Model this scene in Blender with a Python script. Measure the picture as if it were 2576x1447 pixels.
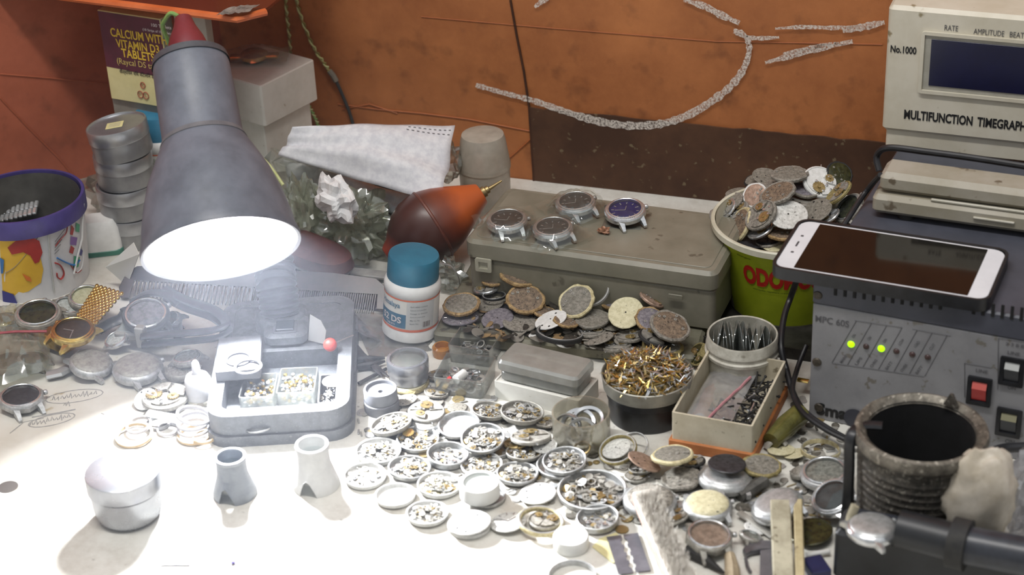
import bpy, math, random
import numpy as np
from mathutils import Matrix, Vector
for o in list(bpy.data.objects): bpy.data.objects.remove(o)
scene = bpy.context.scene
C = scene.collection
PI = math.pi
# ------------------------------------------------------------------ camera
FPX = 4800.0; PITCH = math.radians(29.5); YAW = math.radians(20.2); ROLL = math.radians(2.9); CAMH = .792
_h = Vector((-math.sin(YAW), math.cos(YAW), 0)); _z = Vector((0, 0, 1))
FW = _h*math.cos(PITCH) - _z*math.sin(PITCH)
_u0 = _z*math.cos(PITCH) + _h*math.sin(PITCH); _r0 = FW.cross(_u0)
RT = _r0*math.cos(ROLL) - _u0*math.sin(ROLL); UP = _u0*math.cos(ROLL) + _r0*math.sin(ROLL)
def ray(x, y): return FW + RT*((x-1288)/FPX) - UP*((y-723.5)/FPX)
_d = ray(1288, 1000); CAM = -_d*(CAMH/-_d.z); CAM.z = CAMH
cd = bpy.data.cameras.new('camera'); cam = bpy.data.objects.new('camera', cd); C.objects.link(cam)
cam.matrix_world = Matrix((RT, UP, -FW)).transposed().to_4x4(); cam.location = CAM
cd.sensor_width = 36; cd.sensor_fit = 'HORIZONTAL'; cd.lens = 36*FPX/2576; cd.clip_start = .01
cd.dof.use_dof = True; cd.dof.focus_distance = 1.55; cd.dof.aperture_fstop = 8
scene.camera = cam
# ------------------------------------------------------------------ world, room light, exposure
w = bpy.data.worlds.new('world'); scene.world = w; w.use_nodes = True
wt = w.node_tree; bg = wt.nodes['Background']
tc = wt.nodes.new('ShaderNodeTexCoord'); sx = wt.nodes.new('ShaderNodeSeparateXYZ'); rp = wt.nodes.new('ShaderNodeValToRGB')
wt.links.new(tc.outputs['Generated'], sx.inputs[0]); wt.links.new(sx.outputs['Z'], rp.inputs[0]); wt.links.new(rp.outputs[0], bg.inputs[0])
rp.color_ramp.elements[0].position = 0; rp.color_ramp.elements[0].color = (.30, .29, .27, 1)
rp.color_ramp.elements[1].position = .9; rp.color_ramp.elements[1].color = (.80, .83, .86, 1)
bg.inputs[1].default_value = .84
def area(name, loc, target, sx_, sy_, power, color=(1, 1, 1)):
    l = bpy.data.lights.new(name, 'AREA'); l.shape = 'RECTANGLE'; l.size = sx_; l.size_y = sy_; l.energy = power; l.color = color
    o = bpy.data.objects.new(name, l); C.objects.link(o); o.location = loc
    o.rotation_euler = (Vector(target)-Vector(loc)).to_track_quat('-Z', 'Y').to_euler(); return o
area('ceiling_tube_light', (-.05, -.55, 2.0), (-.05, .15, 0), 1.2, .12, 25.0, (1, .97, .93))
scene.view_settings.view_transform = 'Standard'; scene.view_settings.look = 'None'
scene.view_settings.gamma = 1; scene.view_settings.use_curve_mapping = False
scene.view_settings.exposure = 0.0
BULB = 1300.0
GLARE_DENSITY = .17
cy = scene.cycles
cy.volume_bounces = 0; cy.volume_step_rate = 6.0; cy.volume_max_steps = 24
cy.max_bounces = 7; cy.diffuse_bounces = 3; cy.glossy_bounces = 3; cy.transmission_bounces = 4; cy.transparent_max_bounces = 12
cy.caustics_reflective = False; cy.caustics_refractive = False; cy.sample_clamp_indirect = 4.0
# ------------------------------------------------------------------ pixel -> place helpers
def P(x, y, z=0.0):
    d = ray(x, y); return CAM + d*((z-CAM.z)/d.z)
def WY(x, y, Y):
    d = ray(x, y); return CAM + d*((Y-CAM.y)/d.y)
def SC(p): return FPX/((Vector(p)-CAM).dot(FW))        # px per metre at a point
def on(M, x, y, axis, val):
    """local point of frame M where the sight line meets local plane axis=val"""
    I = M.inverted(); o = I @ CAM; d = I.to_3x3() @ ray(x, y); k = 'xyz'.index(axis)
    return o + d*((val-o[k])/d[k])
def frame(loc, rz=0, rx=0, ry=0):
    return Matrix.Translation(loc) @ Matrix.Rotation(rz, 4, 'Z') @ Matrix.Rotation(ry, 4, 'Y') @ Matrix.Rotation(rx, 4, 'X')
def ell(px, py, a, ratio=None, ang=0, zrest=0.0, thick=.28):
    """frame of a disc seen as an ellipse: full width a px, minor/major ratio, tilt ang deg, lowest point at zrest"""
    z = zrest
    for _ in range(3):
        p = P(px, py, z); R = a/2/SC(p)
        if ratio is None: n = Vector((0, 0, 1)); u = Vector((1, 0, 0))
        else:
            b = (CAM-p).normalized(); t = math.radians(ang)
            u = RT*math.cos(t) + UP*math.sin(t); u = (u - b*u.dot(b)).normalized()
            q = b.cross(u).normalized()
            if q.z < 0: q = -q
            n = (b*ratio + q*math.sqrt(max(0, 1-ratio*ratio))).normalized()
        z = zrest + R*math.sqrt(max(0, 1-n.z*n.z)) + thick*R*n.z*1.0
    u = (u - n*u.dot(n)).normalized(); v = n.cross(u)
    base = p - n*(thick*R)
    M = Matrix((u, v, n)).transposed().to_4x4(); M.translation = base
    return M, R
# ------------------------------------------------------------------ materials
def lin(c):
    c = c.lstrip('#'); v = [int(c[i:i+2], 16)/255 for i in (0, 2, 4)]
    return tuple([x/12.92 if x <= .04045 else ((x+.055)/1.055)**2.4 for x in v])+(1,)
_mc = {}
def M_(name, c1, c2=None, rough=.5, metal=0.0, scale=150, bump=0.0, detail=5, lo=.38, hi=.62, spec=.5, emit=0, trans=0, c3=None, s3=None, t3=.6, coat=0, rr=0):
    """procedural principled material: noise between c1 and c2, optional spots of c3"""
    if name in _mc: return _mc[name]
    m = bpy.data.materials.new(name); m.use_nodes = True; nt = m.node_tree; b = nt.nodes['Principled BSDF']; _mc[name] = m
    L = nt.links.new; N = nt.nodes.new
    b.inputs['Roughness'].default_value = rough; b.inputs['Metallic'].default_value = metal
    b.inputs['Specular IOR Level'].default_value = spec; b.inputs['Coat Weight'].default_value = coat
    if trans: b.inputs['Subsurface Weight'].default_value = 0
    tc = N('ShaderNodeTexCoord'); oi = N('ShaderNodeObjectInfo'); va = N('ShaderNodeVectorMath'); va.operation = 'ADD'
    ml = N('ShaderNodeMath'); ml.operation = 'MULTIPLY'; ml.inputs[1].default_value = 17.0
    L(oi.outputs['Random'], ml.inputs[0]); L(tc.outputs['Object'], va.inputs[0]); L(ml.outputs[0], va.inputs[1])
    nz = N('ShaderNodeTexNoise'); nz.inputs['Scale'].default_value = scale; nz.inputs['Detail'].default_value = detail
    nz.inputs['Roughness'].default_value = .65; L(va.outputs[0], nz.inputs['Vector'])
    out = None
    if c2:
        r = N('ShaderNodeValToRGB'); r.color_ramp.elements[0].position = lo; r.color_ramp.elements[1].position = hi
        r.color_ramp.elements[0].color = lin(c1); r.color_ramp.elements[1].color = lin(c2)
        L(nz.outputs['Fac'], r.inputs[0]); out = r.outputs[0]
    else: b.inputs['Base Color'].default_value = lin(c1)
    if c3:
        n2 = N('ShaderNodeTexNoise'); n2.inputs['Scale'].default_value = s3 or scale*3; n2.inputs['Detail'].default_value = 3; L(va.outputs[0], n2.inputs['Vector'])
        r2 = N('ShaderNodeValToRGB'); r2.color_ramp.elements[0].position = t3; r2.color_ramp.elements[1].position = t3+.05
        L(n2.outputs['Fac'], r2.inputs[0]); mx = N('ShaderNodeMix'); mx.data_type = 'RGBA'
        L(r2.outputs[0], mx.inputs[0])
        if out: L(out, mx.inputs[6])
        else: mx.inputs[6].default_value = lin(c1)
        mx.inputs[7].default_value = lin(c3); out = mx.outputs[2]
    if out: L(out, b.inputs['Base Color'])
    if rr:
        mr = N('ShaderNodeMapRange'); mr.inputs[3].default_value = rough-rr; mr.inputs[4].default_value = rough+rr
        L(nz.outputs['Fac'], mr.inputs[0]); L(mr.outputs[0], b.inputs['Roughness'])
    if bump:
        bp = N('ShaderNodeBump'); bp.inputs['Strength'].default_value = bump; bp.inputs['Distance'].default_value = .001
        L(nz.outputs['Fac'], bp.inputs['Height']); L(bp.outputs[0], b.inputs['Normal'])
    if emit:
        b.inputs['Emission Color'].default_value = lin(c1); b.inputs['Emission Strength'].default_value = emit
    return m
def CLEAR(name, tint='#ffffff', body='#b8bcb6', haze=.25, gloss=.12, rough=.12, trl=.5, scale=120, var=.2, fk=.55):
    """thin clear plastic: see-through, with a dusty body and a sheen"""
    if name in _mc: return _mc[name]
    m = bpy.data.materials.new(name); m.use_nodes = True; nt = m.node_tree; _mc[name] = m
    L = nt.links.new; N = nt.nodes.new
    nt.nodes.remove(nt.nodes['Principled BSDF']); out = nt.nodes['Material Output']
    tr = N('ShaderNodeBsdfTransparent'); tr.inputs[0].default_value = lin(tint)
    df = N('ShaderNodeBsdfDiffuse'); df.inputs[0].default_value = lin(body)
    tl = N('ShaderNodeBsdfTranslucent'); tl.inputs[0].default_value = lin(body)
    m1 = N('ShaderNodeMixShader'); m1.inputs[0].default_value = trl; L(df.outputs[0], m1.inputs[1]); L(tl.outputs[0], m1.inputs[2])
    tc = N('ShaderNodeTexCoord'); nz = N('ShaderNodeTexNoise'); nz.inputs['Scale'].default_value = scale; nz.inputs['Detail'].default_value = 4
    L(tc.outputs['Object'], nz.inputs['Vector'])
    mr = N('ShaderNodeMapRange'); mr.inputs[1].default_value = .3; mr.inputs[2].default_value = .7
    mr.inputs[3].default_value = max(0, haze-var); mr.inputs[4].default_value = min(1, haze+var); L(nz.outputs['Fac'], mr.inputs[0])
    m2 = N('ShaderNodeMixShader'); L(mr.outputs[0], m2.inputs[0]); L(tr.outputs[0], m2.inputs[1]); L(m1.outputs[0], m2.inputs[2])
    gl = N('ShaderNodeBsdfGlossy'); gl.inputs['Roughness'].default_value = rough; gl.inputs[0].default_value = (.95, .95, .95, 1)
    fr = N('ShaderNodeLayerWeight'); fr.inputs[0].default_value = .35
    ad = N('ShaderNodeMath'); ad.operation = 'MULTIPLY_ADD'; ad.inputs[1].default_value = fk; ad.inputs[2].default_value = gloss; ad.use_clamp = True
    L(fr.outputs['Fresnel'], ad.inputs[0])
    m3 = N('ShaderNodeMixShader'); L(ad.outputs[0], m3.inputs[0]); L(m2.outputs[0], m3.inputs[1]); L(gl.outputs[0], m3.inputs[2])
    L(m3.outputs[0], out.inputs[0]); return m
# ------------------------------------------------------------------ mesh builder
class MB:
    def __init__(s): s.v = []; s.f = []; s.m = []; s.T = Matrix()
    def add(s, verts, faces, mat=0):
        n = len(s.v); s.v += [tuple(s.T @ Vector(p)) for p in verts]
        s.f += [tuple(i+n for i in f) for f in faces]; s.m += [mat]*len(faces); return s
    def loft(s, loops, mat=0, cap0=True, cap1=True, closed=True):
        n = len(loops[0]); vs = [p for l in loops for p in l]; fs = []
        for k in range(len(loops)-1):
            a, b = k*n, (k+1)*n
            for i in range(n if closed else n-1):
                j = (i+1) % n; fs.append((a+i, a+j, b+j, b+i))
        if cap0: fs.append(tuple(range(n-1, -1, -1)))
        if cap1: fs.append(tuple(range((len(loops)-1)*n, len(loops)*n)))
        return s.add(vs, fs, mat)
    def lathe(s, prof, n=32, mat=0, jit=0, rnd=None, cap=True):
        js = [1+(rnd.uniform(-jit, jit) if jit else 0) for _ in range(n)]
        loops = [[(max(r, 1e-5)*js[i]*math.cos(2*PI*i/n), max(r, 1e-5)*js[i]*math.sin(2*PI*i/n), z) for i in range(n)] for r, z in prof]
        return s.loft(loops, mat, cap, cap)
    def rbox(s, w, d, h, r=.003, b=.001, mat=0, c=(0, 0, 0), seg=4, taper=0):
        """rounded box standing on c"""
        def lp(ww, dd, rr, z):
            return [(c[0]+x, c[1]+y, c[2]+z) for x, y in rrect(ww, dd, rr, seg)]
        b = min(b, h*.45); t = taper
        return s.loft([lp(w-2*b-2*t, d-2*b-2*t, max(r-b, 1e-4), 0), lp(w-2*t, d-2*t, r, b), lp(w, d, r, h-b), lp(w-2*b, d-2*b, max(r-b, 1e-4), h)], mat)
    def tray(s, w, d, h, t=.0015, fl=.0015, r=.004, mat=0, c=(0, 0, 0), seg=4, taper=0):
        def lp(ww, dd, rr, z): return [(c[0]+x, c[1]+y, c[2]+z) for x, y in rrect(ww, dd, max(rr, 1e-4), seg)]
        q = taper
        return s.loft([lp(w-2*q, d-2*q, r, 0), lp(w, d, r, h), lp(w-2*t, d-2*t, r-t, h), lp(w-2*t-2*q, d-2*t-2*q, r-t, fl)], mat)
    def tube(s, pts, r=.001, n=8, mat=0, cap=True, flat=1.0):
        pts = [Vector(p) for p in pts]; loops = []; up = Vector((0, 0, 1)); N = len(pts); prev = None
        for i, p in enumerate(pts):
            t = (pts[min(i+1, N-1)]-pts[max(i-1, 0)]).normalized()
            if prev is None:
                a = t.cross(up)
                if a.length < .05: a = t.cross(Vector((1, 0, 0)))
                a.normalize()
            else: a = (prev - t*prev.dot(t)).normalized()
            prev = a; bb = t.cross(a); rr = r[i] if isinstance(r, (list, tuple)) else r
            loops.append([tuple(p + a*(rr*math.cos(2*PI*k/n)) + bb*(rr*flat*math.sin(2*PI*k/n))) for k in range(n)])
        return s.loft(loops, mat, cap, cap)
    def prism(s, pts, z0, z1, mat=0, b=0):
        n = len(pts)
        if b:
            cx = sum(p[0] for p in pts)/n; cy_ = sum(p[1] for p in pts)/n
            def ins(z):
                o = []
                for x, y in pts:
                    d = math.hypot(x-cx, y-cy_) or 1; k = max(0, 1-b/d); o.append((cx+(x-cx)*k, cy_+(y-cy_)*k, z))
                return o
            return s.loft([[(x, y, z0) for x, y in pts], [(x, y, z1-b) for x, y in pts], ins(z1)], mat)
        return s.loft([[(x, y, z0) for x, y in pts], [(x, y, z1) for x, y in pts]], mat)
    def ball(s, c, r, mat=0, n=12, m=8, sq=1.0):
        prof = [(r*math.sin(PI*k/m), -r*sq*math.cos(PI*k/m)) for k in range(m+1)]
        T = s.T; s.T = T @ Matrix.Translation(c); s.lathe(prof, n, mat); s.T = T; return s
    def grid(s, fn, nu, nv, mat=0):
        vs = [tuple(fn(i/nu, j/nv)) for j in range(nv+1) for i in range(nu+1)]
        fs = [(j*(nu+1)+i, j*(nu+1)+i+1, (j+1)*(nu+1)+i+1, (j+1)*(nu+1)+i) for j in range(nv) for i in range(nu)]
        return s.add(vs, fs, mat)
    def build(s, name, mats, parent=None, M=None, smooth=35, solid=0):
        if not isinstance(mats, (list, tuple)): mats = [mats]
        me = bpy.data.meshes.new(name); me.from_pydata(s.v, [], s.f); me.update()
        for mt in mats: me.materials.append(mt)
        me.polygons.foreach_set('material_index', s.m)
        if smooth:
            me.polygons.foreach_set('use_smooth', [True]*len(me.polygons)); me.set_sharp_from_angle(angle=math.radians(smooth))
        o = bpy.data.objects.new(name, me); C.objects.link(o)
        if parent is not None: o.parent = parent
        if M is not None: o.matrix_local = M
        if solid:
            md = o.modifiers.new('solid', 'SOLIDIFY'); md.thickness = solid; md.offset = 0
        return o
def rrect(w, d, r, seg=4):
    r = min(r, w/2-1e-5, d/2-1e-5); out = []
    for cx, cy_, a0 in ((w/2-r, d/2-r, 0), (-w/2+r, d/2-r, PI/2), (-w/2+r, -d/2+r, PI), (w/2-r, -d/2+r, 1.5*PI)):
        for k in range(seg+1):
            a = a0+PI/2*k/seg; out.append((cx+r*math.cos(a), cy_+r*math.sin(a)))
    return out
def tag(o, label=None, cat=None, group=None, kind=None):
    if label: o['label'] = label
    if cat: o['category'] = cat
    if group: o['group'] = group
    if kind: o['kind'] = kind
    return o
def root(name, label, cat, M, group=None):
    o = bpy.data.objects.new(name, None); o.empty_display_size = .01; C.objects.link(o); o.matrix_world = M
    return tag(o, label, cat, group)
def solo(name, label, cat, mb, mats, M=None, group=None, kind=None, smooth=35, solid=0):
    return tag(mb.build(name, mats, None, M, smooth, solid), label, cat, group, kind)
def smoothpath(pts, k=6):
    pts = [Vector(p) for p in pts]; out = []
    for i in range(len(pts)-1):
        p0, p1, p2, p3 = pts[max(i-1, 0)], pts[i], pts[i+1], pts[min(i+2, len(pts)-1)]
        for j in range(k):
            t = j/k
            out.append(.5*((2*p1)+(p2-p0)*t+(2*p0-5*p1+4*p2-p3)*t*t+(3*p1-p0-3*p2+p3)*t**3))
    out.append(pts[-1]); return out
def textmesh(txt, size, bold=0.0):
    cu = bpy.data.curves.new('t', 'FONT'); cu.body = txt; cu.size = size; cu.align_x = 'LEFT'; cu.offset = bold*size; cu.resolution_u = 3
    ob = bpy.data.objects.new('t', cu); C.objects.link(ob); bpy.context.view_layer.update()
    me = bpy.data.meshes.new_from_object(ob.evaluated_get(bpy.context.evaluated_depsgraph_get()))
    v = [tuple(p.co) for p in me.vertices]; f = [tuple(p.vertices) for p in me.polygons]
    bpy.data.objects.remove(ob); bpy.data.curves.remove(cu); bpy.data.meshes.remove(me); return v, f
def letter(parent, txts, mat, mapf, name='lettering', bold=.012):
    """txts: list of (text, x, y, height, width or None) laid on a 2-D sheet, mapf(x, y) -> local 3-D point"""
    mb = MB()
    for txt, x, y, hgt, wid in txts:
        v, f = textmesh(txt, 1.0, bold)
        if not v: continue
        x0 = min(p[0] for p in v); x1 = max(p[0] for p in v); sy = hgt/.72; sx_ = (wid/(x1-x0)) if wid else sy
        mb.add([mapf(x+(p[0]-x0)*sx_, y+p[1]*sy) for p in v], f)
    return mb.build(name, mat, parent, smooth=0)
def copytree(o, label, group=None, M=None):
    c = o.copy(); C.objects.link(c); c['label'] = label
    if group: c['group'] = group
    if M is not None: c.matrix_world = M
    for ch in o.children:
        d = ch.copy(); C.objects.link(d); d.parent = c
        for g in ch.children:
            e = g.copy(); C.objects.link(e); e.parent = d
    return c
# ------------------------------------------------------------------ shared materials
steel = M_('steel', '#c3c4c4', '#a3a4a3', .40, .6, 4, rr=.08)
brsteel = M_('bright_steel', '#dfe0e1', '#c3c5c7', .2, .8, 4)
dsteel = M_('dusty_steel', '#a9a69e', '#8b8881', .55, .35, 4, bump=.05)
gsteel = M_('grey_dust', '#9c978d', '#6f6a62', .75, .15, 6, bump=.2, c3='#4a453d', s3=14, t3=.63)
tanr = M_('tan_crust', '#b09468', '#7d6443', .75, 0, 5, bump=.5, c3='#4d3a26', s3=11, t3=.62)
brownf = M_('brown_face', '#8d7a66', '#63564a', .7, .1, 5, bump=.4, c3='#3a3029', s3=12, t3=.6)
greyf = M_('grey_face', '#8f8a80', '#6d695f', .7, .1, 6, bump=.3, c3='#4c473f', s3=16, t3=.62)
violetf = M_('violet_grey_face', '#8b868b', '#656068', .6, .2, 5, bump=.2)
creamf = M_('cream_face', '#d6cfae', '#bfb792', .6, 0, 5, c3='#3f3a2e', s3=9, t3=.66)
whitef = M_('white_face', '#dcdcd8', '#b9b9b4', .5, 0, 5, c3='#55524c', s3=9, t3=.64)
whitec = M_('white_clean', '#e6e6e4', '#d4d4d0', .4, 0, 5)
pinkf = M_('pink_copper', '#b69a88', '#8f7868', .5, .3, 4, bump=.1)
olive = M_('olive_glass', '#4a4a2c', '#303020', .25, .3, 4)
darkf = M_('dark_face', '#3c3c40', '#232326', .4, .2, 5)
brass = M_('brass', '#c2ad7c', '#96835a', .38, .75, 5, rr=.1)
gold = M_('gold', '#e6cb82', '#cfae5e', .22, .95, 5)
creamr = M_('cream_ring', '#d5cba4', '#b3a57c', .6, 0, 6)
ydirty = M_('yellowed_rim', '#a89a68', '#756a45', .6, .2, 6, bump=.3)
wplastic = M_('white_plastic', '#e9e9e7', '#dcdcda', .35, 0, 60)
wdirty = M_('dirty_white_plastic', '#cbc8bc', '#a9a598', .5, 0, 90, c3='#8a8578', s3=60, t3=.66)
blackp = M_('black_plastic', '#17181b', '#222327', .38, 0, 120)
blackm = M_('black_matte', '#1b1b1c', '#2a2927', .7, 0, 120, bump=.2)
inkm = M_('black_ink', '#1a1a1c', rough=.6)
crystal = CLEAR('crystal', '#f6fafa', '#c8d0d0', .04, .03, .04, .3, 3, .03, .30)
dcrystal = CLEAR('dusty_crystal', '#eef0ee', '#b9b9b2', .35, .08, .2, .4, 4, .15)
bagm = CLEAR('polythene', '#f4f6f2', '#c9cfc4', .22, .10, .10, .5, 60, .14)
fogp = CLEAR('foggy_plastic', '#f0eee6', '#d6d0c2', .72, .05, .25, .35, 70, .14)
clearp = CLEAR('clear_box_plastic', '#f2f4f2', '#c4c6c0', .22, .10, .12, .4, 100, .1)
# ================================================================== THE SETTING
YW = .36
def wallmat(red=False):
    m = bpy.data.materials.new('orange_wall_paint'); m.use_nodes = True; nt = m.node_tree; L = nt.links.new; N = nt.nodes.new
    b = nt.nodes['Principled BSDF']; b.inputs['Roughness'].default_value = .62
    tc = N('ShaderNodeTexCoord'); sp = N('ShaderNodeSeparateXYZ'); L(tc.outputs['Object'], sp.inputs[0])
    nz = N('ShaderNodeTexNoise'); nz.inputs['Scale'].default_value = 9; nz.inputs['Detail'].default_value = 8; nz.inputs['Roughness'].default_value = .7; L(tc.outputs['Object'], nz.inputs['Vector'])
    r = N('ShaderNodeValToRGB'); e = r.color_ramp.elements; e[0].position = .3; e[0].color = lin('#955830'); e[1].position = .7; e[1].color = lin('#bd7846'); L(nz.outputs['Fac'], r.inputs[0])
    r2 = N('ShaderNodeValToRGB'); e = r2.color_ramp.elements; e[0].position = .3; e[0].color = lin('#8d4a33'); e[1].position = .7; e[1].color = lin('#b46448'); L(nz.outputs['Fac'], r2.inputs[0])
    ml = N('ShaderNodeMapRange'); xb = WY(560, 120, YW).x; ml.inputs[1].default_value = xb-.012; ml.inputs[2].default_value = xb+.012; L(sp.outputs['X'], ml.inputs[0])
    mx = N('ShaderNodeMix'); mx.data_type = 'RGBA'; mx.inputs[0].default_value = 0.0 if red else 1.0; L(r2.outputs[0], mx.inputs[6]); L(r.outputs[0], mx.inputs[7])
    # scuffs and specks of dirt
    n2 = N('ShaderNodeTexNoise'); n2.inputs['Scale'].default_value = 45; n2.inputs['Detail'].default_value = 6; L(tc.outputs['Object'], n2.inputs['Vector'])
    r3 = N('ShaderNodeValToRGB'); r3.color_ramp.elements[0].position = .56; r3.color_ramp.elements[1].position = .78; L(n2.outputs['Fac'], r3.inputs[0])
    k = N('ShaderNodeMath'); k.operation = 'MULTIPLY'; k.inputs[1].default_value = .55; L(r3.outputs[0], k.inputs[0])
    m2 = N('ShaderNodeMix'); m2.data_type = 'RGBA'; L(k.outputs[0], m2.inputs[0]); L(mx.outputs[2], m2.inputs[6]); m2.inputs[7].default_value = lin('#4c2b1a')
    L(m2.outputs[2], b.inputs['Base Color'])
    bp = N('ShaderNodeBump'); bp.inputs['Strength'].default_value = .35; bp.inputs['Distance'].default_value = .002; L(n2.outputs['Fac'], bp.inputs['Height']); L(bp.outputs[0], b.inputs['Normal'])
    return m
wall = tag(MB().add([(-1.3, YW, -.75), (1.2, YW, -.75), (1.2, YW+.02, -.75), (-1.3, YW+.02, -.75), (-1.3, YW, 1.0), (1.2, YW, 1.0), (1.2, YW+.02, 1.0), (-1.3, YW+.02, 1.0)],
    [(0, 1, 5, 4), (1, 2, 6, 5), (2, 3, 7, 6), (3, 0, 4, 7), (4, 5, 6, 7), (3, 2, 1, 0)]).build('wall_back', wallmat(), smooth=0), 'orange painted back wall with chalk marks, creases and a dark lower band', 'wall', kind='structure')
kx = WY(552, 60, YW).x
WLA = Vector((kx, YW, 0)); WLB = Vector((kx-.51, YW-.60, 0)); wln = (WLB-WLA).cross(Vector((0, 0, 1))).normalized()
if wln.dot(CAM-WLA) < 0: wln = -wln
def WL(x, y, off=.0005):
    d = ray(x, y); return CAM + d*((WLA+wln*off-CAM).dot(wln)/d.dot(wln))
wlp = [WLA, WLB, WLB-wln*.02, WLA-wln*.02]
redm = wallmat(True)
wall2 = tag(MB().add([(p.x, p.y, z) for z in (-.75, 1.0) for p in wlp], [(0, 1, 5, 4), (1, 2, 6, 5), (2, 3, 7, 6), (3, 0, 4, 7), (4, 5, 6, 7), (3, 2, 1, 0)]).build('wall_left', redm, smooth=0), 'dark red painted left wall with thin creases behind the tins', 'wall', kind='structure')
floor = tag(MB().rbox(3.0, 3.0, .02, .01, .001, c=(0, -.9, -.77)).build('floor', M_('floor_stone', '#6b6660', '#57524c', .7, 0, 8)), 'grey floor under the workbench', 'floor', kind='structure')
# dark band of bare board at the foot of the wall
bl, br = WY(1332, 272, YW-.002), WY(2230, 362, YW-.002)
bm = M_('bare_brown_board', '#432a1b', '#573a27', .75, 0, 14, bump=.3, c3='#6f6049', s3=120, t3=.64)
band = MB()
n = 24; top = [bl.lerp(br, i/n)+Vector((0, 0, random.Random(i).uniform(-.001, .001))) for i in range(n+1)] + [Vector((1.2, 0, br.z-.002))]
band.loft([[(p.x, YW-.002, -.02), (p.x, YW-.002, p.z), (p.x, YW+.001, p.z), (p.x, YW+.001, -.02)] for p in top], 0)
tag(band.build('trim_1', bm, smooth=0), 'dark brown bare band along the foot of the orange wall', 'wall panel', kind='structure')
# creases, seam
crm = M_('orange_crease', '#a35c32', '#aa6438', .6, 0, 60); crd = M_('red_crease', '#9c5234', '#ad5f40', .6, 0, 60); seam = M_('dark_seam', '#4b2c1a', '#3a2115', .8, 0, 60)
def crease(pts, mt, r=.0009, nm='crease', dy=0):
    MB().tube([WY(x, y, YW-.0004-dy) for x, y in pts], r, 6, flat=.6).build(nm, mt, wall)
for pts in ([(0, 186), (120, 196), (275, 212)], [(0, 246), (70, 320), (150, 400), (215, 480)]): MB().tube([WL(x, y) for x, y in pts], .0007, 6).build('crease', crd, wall2)
crease([(1060, 42), (1400, 72), (1800, 104), (2220, 112)], crm, .0005); crease([(850, 262), (950, 275), (1060, 285), (1180, 300), (1335, 330)], crm, .0008)
crease([(860, 275), (930, 262), (1000, 285)], crm, .0008); crease([(1230, 440), (1290, 390), (1335, 350)], crm, .001)
crease([(1284, 0), (1300, 90), (1318, 180), (1331, 270), (1338, 380), (1345, 480)], seam, .0016, 'seam', .001)
# chalk marks
def chalkmat():
    m = bpy.data.materials.new('white_chalk'); m.use_nodes = True; nt = m.node_tree; L = nt.links.new; N = nt.nodes.new
    b = nt.nodes['Principled BSDF']; b.inputs['Roughness'].default_value = .9; b.inputs['Base Color'].default_value = lin('#ddd5cc')
    tc = N('ShaderNodeTexCoord'); nz = N('ShaderNodeTexNoise'); nz.inputs['Scale'].default_value = 520; nz.inputs['Detail'].default_value = 5; nz.inputs['Roughness'].default_value = .7; L(tc.outputs['Object'], nz.inputs['Vector'])
    r = N('ShaderNodeValToRGB'); r.color_ramp.elements[0].position = .36; r.color_ramp.elements[1].position = .58; L(nz.outputs['Fac'], r.inputs[0]); L(r.outputs[0], b.inputs['Alpha']); return m
chm = chalkmat()
def chalk(pts, wpx):
    rnd = random.Random(len(pts)); sp = smoothpath([Vector((x, y, 0)) for x, y in pts], 8); l0 = []; l1 = []
    for i, p in enumerate(sp):
        t = (sp[min(i+1, len(sp)-1)]-sp[max(i-1, 0)]).normalized(); nrm = Vector((-t.y, t.x, 0)); k = i/(len(sp)-1)
        wd = wpx*(.45+.55*math.sin(PI*min(max(k, .08), .92)))*rnd.uniform(.7, 1.15)/2
        l0.append(p+nrm*wd); l1.append(p-nrm*wd)
    mb = MB(); mb.loft([[WY(p.x, p.y, YW-.0025) for p in l0], [WY(p.x, p.y, YW-.0025) for p in l1]], 0, False, False, False)
    mb.build('chalk_mark', chm, wall, smooth=0)
chalk([(1197, 214), (1260, 232), (1340, 253), (1420, 280), (1500, 304), (1580, 316), (1660, 312), (1730, 290), (1790, 255), (1840, 215), (1872, 170), (1885, 120), (1870, 85), (1845, 78)], 22)
chalk([(1720, 0), (1770, 15), (1815, 38), (1860, 58)], 20); chalk([(1345, 18), (1362, 5), (1385, -8)], 14)
chalk([(1850, 85), (1900, 96), (1960, 94)], 12); chalk([(1950, 72), (2020, 68), (2100, 70), (2160, 66)], 12)
chalk([(2120, 78), (2170, 68), (2225, 56)], 20); chalk([(1925, 158), (1990, 140), (2060, 122), (2145, 104)], 18); chalk([(1970, 135), (2050, 118), (2110, 108)], 12)
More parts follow.
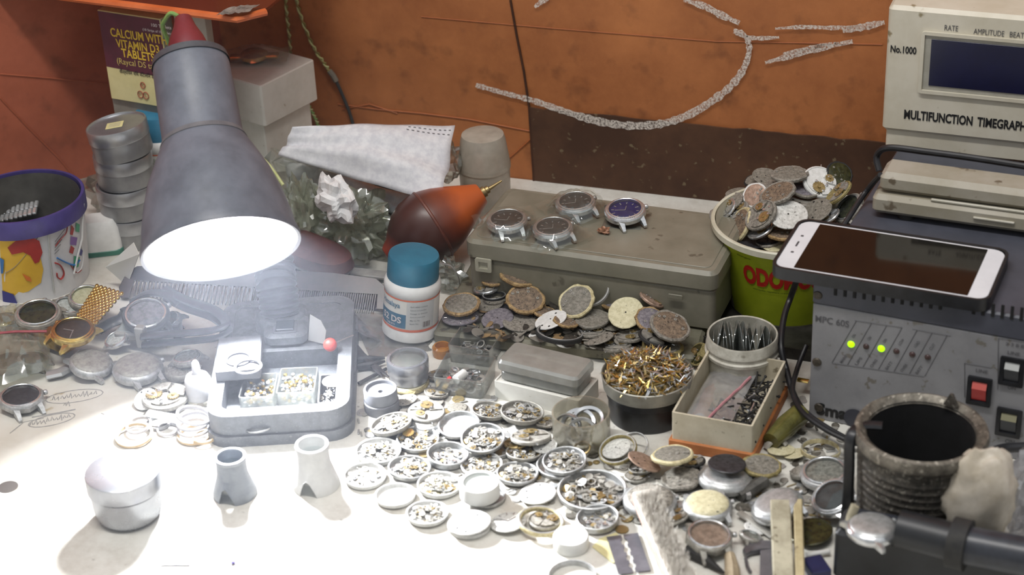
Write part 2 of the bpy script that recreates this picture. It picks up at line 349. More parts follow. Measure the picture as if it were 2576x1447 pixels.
# ---- workbench
def topmat():
    m = bpy.data.materials.new('white_laminate'); m.use_nodes = True; nt = m.node_tree; L = nt.links.new; N = nt.nodes.new
    b = nt.nodes['Principled BSDF']; b.inputs['Roughness'].default_value = .45
    tc = N('ShaderNodeTexCoord'); nz = N('ShaderNodeTexNoise'); nz.inputs['Scale'].default_value = 14; nz.inputs['Detail'].default_value = 9; nz.inputs['Roughness'].default_value = .75; L(tc.outputs['Object'], nz.inputs['Vector'])
    r = N('ShaderNodeValToRGB'); e = r.color_ramp.elements; e[0].position = .33; e[0].color = lin('#bcb6ab'); e[1].position = .55; e[1].color = lin('#dbd9d1'); L(nz.outputs['Fac'], r.inputs[0])
    n2 = N('ShaderNodeTexNoise'); n2.inputs['Scale'].default_value = 130; n2.inputs['Detail'].default_value = 5; L(tc.outputs['Object'], n2.inputs['Vector'])
    r2 = N('ShaderNodeValToRGB'); r2.color_ramp.elements[0].position = .66; r2.color_ramp.elements[1].position = .76; L(n2.outputs['Fac'], r2.inputs[0])
    k = N('ShaderNodeMath'); k.operation = 'MULTIPLY'; k.inputs[1].default_value = .6; L(r2.outputs[0], k.inputs[0])
    mx = N('ShaderNodeMix'); mx.data_type = 'RGBA'; L(k.outputs[0], mx.inputs[0]); L(r.outputs[0], mx.inputs[6]); mx.inputs[7].default_value = lin('#6d665c'); L(mx.outputs[2], b.inputs['Base Color']); return m
lam = topmat()
bench = root('workbench', 'white laminate workbench top carrying all the watch parts and tools', 'table', frame((0, 0, 0)))
MB().prism([(1.05, -.70), (1.05, YW-.001), (kx+.003, YW-.001), (WLB.x+.003, WLB.y), (WLB.x-.02, -.70)], -.03, 0, 0).build('table_top', lam, bench)
for x, y in ((-.80, -.62), (.95, -.62), (.95, .29), (-.34, .29)): MB().rbox(.06, .06, .72, .004, .001, c=(x, y, -.75)).build('leg', M_('table_leg', '#4a3a2c', '#3b2e22', .6, 0, 40), bench)
# thin white board with stamp prints on the left of the bench
e0, e1, e2 = P(-60, 1395), P(300, 1090), P(470, 968)
bd = MB(); outl = [(e0.x, e0.y), (e1.x, e1.y), (e2.x, e2.y), (e2.x-.12, e2.y+.06), (-.62, .02), (-.62, -.30)]
board = solo('thin_board', 'thin white board with faded stamp prints under the watches at left', 'board', bd.prism(outl, .0002, .0022, 0, .0004), M_('board_white', '#dcd9cf', '#cfcabd', .5, 0, 18, c3='#b7a98c', s3=60, t3=.68))
ink = M_('faded_ink', '#8d8a86', '#a5a29c', .7, 0, 200)
def prints(pts_list, r=.00045):
    mb = MB()
    for pts in pts_list: mb.tube([P(x, y, .0024) for x, y in pts], r, 5, flat=.3)
    mb.build('print', ink, board)
def loop(cx, cy_, rx, ry, ang, n=18):
    a = math.radians(ang); return [(cx+rx*math.cos(2*PI*i/n)*math.cos(a)+ry*math.sin(2*PI*i/n)*math.sin(a), cy_-rx*math.cos(2*PI*i/n)*math.sin(a)+ry*math.sin(2*PI*i/n)*math.cos(a)) for i in range(n+1)]
rnd = random.Random(3)
def scrib(x0, y0, x1, y1, nn, h):
    out = []
    for i in range(nn):
        x = x0+(x1-x0)*i/nn; y = y0+(y1-y0)*i/nn; out.append([(x, y), (x+rnd.uniform(2, 6), y-h*rnd.uniform(.5, 1)), (x+rnd.uniform(5, 9), y+rnd.uniform(-2, 3))])
    return out
prints([loop(187, 997, 73, 15, 8)] + scrib(132, 1006, 246, 990, 11, 12) + scrib(160, 1020, 175, 1018, 2, 9))
prints([loop(130, 1057, 60, 13, 12)] + scrib(75, 1070, 180, 1048, 10, 12), .0005)
prints([[(80, 1050), (140, 1040), (190, 1030)]], .0008)
prints([[(25, 1090), (60, 1062), (110, 1052)], [(312, 1036), (314, 1050)], [(255, 1040), (262, 1043)]])
MB().lathe([(0, 0), (.0075, 0), (.0075, .0004), (0, .0004)], 20).build('hole', M_('hole_dark', '#4b4541', rough=.9), board, Matrix.Translation(P(20, 1226, .0021)))
# ================================================================== CARTONS ON THE LEFT
cx0 = P(280, 248, .112)
Mg = frame((cx0.x+.036, cx0.y+.022, 0), math.radians(-6))
solo('grey_carton', 'plain grey carton behind the round tins, under the calcium carton', 'box', MB().rbox(.070, .046, .1115, .001, .0006), M_('grey_card', '#9a958b', '#88837a', .8, 0, 40), Mg)
Mc = frame((cx0.x, cx0.y, .112), math.radians(-7))      # local: x along the front, y into the wall, z up
carton = root('tablet_carton', 'maroon and cream carton reading CALCIUM WITH VITAMIN D3 TABLETS', 'box', Mc)
tl = on(Mc, 256, 24, 'y', 0); tr_ = on(Mc, 436, 56, 'y', 0)
cw, chh, cdp = .0665, (tl.z+tr_.z)/2, .017
maroon = M_('maroon_print', '#5b1f33', '#4c1a2b', .45, 0, 30); cream = M_('cream_card', '#e8e0a8', '#d8cf95', .5, 0, 30)
gside = M_('carton_side', '#9d9a8e', '#8c897d', .6, 0, 30); yel = M_('yellow_print', '#d9b736', rough=.5); wht = M_('white_print', '#d9d3d3', rough=.5)
mb = MB()
zc = chh*.37
mb.rbox(cw, cdp, chh, .0008, .0005, 0, (cw/2, cdp/2, 0)); mb.build('carton_body', cream, carton)
MB().add([(0.0006, -.0002, zc), (cw-.0006, -.0002, zc-.002), (cw-.0006, -.0002, chh-.0008), (.0006, -.0002, chh-.0008)], [(0, 1, 2, 3)]).build('maroon_panel', maroon, carton, smooth=0)
MB().add([(cw+.0002, .001, .001), (cw+.0002, cdp-.001, .001), (cw+.0002, cdp-.001, chh-.001), (cw+.0002, .001, chh-.001)], [(0, 1, 2, 3)]).build('side_panel', gside, carton, smooth=0)
cf = lambda x, y: (x, -.0005, y)
def cpt(px, py): q = on(Mc, px, py, 'y', 0); return q.x, q.z
def pxtext(M, axis, val, items):
    out = []
    for txt, x0, y0, x1, y1, hp in items:
        a = on(M, x0, y0, axis, val); b = on(M, x1, y1, axis, val); s_ = SC(M @ a); out.append((txt, a.x, a.z, hp/s_/.9, abs(b.x-a.x)))
    return out
letter(carton, pxtext(Mc, 'y', 0, [('CALCIUM WITH', 280, 90, 420, 108, 21), ('VITAMIN D3', 294, 117, 402, 130, 20), ('TABLETS', 308, 142, 391, 152, 21)]), yel, cf, bold=.02)
letter(carton, pxtext(Mc, 'y', 0, [('(Raycal DS tablets)', 296, 159, 424, 174, 15)]), M_('pale_yellow_print', '#cdb866', rough=.5), cf, bold=.0)
letter(carton, pxtext(Mc, 'y', 0, [('100 Tablets', 382, 66, 432, 72, 8), ('(10 Strips of 10 Tablets)', 360, 76, 434, 82, 6)]), wht, cf)
letter(carton, pxtext(Mc, 'y', 0, [('\u0915\u0948\u0932\u094d\u0936\u093f\u092f\u092e \u0935\u093f\u0925 \u0935\u093f\u091f\u093e\u092e\u093f\u0928 \u0921\u0940 3 \u091f\u0948\u092c\u0932\u0947\u091f', 302, 183, 420, 198, 9)]), inkm, cf)
em = MB()
for (ex, ey, rx_) in ((360, 214, 7), (354, 237, 8), (368, 240, 8)):
    a, b_ = cpt(ex, ey); rr_ = rx_/SC(carton.matrix_world @ Vector((a, 0, b_)))
    em.tube([(a+rr_*math.cos(t*PI/8), -.0006, b_+rr_*1.15*math.sin(t*PI/8)) for t in range(17)], .0004, 5)
em.build('emblem', M_('red_print', '#a4523f', rough=.5), carton)
letter(carton, pxtext(Mc, 'y', 0, [('SC', 355, 217, 365, 218, 7), ('P', 351, 240, 357, 240, 6), ('L', 366, 243, 371, 243, 6)]), M_('red_print'), cf, bold=.0) if False else letter(carton, pxtext(Mc, 'y', 0, [('SC', 355, 217, 365, 218, 7), ('P', 351, 240, 357, 240, 6), ('L', 366, 243, 371, 243, 6)]), _mc['red_print'], cf, bold=.0)
pa = P(500, 125, .112); pb_ = P(538, 118, .112)
sc0 = WL(470, 60, .02)
solo('small_carton', 'narrow grey carton edge seen just right of the red lamp plug', 'box', MB().rbox(.030, .012, .118, .001, .0006), M_('pale_grey_card', '#b3afa4', '#a19d92', .7, 0, 40), frame((P(520, 60, .19).x-.013, P(520, 60, .19).y, .0805)))
# white two-piece box
zt = .122
A = P(655, 215, zt); Bq = P(785, 150, zt); Lq = P(597, 200, zt)
ang = math.atan2(Bq.y-A.y, Bq.x-A.x); wl = (Bq-A).length; 
Mw = frame((A.x, A.y, 0), ang)      # x along the right face; y to the back left
wb = root('cardboard_box', 'white cardboard lidded box standing against the wall behind the lamp', 'box', Mw)
wcard = M_('white_card', '#dedcd4', '#cfccc2', .6, 0, 30, c3='#a89f8c', s3=120, t3=.70)
dpt = .066
MB().rbox(wl+.003, dpt+.003, .040, .0025, .001, c=(wl/2, dpt/2, zt-.040)).build('lid', wcard, wb)
MB().rbox(wl-.006, dpt-.006, .0405, .0015, .0008, c=(wl/2-.001, dpt/2+.001, zt-.080)).build('base', wcard, wb)
solo('flat_carton', 'flat grey carton under the white lidded box, mostly hidden by the lamp', 'box', MB().rbox(wl, dpt, zt-.0803, .0015, .0008, c=(wl/2, dpt/2, 0)), _mc['grey_card'], Mw)
# wrapped gold watch on the white box
Mx = frame(P(640, 150, zt+.001), math.radians(18))
ww = root('wrapped_watch', 'gold watch in clear wrap lying on top of the white box', 'watch', Mx)
MB().lathe([(0, .001), (.011, .001), (.013, .003), (.013, .006), (.010, .008), (0, .008)], 20).build('case', gold, ww)
MB().rbox(.045, .010, .003, .001, .001, c=(0, 0, .002)).build('bracelet', gold, ww)
r_ = random.Random(5)
MB().grid(lambda u, v: ((u-.5)*.064, (v-.5)*.034, .003+.010*math.sin(PI*u)*math.sin(PI*v)+r_.uniform(0, .002)), 12, 8).build('plastic_wrap', bagm, ww, smooth=20)
# shelf strip with orange edge hanging over the carton
zs = .212
def SH(x, y, z=zs): return P(x, y, z)
q0, q1 = SH(268, -6), SH(600, 48); q2 = SH(668, 30)
sm = MB(); dirx = (q1-q0).normalized(); yb = YW-.001
s0 = Vector((q0.x-.12, q0.y, zs)); 
orp = M_('orange_acrylic', '#d4713f', '#c2602f', .3, 0, 30); redp = CLEAR('red_brown_acrylic', '#c98a70', '#8c3f28', .55, .10, .15, .4, 30, .1)
shelf = root('acrylic_shelf', 'reddish acrylic wall shelf with orange front edge above the carton', 'shelf', frame((0, 0, 0)))
pl = [(s0.x, s0.y), (q1.x, q1.y), (q2.x, q2.y), (q2.x+.004, yb), (s0.x, yb)]
MB().prism(pl, zs, zs+.0025).build('shelf_plate', redp, shelf)
MB().tube([s0, q1, q2], .0042, 8, flat=.8).build('orange_edge', orp, shelf)
tp = MB()
t0 = SH(560, 36, zs+.003); t1 = SH(640, 28, zs+.003)
rr = random.Random(8)
tp.grid(lambda u, v: (t0+(t1-t0)*u + Vector((.002*v, .012*(v-.6)*1.6, .003+rr.uniform(0, .0015)))), 10, 5)
tp.build('tape', M_('silver_tape', '#a7a39c', '#6e6a66', .3, .3, 120), shelf, smooth=20)
# ================================================================== TINS
tin = M_('spun_aluminium', '#c0c2c6', '#a9abb0', .36, .8, 30, rr=.06); tind = M_('tin_dust', '#a5a6a8', '#929396', .42, .7, 40)
def tinbox(pos, R, h, label, sticker=False, tilt=(0, 0)):
    t = root('round_tin', label, 'tin', frame(pos, .4, *tilt), 'round aluminium tins in the stack')
    hl = h*.42
    MB().lathe([(0, 0), (R*.95, 0), (R*.97, .001), (R*.97, h-hl+.001), (0, h-hl+.001)], 40).build('tin_body', tind, t)
    MB().lathe([(R*.98, h-hl-.0008), (R, h-hl), (R, h-.0015), (R*.985, h-.0002), (R*.95, h), (R*.93, h-.0014), (0, h-.0012), (0, h-.003), (R*.9, h-.004)], 40).build('lid', tin, t)
    if sticker: MB().rbox(.015, .014, .0003, .0005, .0001, c=(-.001, -.002, h-.0011)).build('paper_sticker', cream, t); MB().rbox(.010, .009, .0002, .0003, .0001, c=(-.001, -.002, h-.0008)).build('sticker_print', M_('sticker_print', '#cfc9a0', '#b8b089', .6, 0, 900), t)
    return t
hT = .0288; pc = P(296, 480, .0465)
base_t = P(291, 305, .1165); 
for k, lb in enumerate(['lowest round aluminium tin of the stack, half hidden by plastic', 'third round tin from the top of the stack', 'second round tin from the top, under the stickered one', 'topmost round aluminium tin with a square paper sticker']):
    p = base_t.copy(); p.z = hT*k+.0002; p.x += (.0035 if k == 3 else 0)-.001*(k == 1); p.y += .002*(k == 2)
    tinbox(p, .0268 if k == 3 else .0258, hT-.0004, lb, k == 3, (math.radians(-3), math.radians(-7)) if k == 3 else (0, 0))
# blue-capped bottle behind the lamp
def pillbottle(M, cat_label, R, hb, hc, labelmats, capm, lettering=True):
    t = root('pill_bottle', cat_label, 'bottle', M)
    MB().lathe([(0, 0), (R*.92, 0), (R, .002), (R, .010), (R*.975, .0115), (R*.975, hb-.011), (R, hb-.010), (R*1.01, hb-.006), (R*.97, hb-.0025), (R*.86, hb), (0, hb)], 48).build('bottle_body', wplastic, t)
    MB().lathe([(0, hb-.001), (R*.9, hb-.001), (R*.915, hb), (R*.90, hb+hc-.0025), (R*.87, hb+hc-.0006), (R*.78, hb+hc), (0, hb+hc-.0004)], 48).build('cap', capm, t)
    z0, z1 = .0115, hb-.0115; Rl = R*.98
    def arc(a0, a1, za, zb, mat, nm, dr=0.0):
        n_ = max(3, int(abs(a1-a0)/.1)); rr_ = Rl+dr
        MB().loft([[(rr_*math.cos(a0+(a1-a0)*i/n_), rr_*math.sin(a0+(a1-a0)*i/n_), z) for i in range(n_+1)] for z in (za, zb)], 0, False, False, False).build(nm, mat, t)
    arc(-PI, PI, z0, z1, labelmats[0], 'label')
    arc(-PI, PI, z1-.0012, z1, labelmats[1], 'red_band', .0002); arc(-PI, PI, z0, z0+.0022, labelmats[1], 'red_band', .0002)
    return t, arc, Rl, z0, z1
teal = M_('teal_cap', '#2f7590', '#296a85', .38, 0, 60); blue = M_('blue_cap', '#3a7fa0', '#2f7090', .4, 0, 60)
labw = M_('label_white', '#e4e2dc', '#dcdad2', .5, 0, 60); labr = M_('label_red', '#d2643c', rough=.5); labt = M_('label_teal', '#2a5f7c', rough=.5); labg = M_('label_grey', '#c9cac8', '#bfc0be', .5, 0, 60)
p = P(449, 372, .055); p = Vector((p.x-.001, p.y-.026, .0))
b2, *_r = pillbottle(frame(p, .0), 'white bottle with a blue cap behind the left side of the lamp', .0225, .082, .022, (labw, labr), blue)
# teal capped bottle (leans slightly)
bp_ = P(1032, 838, .001); vdir = (P(1032, 838)-CAM).normalized()
Mb = Matrix.Translation(bp_+Vector((0, 0, .002))) @ Matrix.Rotation(math.radians(6.5), 4, Vector((vdir.x, vdir.y, 0)).normalized()) @ Matrix.Rotation(math.atan2(-vdir.y, -vdir.x), 4, 'Z')   # local +x faces the camera
bt, arc, Rl, z0, z1 = pillbottle(Mb, 'white pill bottle with a teal cap and red banded label', .0228, .052, .0195, (labw, labr), teal)
arc(-1.75, -.24, z0+.003, z0+.0155, labt, 'teal_panel', .0002)
arc(-.22, .85, z0+.003, z1-.002, labg, 'grey_panel', .0002)
bf = lambda x, y: ((Rl+.0005)*math.cos(x/Rl), (Rl+.0005)*math.sin(x/Rl), y)
letter(bt, [('52 DS', -.0285, z0+.0075, .0055, .0195)], wht, bf, bold=.03)
letter(bt, [('Himalaya', -.030, z1-.008, .0045, .0195)], labt, bf)
letter(bt, [('TABLETS', -.0235, z0+.0042, .0018, .009), ], wht, bf)
tl_ = []
for i in range(6): tl_.append((['Each tablet contains', 'Extracts and powders', 'Dosage: as directed', 'Store in a cool place', 'Mfg. Lic. No.', 'Batch No.'][i], -.002, z1-.006-.0031*i, .0012, [.014, .013, .014, .012, .008, .007][i]))
letter(bt, tl_, M_('label_text', '#6d7072', rough=.6), bf)
bc = MB()
for i in range(14): a = (.0085+.00045*i+.0002*(i % 3))/Rl; a2 = a+.00022/Rl*(1+i % 2); bc.loft([[((Rl+.0005)*math.cos(q), (Rl+.0005)*math.sin(q), z) for q in (a, a2)] for z in (z0+.0045, z0+.0095)], 0, False, False, False)
bc.build('barcode', M_('barcode_brown', '#7d7068', rough=.6), bt)
# ================================================================== PRINTED TUB ON THE LEFT
rl, rr2 = P(0, 470, .105), P(200, 500, .105)
pcen = P(56, 492, .080); Rp = (P(199, 500, .080)-pcen).length
Mp = frame((pcen.x, pcen.y, 0), 0)
tub = root('printed_tub', 'white tub with purple rim and colourful swirl print at left edge', 'tub', Mp)
purple = M_('purple_plastic', '#4a4180', '#3e366f', .4, 0, 60); tubw = M_('tub_white', '#d8d8da', '#cdced2', .4, 0, 60); tubin = M_('tub_inside', '#5a5853', '#45433f', .6, 0, 30)
Hp = .080
def tr(z): return Rp*(.86+.12*z/Hp)
MB().lathe([(0, 0), (tr(0), 0), (tr(Hp*.9), Hp*.9), (tr(Hp*.9)-.001, Hp*.9)], 56, cap=False).build('tub_wall', tubw, tub)
MB().lathe([(tr(.004)-.002, .004), (tr(Hp)-.003, Hp-.002)], 56, cap=False).build('tub_lining', tubin, tub)
MB().lathe([(0, .004), (tr(0)-.002, .0045)], 40, cap=False).build('tub_floor', tubin, tub)
MB().lathe([(Rp*.965, Hp-.017), (Rp*1.01, Hp-.016), (Rp*1.01, Hp-.001), (Rp*1.0, Hp), (Rp*.955, Hp), (Rp*.95, Hp-.003), (Rp*.95, Hp-.016)], 56, cap=False).build('rim', purple, tub)
def onTub(px, py):
    I = Mp.inverted(); o = I @ CAM; d = I.to_3x3() @ ray(px, py)
    r0 = Rp*.95
    a = d.x**2+d.y**2; b = 2*(o.x*d.x+o.y*d.y); c = o.x**2+o.y**2-r0**2; D = max(b*b-4*a*c, 0); t = (-b-math.sqrt(D))/(2*a); q = o+d*t
    return math.atan2(q.y, q.x), q.z
def tubpt(th, z, k=.0006): r = tr(z)+k; return (r*math.cos(th), r*math.sin(th), z)
def tubblob(pts, mat, nm='print', k=.0006):
    uv = [onTub(x, y) for x, y in pts]; cu_, cz = sum(u for u, _ in uv)/len(uv), sum(z for _, z in uv)/len(uv); mb = MB()
    rings = [[tubpt(cu_+(u-cu_)*s_, cz+(z-cz)*s_, k) for u, z in uv] for s_ in (1, .66, .33, .02)]
    mb.loft(rings, 0, False, True).build(nm, mat, tub)
def tubline(pts, mat, r=.0007, nm='print_line'):
    MB().tube([tubpt(*onTub(x, y), .0006) for x, y in [(p_.x, p_.y) for p_ in smoothpath([Vector((a, b, 0)) for a, b in pts], 4)]], r, 6, flat=.5).build(nm, mat, tub)
yl = M_('print_yellow', '#e3b93a', '#d9ac32', .45, 0, 40); rd = M_('print_red', '#a8322c', '#962a26', .45, 0, 40); bl_ = M_('print_blue', '#2c6fae', rough=.45); gr = M_('print_green', '#3f9b72', rough=.45); ppl = M_('print_purple', '#7d5aa0', rough=.45); nvy = M_('print_navy', '#2b2f80', rough=.45); orr = M_('print_orange', '#d9762e', rough=.45)
tubblob([(0, 605), (40, 600), (75, 612), (100, 640), (110, 680), (104, 715), (70, 738), (20, 752), (0, 755)], yl)
tubblob([(20, 622), (45, 600), (75, 592), (98, 605), (107, 635), (98, 660), (88, 664), (80, 645), (55, 632), (30, 640)], rd, k=.0012)
tubblob([(55, 690), (75, 700), (80, 712), (66, 708)], orr, k=.0012); tubblob([(0, 648), (10, 655), (6, 690), (0, 690)], bl_, k=.0012)
tubblob([(0, 735), (30, 745), (40, 770), (0, 775)], nvy, k=.0010)
tubline([(140, 663), (155, 670), (165, 690), (158, 705), (148, 700), (146, 690)], rd, .0012); tubline([(168, 560), (166, 585), (150, 605), (140, 620)], rd); tubline([(145, 650), (165, 660), (190, 668), (205, 655)], bl_, .0014)
tubblob([(178, 565), (186, 575), (183, 592), (176, 590)], rd); tubblob([(180, 618), (190, 625), (186, 640), (176, 636)], rd); tubblob([(178, 595), (196, 598), (194, 618), (178, 616)], ppl)
tubblob([(190, 645), (206, 648), (204, 672), (190, 680)], gr); tubblob([(190, 560), (200, 565), (200, 585), (190, 582)], gr); tubblob([(203, 622), (213, 632), (210, 645), (203, 640)], nvy)
for i in range(5): tubline([(138, 640-i*8), (150+i*3, 628-i*13)], inkm, .00025)
tubline([(183, 670), (200, 688), (212, 680)], rd); tubline([(160, 575), (140, 570), (128, 575)], inkm, .0003); tubline([(205, 610), (215, 640), (212, 675), (196, 690)], wplastic, .0006)
MB().tube([tubpt(*onTub(x, y), .0016) for x, y in ((203, 512), (204, 560), (206, 600), (196, 650), (190, 690))], .0009, 6).build('bail_handle', wplastic, tub)
MB().tube([tubpt(*onTub(x, y), .0008) for x, y in ((116, 555), (122, 600), (126, 650), (134, 700), (140, 740))], .0011, 6, flat=.5).build('side_seam', M_('clear_seam', '#c3c6c4', '#b0b3b2', .25, 0, 60), tub)
tubline([(110, 570), (80, 620), (40, 670), (10, 690)], M_('stray_wire', '#8a857a', rough=.4), .0004, 'print_line')
# bracelet links inside tub
lk = MB(); rl_ = random.Random(2)
for i in range(9):
    for j in range(2): lk.T = Matrix.Translation((-.018+.0042*i, -.0+.009*j, .030+.0008*i+.002*j)) @ Matrix.Rotation(.3, 4, 'X'); lk.rbox(.0037, .008, .003, .001, .0008)
lk.T = Matrix()
qb = on(Mp, 45, 545, 'z', .045); qb0 = Vector((qb.x, qb.y, .062))
solo('metal_bracelet', 'shiny steel watch bracelet lying inside the printed tub', 'bracelet', lk, brsteel, Mp @ Matrix.Translation((qb.x, qb.y, .012)) @ Matrix.Rotation(.35, 4, 'Z'))
mb = MB(); rq = random.Random(4)
for i in range(60):
    a = rq.uniform(0, 2*PI); r0 = math.sqrt(rq.random())*(tr(.02)-.019); mb.T = Matrix.Translation((r0*math.cos(a), r0*math.sin(a), .006+rq.uniform(0, .032)*(1-r0/Rp*.4))) @ Matrix.Rotation(rq.uniform(0, 6), 4, 'Z') @ Matrix.Rotation(rq.uniform(-.7, .7), 4, 'X'); mb.rbox(.022, .010, .005, .002, .001)
mb.T = Matrix()
solo('loose_straps', 'tangle of dark watch straps filling the printed tub', 'straps', mb, M_('strap_dark', '#4b4844', '#3a3734', .6, 0, 60), Mp, kind='stuff')
# ================================================================== LAMP
ZL = 1.392
mouth = CAM + ray(557, 630)*ZL
rat = .375; ta = math.radians(-9.0)
bk = -(ray(557, 630).normalized())
maj = (RT*math.cos(-ta)+UP*math.sin(-ta)); maj = (maj-bk*maj.dot(bk)).normalized()
dn = bk.cross(maj); 
if dn.dot(UP) > 0: dn = -dn
axis = (bk*rat + dn*math.sqrt(1-rat*rat)).normalized()      # the way the lamp shines
Rm = 196/FPX*ZL
lampM = Matrix((maj, (-axis).cross(maj), -axis)).transposed().to_4x4(); lampM.translation = mouth    # local +z runs up the shade
Bm = frame(P(722, 960, 0), math.radians(21.5))
lamp = root('desk_lamp', 'dusty dark grey desk lamp with a lit bell shade and tray base', 'lamp', Bm)
Lrel = Bm.inverted() @ lampM
lampg = M_('lamp_plastic', '#747985', '#616671', .42, 0, 30, c3='#6c6b70', s3=700, t3=.66); basem = M_('lamp_base_plastic', '#6a6c70', '#54565a', .5, 0, 70, c3='#7a7a78', s3=800, t3=.64)
def LB(name, mb, mat, M=None, parent=None, **k): return mb.build(name, mat, parent or lamp, M, **k)
k1 = Rm
def prof(off=0): return [(k1*1.03+off, .000), (k1*1.035+off, .004), (k1*1.0+off, .010), (k1*.97+off, .022), (k1*.90+off, .040), (k1*.80+off, .058), (k1*.67+off, .074), (k1*.565+off, .086), (k1*.53+off, .092), (k1*.525+off, .120), (k1*.51+off, .150), (k1*.49+off, .156)]
shade = LB('shade', MB().lathe(prof()+[(k1*.30, .158)], 64, cap=False), lampg, Lrel)
LB('shade_lining', MB().lathe([(k1*1.03, .000), (k1*.985, .001), (k1*.955, .022), (k1*.885, .040), (k1*.785, .058), (k1*.655, .074), (k1*.55, .086), (k1*.50, .092), (k1*.2, .094)], 64, cap=False), M_('shade_white', '#cdcdd0', rough=.5), Lrel)
LB('shade_ridge', MB().lathe([(k1*.555, .0855), (k1*.575, .0865), (k1*.545, .0905)], 64, cap=False), M_('dusty_ridge', '#77767a', '#66656a', .6, 0, 60), Lrel)
LB('plug', MB().lathe([(k1*.29, .156), (k1*.285, .166), (k1*.23, .176), (k1*.15, .186), (k1*.11, .194), (0, .195)], 32), M_('red_plug', '#7d2f35', '#6b262c', .35, 0, 40), Lrel)
LB('plug_ring', MB().lathe([(k1*.52, .153), (k1*.50, .1585), (k1*.30, .1585), (k1*.29, .156)], 48, cap=False), M_('grey_ring', '#55565c', '#47484d', .4, 0, 60), Lrel)
bulbm = bpy.data.materials.new('lit_bulb'); bulbm.use_nodes = True; nt = bulbm.node_tree; nt.nodes.remove(nt.nodes['Principled BSDF']); en = nt.nodes.new('ShaderNodeEmission'); en.inputs[0].default_value = (.93, .96, 1, 1); en.inputs[1].default_value = BULB; nt.links.new(en.outputs[0], nt.nodes['Material Output'].inputs[0])
LB('bulb', MB().ball((0, 0, .064), .025, n=32, m=16), bulbm, Lrel)
LB('bulb_cap', MB().lathe([(.012, .078), (.013, .080), (.013, .091), (.011, .0925)], 24), wplastic, Lrel)
# base tray: local x across, y into depth
bw, bdp, bh = .106, .172, .026
base = LB('base', MB().rbox(bw, bdp, .008, .016, .002), basem)
LB('base_rim', MB().tray(bw, bdp, bh, .0105, .007, .017, seg=6, taper=-.0), basem)
LB('base_skirt', MB().tray(bw+.004, bdp+.004, .009, .004, .001, .018, seg=6), basem)
dk = MB().rbox(bw-.004, .076, bh-.003, .012, .002, c=(0, .046, .002)); LB('base_deck', dk, basem)
# switch housing and rocker
hs = on(Bm, 722, 850, 'z', bh)
hous = MB().rbox(.034, .036, .012, .008, .003, c=(hs.x, hs.y+.004, bh-.001)); LB('switch_housing', hous, basem)
MB().rbox(.019, .019, .0015, .0015, .0005, c=(hs.x, hs.y-.002, bh+.0105)).build('switch_frame', M_('switch_grey', '#6b6d72', '#5e6064', .5, 0, 60), lamp)
MB().rbox(.0145, .0145, .0022, .001, .0006, c=(hs.x, hs.y-.002, bh+.0112)).build('rocker_switch', M_('switch_dark', '#3a4148', '#31373d', .35, 0, 60), lamp)
# ribbed neck behind the shade
jl = Lrel @ Vector((0, 0, .100)); jr = (Lrel.to_3x3() @ Vector((0, 1, 0)))
jn = jl + jr*(k1*.5*(1 if jr.z < 0 else -1))
nb = on(Bm, 705, 815, 'z', .034); nb = Vector((nb.x, nb.y+.012, .034))
def nth(p0, p1, r, n_): 
    pts = []; rs = []
    for i in range(n_*4+1): pts.append(p0.lerp(p1, i/(n_*4))); rs.append(r*(1 if (i % 4) in (1, 2) else .9))
    return pts, rs
mid = Vector((nb.x-.006, nb.y+.030, .075))
path = smoothpath([nb, Vector((nb.x-.002, nb.y+.010, .055)), mid, jn.lerp(mid, .45)+Vector((0, .008, .0)), jn], 16)
LB('ribbed_neck', MB().tube(path, [.0165 if i % 3 else .0148 for i in range(len(path))], 20), M_('neck_plastic', '#3f4046', '#35363b', .45, 0, 50))
LB('neck_collar', MB().lathe([(0, 0), (.021, 0), (.021, .010), (.0185, .014), (0, .014)], 32), basem, Matrix.Translation((nb.x, nb.y, bh-.001)))
LB('swivel_joint', MB().ball((0, 0, 0), .015), lampg, Matrix.Translation(jn))
tw = Bm.inverted()
def wl_(pts): return [tw @ Vector(p_) for p_ in pts]
plugtip = Lrel @ Vector((0, 0, .192))
gw = M_('green_yellow_wire', '#8fae62', '#6f9a52', .5, 0, 300)
LB('wire', MB().tube(smoothpath([plugtip, plugtip+Vector((-.008, .0, .006)), plugtip+Vector((-.014, .004, .0)), plugtip+Vector((-.018, .012, -.012)), plugtip+Vector((-.012, .03, -.05))], 6), .0017, 8), gw)
gy = M_('yellow_wire', '#c3c78f', '#b3b878', .5, 0, 300)
w0 = [lampM @ Vector((k1*(.53+.02*0), .012, .088)), lampM @ Vector((k1*.66, .012, .078)), lampM @ Vector((k1*.80, .012, .066)), lampM @ Vector((k1*.93, .014, .050))]
LB('yellow_wire', MB().tube(smoothpath(wl_(w0), 6), .0014, 8), gy)
